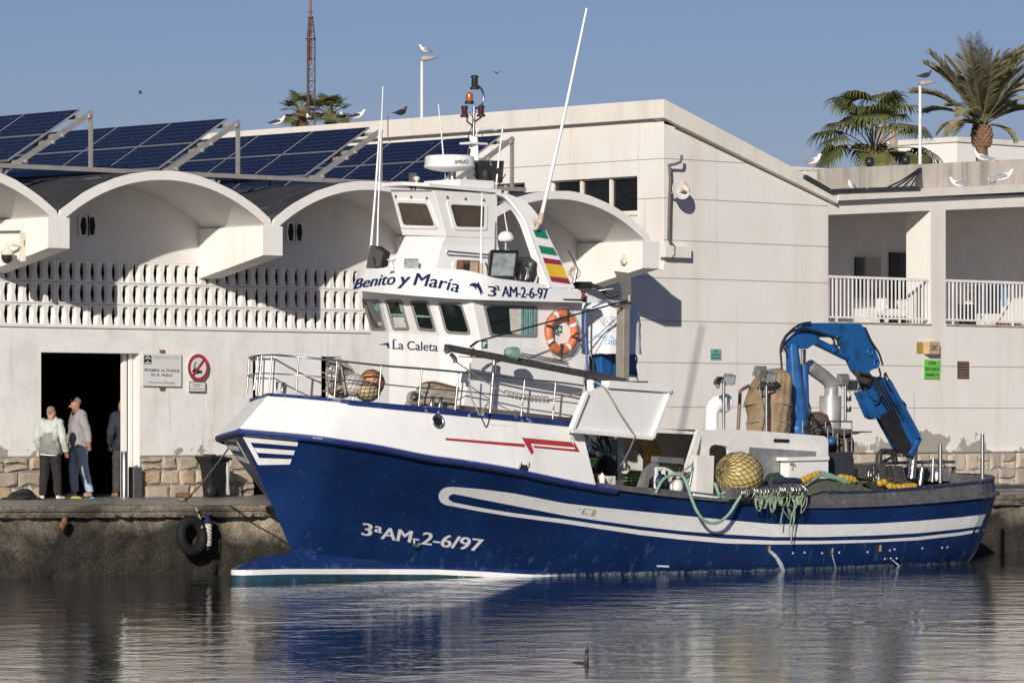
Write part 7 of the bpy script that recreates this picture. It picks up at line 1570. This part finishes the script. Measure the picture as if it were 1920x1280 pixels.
def person(label, base, face, H, pose, cl):
    """base: point between the feet; face: horizontal facing; pose in fractions of H (fwd, left, up)"""
    t = thing('person', label, 'person', base)
    f = V(face); f.z = 0; f.normalize(); l = V((-f.y, f.x, 0))
    def W(p): return base+(f*p[0]+l*p[1]+V((0, 0, p[2])))*H
    def chain(names, rad): return [(W(pose[n]), r*H) for n, r in zip(names, rad)]
    D = pose
    # the body, one continuous skin
    N = ['pelvis', 'waist', 'chest', 'neck', 'chin', 'head', 'crown']
    vs = chain(N, [.080, .080, .086, .036, .040, .052, .042]); es = [(i, i+1) for i in range(6)]
    def ext(frm, names, rad):
        i = frm
        for n, r in zip(names, rad):
            vs.append((W(D[n]) if isinstance(n, str) else W(n), r*H)); es.append((i, len(vs)-1)); i = len(vs)-1
        return i
    for s in 'LR':
        a = ext(2, ['sh'+s, 'el'+s, 'wr'+s], [.044, .030, .021])
        wr = V(D['wr'+s]); el = V(D['el'+s]); d = (wr-el).normalized(); sd = V((0, 0, 1)).cross(d)
        if sd.length < .2: sd = V((1, 0, 0))
        sd.normalize()
        pm = wr+d*.03; vs.append((W(pm), .017*H)); es.append((a, len(vs)-1)); pi_ = len(vs)-1
        for k, (o_, ln) in enumerate(((-.016, .036), (-.006, .042), (.005, .040), (.015, .032))):
            ext(pi_, [tuple(pm+d*.014+sd*o_), tuple(pm+d*(.014+ln*.55)+sd*o_*1.1), tuple(pm+d*(.014+ln)*.95+sd*o_+V((.008, 0, 0)))], [.0058, .0055, .0045])
        ext(pi_, [tuple(pm-d*.008+sd*-.022), tuple(pm+d*.014+sd*-.030)], [.0065, .005])
        ext(0, ['hip'+s, 'kn'+s, 'an'+s, 'toe'+s], [.060, .040, .030, .022])
    hd = V(D['head']); lk = V(D.get('look', (1, 0, 0))).normalized(); sdv = V((-lk.y, lk.x, 0))
    hi = 5; ext(hi, [tuple(hd+lk*.050+V((0, 0, -.012))), tuple(hd+lk*.066+V((0, 0, -.018)))], [.011, .005])
    for s in (1, -1): ext(hi, [tuple(hd+sdv*s*.048+lk*-.004+V((0, 0, -.010)))], [.014])
    skin_obj('body', vs, es, [m_skin], t, sub=3)
    # hair
    mb = MB(); q = Matrix.Rotation(math.atan2((f*lk.x+l*lk.y).y, (f*lk.x+l*lk.y).x), 3, 'Z'); c = W(hd+lk*-.012+V((0, 0, .022))); rr = (.0515*H, .0455*H, .0460*H); b_ = MB(); b_.ball((0, 0, 0), rr, 18)
    keep = [ff for ff in b_.f if all(b_.v[i].z > -.022*H-.9*max(0, -b_.v[i].x)*.9 - (.0) and b_.v[i].x < cl.get('hairline', .022)*H for i in ff)]
    mb.add([c+q @ p for p in b_.v], keep, 0, True); mb.build('hair', cl.get('hair', m_hairg), t)
    # eyes
    mb = MB()
    for s in (1, -1): mb.ball(W(hd+lk*.047+sdv*s*.019+V((0, 0, .004))), .006*H, 8)
    mb.build('eyes', m_black, t)
    # clothes: shells grown outwards from the body itself, region by region
    body = KIDS[t][0]; bme = body.data; bones = []
    for a, b_, nm in [('pelvis', 'waist', 'torso'), ('waist', 'chest', 'torso'), ('chest', 'neck', 'yoke'), ('neck', 'chin', 'head'), ('chin', 'head', 'head'), ('head', 'crown', 'head')]: bones.append((W(D[a]), W(D[b_]), nm))
    for s in 'LR':
        for a, b_, nm in [('chest', 'sh'+s, 'torso'), ('sh'+s, 'el'+s, 'arm'), ('el'+s, 'wr'+s, 'fore'), ('pelvis', 'hip'+s, 'hip'), ('hip'+s, 'kn'+s, 'leg'), ('kn'+s, 'an'+s, 'leg'), ('an'+s, 'toe'+s, 'foot')]: bones.append((W(D[a]), W(D[b_]), nm))
        wr, el = W(D['wr'+s]), W(D['el'+s]); bones.append((wr, wr+(wr-el).normalized()*.1*H, 'hand'))
    lab = []
    for v in bme.vertices:
        p = v.co+ORG[t]; best = (9, '')
        for a, b_, nm in bones:
            ab = b_-a; k = max(0, min(1, (p-a).dot(ab)/ab.length_squared)); d = (p-a-ab*k).length
            if nm == 'yoke' and k > .62: nm = 'head'
            if d < best[0]: best = (d, nm)
        lab.append(best[1])
    zp = W(D['pelvis']).z
    def shell(name, want, off, mats, zlo=-9, zhi=9, split=None):
        vs = [v.co+ORG[t] for v in bme.vertices]; ns = [v.normal.copy() for v in bme.vertices]
        keep = [p for p in bme.polygons if sum(lab[i] in want for i in p.vertices) >= len(p.vertices)-1 and all(zlo < vs[i].z < zhi or lab[i] in ('arm', 'fore') for i in p.vertices)]
        ids = sorted({i for p in keep for i in p.vertices}); mp = {k: n for n, k in enumerate(ids)}; mb = MB()
        pts = [vs[i]+ns[i]*(off*(.55 if lab[i] in ('arm', 'fore') and off > .02 else 1)*H*(1+.55*NZ.noise((vs[i].x*13, vs[i].y*13, vs[i].z*9))+.35*NZ.noise((vs[i].x*34, vs[i].y*34, vs[i].z*22)))) for i in ids]
        mb.add(pts, [tuple(mp[i] for i in p.vertices) for p in keep], 0, True)
        if split:
            for n, p in enumerate(keep):
                c = sum((vs[i] for i in p.vertices), V((0, 0, 0)))/len(p.vertices)
                if c.z < split and sum(lab[i] in ('arm', 'fore') for i in p.vertices) < 2: mb.m[n] = 1
        o = mb.build(name, mats, t); sd = o.modifiers.new('thickness', 'SOLIDIFY'); sd.thickness = .006; sd.offset = -1; return o
    shell('trousers', ('leg', 'hip', 'torso'), .013, [cl['pants']], W(D['anL']).z+.012*H, zp+.06*H)
    shell('top', ('torso', 'arm', 'fore', 'yoke', 'hip', 'leg'), .023, cl['top'], zp-.045*H, 9, W(D['chest']).z-.035*H)
    for s in 'LR':
        a = V(D['an'+s]); tt = V(D['toe'+s]); d = (tt-a); d.z = 0; d.normalize()
        skin_obj('shoe', [(W(a-d*.022+V((0, 0, -.012))), (.027*H, .027*H)), (W(a+d*.03+V((0, 0, -.018))), (.027*H, .024*H)), (W(a+d*.085+V((0, 0, -.024))), (.026*H, .016*H)), (W(a+d*.105+V((0, 0, -.026))), (.018*H, .012*H))], [(0, 1), (1, 2), (2, 3)], [cl['shoe']], t)
    for fn in cl.get('extra', []): fn(t, W, D, H)
    return t
zq = 1.165
m_sw = mat('grey_sweater', (.30, .28, .285), .9, var=.06, vs=6, bump=.3, bs=9); m_jean = mat('pale_jeans', (.34, .42, .52), .85, var=.12, vs=7, bump=.3, bs=10)
m_hood = mat('pale_sage_nylon', (.44, .47, .43), .6, var=.08, vs=7, bump=.5, bs=11); m_hood2 = mat('grey_nylon', (.19, .20, .19), .6, var=.08, vs=7, bump=.4, bs=10)
m_pblk = mat('black_trousers', (.016, .015, .016), .9, var=.2, vs=6, bump=.3, bs=10); m_shoew = mat('white_shoes', (.75, .73, .68), .6, var=.1, vs=20); m_shoeg = mat('grey_trainers', (.30, .30, .31), .6, var=.6, vs=40)
def glasses(t, W, D, H):
    mb = MB(); hd = V(D['head']); lk = V(D['look']).normalized(); sd = V((-lk.y, lk.x, 0))
    for s in (1, -1): mb.tube(ringpts(W(hd+lk*.036+sd*s*.020+V((0, 0, .043))), V((lk.x, lk.y, 1.4)), .014*H, 10), .003, 5)
    mb.build('sunglasses', m_black, t)
def hood(t, W, D, H):
    vs = [(W(V(D['neck'])+V((.03, .05, -.012))), .026*H), (W(V(D['neck'])+V((-.035, .065, -.02))), .032*H), (W(V(D['neck'])+V((-.065, 0, -.045))), .038*H), (W(V(D['neck'])+V((-.035, -.065, -.02))), .032*H), (W(V(D['neck'])+V((.03, -.05, -.012))), .026*H)]
    skin_obj('hood', vs, [(0, 1), (1, 2), (2, 3), (3, 4)], [m_hood], t, root=2)
def hem(t, W, D, H):
    mb = MB(); c = W(V(D['pelvis'])+V((0, 0, -.04))); pts = []
    for k in range(25): a = 2*pi*k/24; pts.append(c+V((cos(a)*.107*H, sin(a)*.107*H, .012*sin(a))))
    mb.tube(pts, .010, 6); mb.build('hem', m_boatw, t)
b1 = atD(148, 929, 73.2); b1.z = zq
leftv = -RT
pose1 = dict(pelvis=(0, 0, .53), waist=(.012, 0, .62), chest=(.005, 0, .745), neck=(.012, 0, .845), chin=(.035, 0, .875), head=(.040, 0, .925), crown=(.032, 0, .958), look=(1, .05, -.16),
    shL=(-.005, .098, .800), elL=(-.055, .128, .655), wrL=(-.070, .150, .540), shR=(.005, -.098, .800), elR=(.03, -.128, .665), wrR=(.09, -.11, .56),
    hipL=(-.005, .052, .50), knL=(-.035, .055, .28), anL=(-.105, .06, .040), toeL=(-.02, .075, .018), hipR=(.01, -.052, .50), knR=(.045, -.045, .28), anR=(.035, -.05, .040), toeR=(.11, -.055, .018))
person('man with shaved grey head, grey sweater and pale jeans standing in profile in the doorway', b1, leftv*.96-FW*.28, 1.68, pose1, dict(top=[m_sw], pants=m_jean, shoe=m_shoeg, extra=[glasses], hairline=.01))
b2 = atD(94, 936, 71.75); b2.z = zq-.01
pose2 = dict(pelvis=(0, 0, .52), waist=(-.01, 0, .62), chest=(-.005, 0, .75), neck=(.02, 0, .85), chin=(.045, 0, .885), head=(.045, 0, .93), crown=(.04, 0, .962), look=(1, -.15, 0),
    shL=(0, .105, .80), elL=(-.02, .15, .645), wrL=(.06, .13, .53), shR=(0, -.105, .80), elR=(-.03, -.155, .645), wrR=(.03, -.165, .515),
    hipL=(0, .056, .49), knL=(.02, .07, .27), anL=(-.01, .085, .040), toeL=(.07, .11, .018), hipR=(0, -.056, .49), knR=(.02, -.07, .27), anR=(0, -.085, .040), toeR=(.07, -.12, .018))
person('short man with grey hair seen from behind in a pale hooded jacket and black trousers', b2, FW*.97+RT*.22, 1.53, pose2, dict(top=[m_hood, m_hood2], pants=m_pblk, shoe=m_shoew, extra=[hood, hem], hairline=.05))
b3 = onv(233, 905, .68); b3.z = 1.135
pose3 = dict(pose2); pose3.update(look=(1, .3, 0))
person('man in a navy top half hidden behind the door jamb, seen from behind', b3, FW*.9-RT*.4, 1.68, pose3, dict(top=[mat('navy_top', (.022, .026, .042), .85, var=.15, vs=6, bump=.3, bs=9)], pants=mat('dark_grey_trousers', (.05, .048, .048), .9, var=.15, vs=6), shoe=mat('brown_shoes', (.20, .12, .08), .7, var=.2), hairline=.05))
# ------------------------------------------------------------------ gulls
m_gw = mat('white_feathers', (.80, .79, .77), .8, var=.05, vs=20); m_gb = mat('slate_black_wings', (.028, .028, .032), .7, var=.2, vs=20); m_gg = mat('grey_wings', (.27, .28, .31), .7, var=.1, vs=20); m_beak = mat('yellow_bill', (.55, .33, .04), .5); m_leg = mat('pinkish_legs', (.40, .28, .20), .6); m_brown = mat('brown_feathers', (.085, .065, .055), .8, var=.4, vs=30)
def gull(wingm, bodym=None, sit=False):
    t = thing('gull', 'x', 'gull', (0, 0, 0), 'gulls on the roofs and lamps'); dz = -.12 if sit else 0
    sp = [(-.34, .165, .010, .030), (-.27, .172, .016, .034), (-.18, .18, .042, .045), (-.08, .195, .075, .070), (.02, .215, .088, .080), (.10, .24, .080, .070), (.155, .275, .055, .052), (.185, .32, .042, .040), (.20, .352, .043, .040), (.228, .37, .036, .034), (.25, .368, .014, .014)]
    mb = MB(); rows = []
    for i, (x, z, rz, ry) in enumerate(sp):
        a = V((sp[min(i+1, len(sp)-1)][0]-sp[max(i-1, 0)][0], 0, sp[min(i+1, len(sp)-1)][1]-sp[max(i-1, 0)][1])).normalized(); up = V((-a.z, 0, a.x))
        rows.append([V((x, 0, z+dz))+V((0, 1, 0))*(ry*cos(2*pi*k/12))+up*(rz*sin(2*pi*k/12)) for k in range(13)])
    mb.grid(rows, 0, True); mb.build('body', bodym or m_gw, t)
    for s in (1, -1):
        mb = MB(); rows = []
        for x, z, h_, y, off in ((.11, .245, .02, .070, 0), (.06, .245, .055, .088, 0), (-.04, .225, .068, .088, 0), (-.15, .20, .052, .066, 0), (-.26, .185, .026, .036, 0), (-.37, .175, .010, .012, 0)):
            rows.append([V((x, s*(y*cos(R(q))+.004), z+dz+h_*sin(R(q))*1.05-.008)) for q in (-35, -10, 20, 50, 80, 100)])
        mb.grid(rows, 0, True, s > 0); mb.build('wing', wingm, t)
    mb = MB(); mb.tube([V((.245, 0, .368+dz)), V((.285, 0, .358+dz)), V((.298, 0, .348+dz))], [.013, .009, .003], 8); mb.build('bill', m_beak, t)
    if not sit:
        for s in (1, -1): mb = MB(); mb.tube([V((.0, s*.03, .15)), V((.005, s*.03, .06)), V((0, s*.03, .0))], .007, 6); mb.beam((0, s*.03, .004), (.05, s*.03, .004), .04, .006); mb.build('leg', m_leg, t)
    return t
pro = {}
def put_gull(kind, loc, rz, label, s=.68):
    if kind not in pro: pro[kind] = gull(*{'black': (m_gb,), 'grey': (m_gg,), 'brown': (m_gb, m_brown), 'sit': (m_gg, None, True)}[kind]); o = pro[kind]; o['label'] = label; o.location = loc; o.rotation_euler = (0, 0, rz); o.scale = (s,)*3
    else: o = dup(pro[kind], loc, rz, s, label)
    return o
LEFT = math.atan2(-RT.y, -RT.x); RIGHT = math.atan2(RT.y, RT.x); AWAY = math.atan2(FW.y, FW.x); TOW = AWAY+pi
def onpar(px): p = onu(px, 220, UT); return V((UT, p.y, ZT))
put_gull('black', onpar(520), RIGHT, 'black backed gull facing right, first from the left on the long roof edge')
put_gull('black', onpar(582), AWAY+.5, 'black backed gull in front of the foot of the lattice mast')
put_gull('black', onpar(637), AWAY-.2, 'black backed gull seen from behind, by the right edge of the distant palms')
put_gull('black', onpar(670), RIGHT-.2, 'black backed gull facing right between the distant palms and the thin aerial')
put_gull('brown', onpar(752), AWAY-.7, 'dark brown young gull on the roof edge left of the street lamp', .70)
c1, k1 = L1; put_gull('grey', c1+RT*(7*k1)+V((0, 0, 4*k1)), LEFT+.5, 'grey winged white gull standing on top of the left street lamp', .72)
c2, k2 = L2; put_gull('brown', c2+RT*(10*k2)+V((0, 0, 3.2*k2)), RIGHT+.4, 'brown gull resting on top of the right street lamp beside the date palm', .7)
def onup(px):
    p = onv(px, 310, 2.3); a = onv(1480, 320, 2.2); b_ = onv(1925, 298, 2.2); return V((p.x, 2.35, a.z+(b_.z-a.z)*(p.x-a.x)/(b_.x-a.x)))
put_gull('grey', onup(1528), TOW+.9, 'white gull with grey wings at the left end of the stained parapet', .8)
put_gull('sit', onup(1847), LEFT, 'gull sitting on the stained parapet at the foot of the date palm', .8)
def onled(px, v=.7): p = onv(px, 345, v); return V((p.x, v, z1_(p.x)-.03))
put_gull('grey', onled(1597, .9), TOW-.5, 'white gull on the roof ledge above the left balcony', .68)
put_gull('sit', onled(1533, .5)+V((0, 0, -.0)), LEFT, 'white gull half hidden in the roof valley', .7)
put_gull('sit', onled(1797, .9)+V((0, 0, .03)), LEFT, 'white gull crouching on the ledge above the pillar', .75)
put_gull('sit', onled(1862, .9)+V((0, 0, .03)), TOW, 'white gull crouching beside the larger grey gull on the ledge', .7)
put_gull('grey', onled(1880, .55), RIGHT, 'large grey winged gull standing on the roof ledge at the right edge', .92)
def flyer(label, px, py, D, span, m_, yaw, dih):
    c = atD(px, py, D); t = thing('flying_gull', label, 'gull', c, 'flying gulls'); f = V((cos(yaw), sin(yaw), 0)); l = V((-f.y, f.x, 0))
    mb = MB(); mb.lathe(c-f*span*.22, [(.003, 0), (span*.03, span*.05), (span*.055, span*.18), (span*.05, span*.3), (span*.03, span*.38), (.004, span*.44)], 10, 0, f); mb.build('body', m_, t)
    for s in (1, -1):
        mb = MB(); g = [[c+f*span*(a+.06)+l*s*span*y+V((0, 0, span*z)) for a in (.10, 0, -.08)] for y, z in ((.03, .02), (.17, dih), (.30, dih*1.15), (.5, dih*.7))]
        for i, sh in enumerate((1, .95, .75, .15)):
            m0 = g[i][0].copy()
            for k in range(3): g[i][k] = m0+(g[i][k]-m0)*sh
        mb.grid(g, 0, True); mb.grid([[p-V((0, 0, .006)) for p in r] for r in g], 0, True, True); mb.build('wing', m_, t)
flyer('flying gull with spread wings to the right of the boat masthead', 932, 138, 130, .42, m_brown, AWAY+.3, .13)
flyer('small dark bird flying alone in the sky above the solar panels', 262, 171, 130, .26, m_gb, RIGHT+.5, -.26)
c = onz(1092, 1243, 0); t = thing('diving_bird', 'dark brown water bird swimming with its neck raised in the foreground', 'water bird', c)
mb = MB(); sp = [(-.22, -.03, .01), (-.15, -.02, .03), (-.05, -.02, .04), (.04, -.015, .035), (.075, .03, .026), (.078, .07, .018), (.072, .105, .017), (.075, .128, .022), (.092, .140, .021), (.108, .138, .010)]
dq = Matrix.Rotation(TOW+.6, 3, 'Z'); rows = []
for i, (x, z, r) in enumerate(sp):
    a = V((sp[min(i+1, len(sp)-1)][0]-sp[max(i-1, 0)][0], 0, sp[min(i+1, len(sp)-1)][1]-sp[max(i-1, 0)][1])).normalized(); up = V((-a.z, 0, a.x))
    rows.append([c+dq @ (V((x, 0, z))+V((0, 1, 0))*(r*cos(2*pi*k/10)*(1.25 if i < 4 else 1))+up*(r*sin(2*pi*k/10))) for k in range(11)])
mb.grid(rows, 0, True); mb.build('body', mat('wet_brown_feathers', (.06, .045, .038), .5, var=.4, vs=40), t)
mb = MB(); mb.tube([c+dq @ V(p) for p in ((.105, 0, .138), (.135, 0, .132), (.15, 0, .128))], [.008, .005, .002], 6); mb.build('bill', m_dsteel, t)
# ------------------------------------------------------------------ palms
def frond_mat(name, c): return mat(name, c, .55, var=.25, vs=6, spec=.35)
m_date = frond_mat('date_palm_leaf', (.24, .215, .12)); m_fan = frond_mat('fan_palm_leaf', (.11, .12, .035)); m_fan2 = frond_mat('distant_palm_leaf', (.11, .125, .045))
m_trunk = mat('palm_trunk_fibre', (.20, .115, .07), .9, var=.35, vs=5, bump=1, bs=14); m_pet = mat('palm_leaf_stalk', (.20, .20, .10), .6, var=.2)
def date_palm(label, px, pyc, D, frond_len, nf, seed):
    c = atD(px, pyc, D); k = D/8200; rnd = random.Random(seed); t = thing('date_palm', label, 'palm tree', (c.x, c.y, 1.12))
    mb = MB(); zs = [1.12, c.z-72*k, c.z-45*k, c.z-38*k, c.z-20*k, c.z-2*k]; rs = [14, 11.5, 11, 16, 18.5, 13]
    rows = []; n = 24
    prof = [(r*k, z) for r, z in zip(rs, zs)]
    mb.lathe((c.x, c.y, 0), prof, n, 0)
    for j in range(7):
        for q in range(12):
            a = 2*pi*(q+.5*(j % 2))/12; z = c.z-40*k+j*6*k; r = interp([(c.z-45*k, 11.5*k), (c.z-38*k, 16*k), (c.z-20*k, 18.5*k), (c.z, 13.5*k)], z); o = V((cos(a), sin(a), 0))
            mb.tube([V((c.x, c.y, z))+o*(r-1*k), V((c.x, c.y, z+3.2*k))+o*(r+2.2*k), V((c.x, c.y, z+5*k))+o*(r+1.4*k)], [3.2*k, 2.4*k, 1.0*k], 5)
    mb.build('trunk', m_trunk, t)
    mb = MB(); ms = MB()
    for i in range(nf):
        az = rnd.uniform(0, 2*pi); el = R(rnd.choice([84, 78, 72, 66, 60, 54, 48, 40, 30, 22, 58, 64, 70])+rnd.uniform(-5, 5)); L_ = frond_len*rnd.uniform(.82, 1.08)*(.9 if el < R(35) else 1); bend = rnd.uniform(.35, .8)*(1.25-el/R(110))
        if i >= nf-5: el = R(rnd.uniform(-5, 15)); L_ *= .6; bend = 1.0
        o = V((cos(az), sin(az), 0)); p = c+o*(5*k); pts = []; a = el; ns = 16
        for s_ in range(ns+1):
            pts.append(p.copy()); p = p+(o*cos(a)+V((0, 0, sin(a))))*(L_/ns); a -= bend*1.5/ns*(s_/ns*1.5+.2)
        ms.tube(pts, [1.5*k*(1-.85*s_/ns) for s_ in range(ns+1)], 4, 0, cap=False)
        side0 = o.cross(V((0, 0, 1))).normalized()
        nl = 44
        for q in range(nl):
            f = .17+.83*q/nl; x = f*ns; i0_ = min(ns-1, int(x)); b0 = pts[i0_].lerp(pts[i0_+1], x-i0_); d = (pts[i0_+1]-pts[i0_]).normalized(); up = side0.cross(d).normalized()
            ll = L_*.235*(sin(pi*min(1, (f-.08)*.98))**.55)*rnd.uniform(.85, 1.1)
            for s in (1, -1):
                dv_ = (d*(.62+.4*f)+side0*s*.85+up*rnd.uniform(.15, .42)).normalized(); w_ = side0.cross(dv_).normalized()*(1.15*k)
                e1 = b0+dv_*ll*.55; e2 = b0+dv_*ll+V((0, 0, -ll*.10))
                mb.add([b0-w_*.5, b0+w_*.5, e1+w_, e1-w_, e2], [(0, 1, 2, 3), (3, 2, 4)], 0)
    mb.build('crown', m_date, t); ms.build('leaf_stalks', m_pet, t); return t
def fan_palm(label, px, pyc, D, rad, nf, seed, leafm, droop=1.0, small=False, els=(80, -15), name='fan_palm', trunk_r=9):
    c = atD(px, pyc, D); k = D/8200; rnd = random.Random(seed); t = thing(name, label, 'palm tree', (c.x, c.y, 1.12))
    mb = MB(); mb.lathe((c.x, c.y, 0), [(trunk_r*1.3*k, 1.12), (trunk_r*1.1*k, c.z-30*k), (trunk_r*1.45*k, c.z-8*k), (trunk_r*.7*k, c.z+3*k)], 14)
    for j in range(5):
        for q in range(8): a = 2*pi*(q+.5*(j % 2))/8; z = c.z-26*k+j*6*k; o = V((cos(a), sin(a), 0)); mb.tube([V((c.x, c.y, z))+o*trunk_r*.9*k, V((c.x, c.y, z+7*k))+o*trunk_r*1.7*k], [2.2*k, .8*k], 4)
    mb.build('trunk', m_trunk, t)
    mb = MB(); ms = MB()
    for i in range(nf):
        az = 2*pi*(i*.381966)+rnd.uniform(-.3, .3); el = R(els[0]+(els[1]-els[0])*(i/(nf-1))**1.1+rnd.uniform(-7, 7)); L_ = rad*rnd.uniform(.5, .68)*(1.12 if droop > .8 else 1)
        o = V((cos(az), sin(az), 0)); p = c.copy(); pts = []; a = el
        for s_ in range(9): pts.append(p.copy()); p = p+(o*cos(a)+V((0, 0, sin(a))))*(L_/8); a -= .05*droop*(1+s_*.25)
        ms.tube(pts, [1.4*k*(1-.5*s_/8) for s_ in range(9)], 4, 0, cap=False)
        b0 = pts[-1]; d = (pts[-1]-pts[-2]).normalized(); sd = o.cross(V((0, 0, 1))).normalized(); up = sd.cross(d).normalized()
        if up.z < 0: up = -up
        tilt = rnd.uniform(-.1, .8) if droop > .8 else rnd.uniform(-.2, .5); d = (d*cos(tilt)-up*sin(tilt)).normalized(); up = sd.cross(d).normalized()
        ns = 30 if not small else 22; FL = rad*rnd.uniform(.36, .48)
        for q in range(ns):
            an = R(-105+210*q/(ns-1))+rnd.uniform(-.03, .03); v0 = (d*cos(an)+sd*sin(an)).normalized(); ll = FL*(1-.22*abs(an)/R(128))*rnd.uniform(.88, 1.08)
            pp = b0.copy(); w0 = FL*.5*2*math.tan(R(256/(ns-1))/2); sw = (d*-sin(an)+sd*cos(an)).normalized(); L3 = []; vv = v0.copy()
            for s_ in range(6):
                f = s_/5; wd = w0*(f*2 if f < .5 else 1.0-(f-.5)*1.85)*.5+.0015; L3.append((pp-sw*wd+up*(.10*wd), pp+sw*wd-up*(.10*wd)))
                pp = pp+vv*(ll/5); g_ = (.05 if f < .35 else .95*droop)*(1 if not small else .45); vv = (vv+V((0, 0, -g_))).normalized()
            for s_ in range(5): mb.add([L3[s_][0], L3[s_][1], L3[s_+1][1], L3[s_+1][0]], [(0, 1, 2, 3)], 0)
    mb.build('crown', leafm, t); ms.build('leaf_stalks', m_pet, t); return t
date_palm('tall date palm with arching grey green fronds at the right edge', 1841, 234, 112, 2.15, 62, 3)
fan_palm('drooping fan palm left of the right street lamp above the stained parapet', 1638, 288, 110, 2.0, 24, 5, m_fan, .85, els=(92, 2))
fan_palm('distant fan palm left of the lattice mast behind the roof', 566, 214, 150, .98, 26, 8, m_fan2, .6, True, (85, -10), 'distant_palm', 6)
fan_palm('distant fan palm right of the lattice mast behind the roof', 620, 216, 150, .98, 26, 9, m_fan2, .6, True, (85, -10), 'distant_palm', 6)
for x, y, lb in ((1646, 299, 'round black spotlight by the fan palm trunk on the parapet'), (1714, 303, 'round black spotlight at the foot of the right street lamp')):
    q = onup(x); mb = MB(); cc = q+V((0, .15, .10)); mb.lathe(cc, [(.02, .06), (.09, .04), (.11, -.06), (.10, -.07), (.02, -.05)], 14, 0, (.2, -1, .1)); mb.beam(q+V((0, .15, 0)), cc, .03, .03); tag(mb.build('spotlight', m_blackp), lb, 'spotlight')
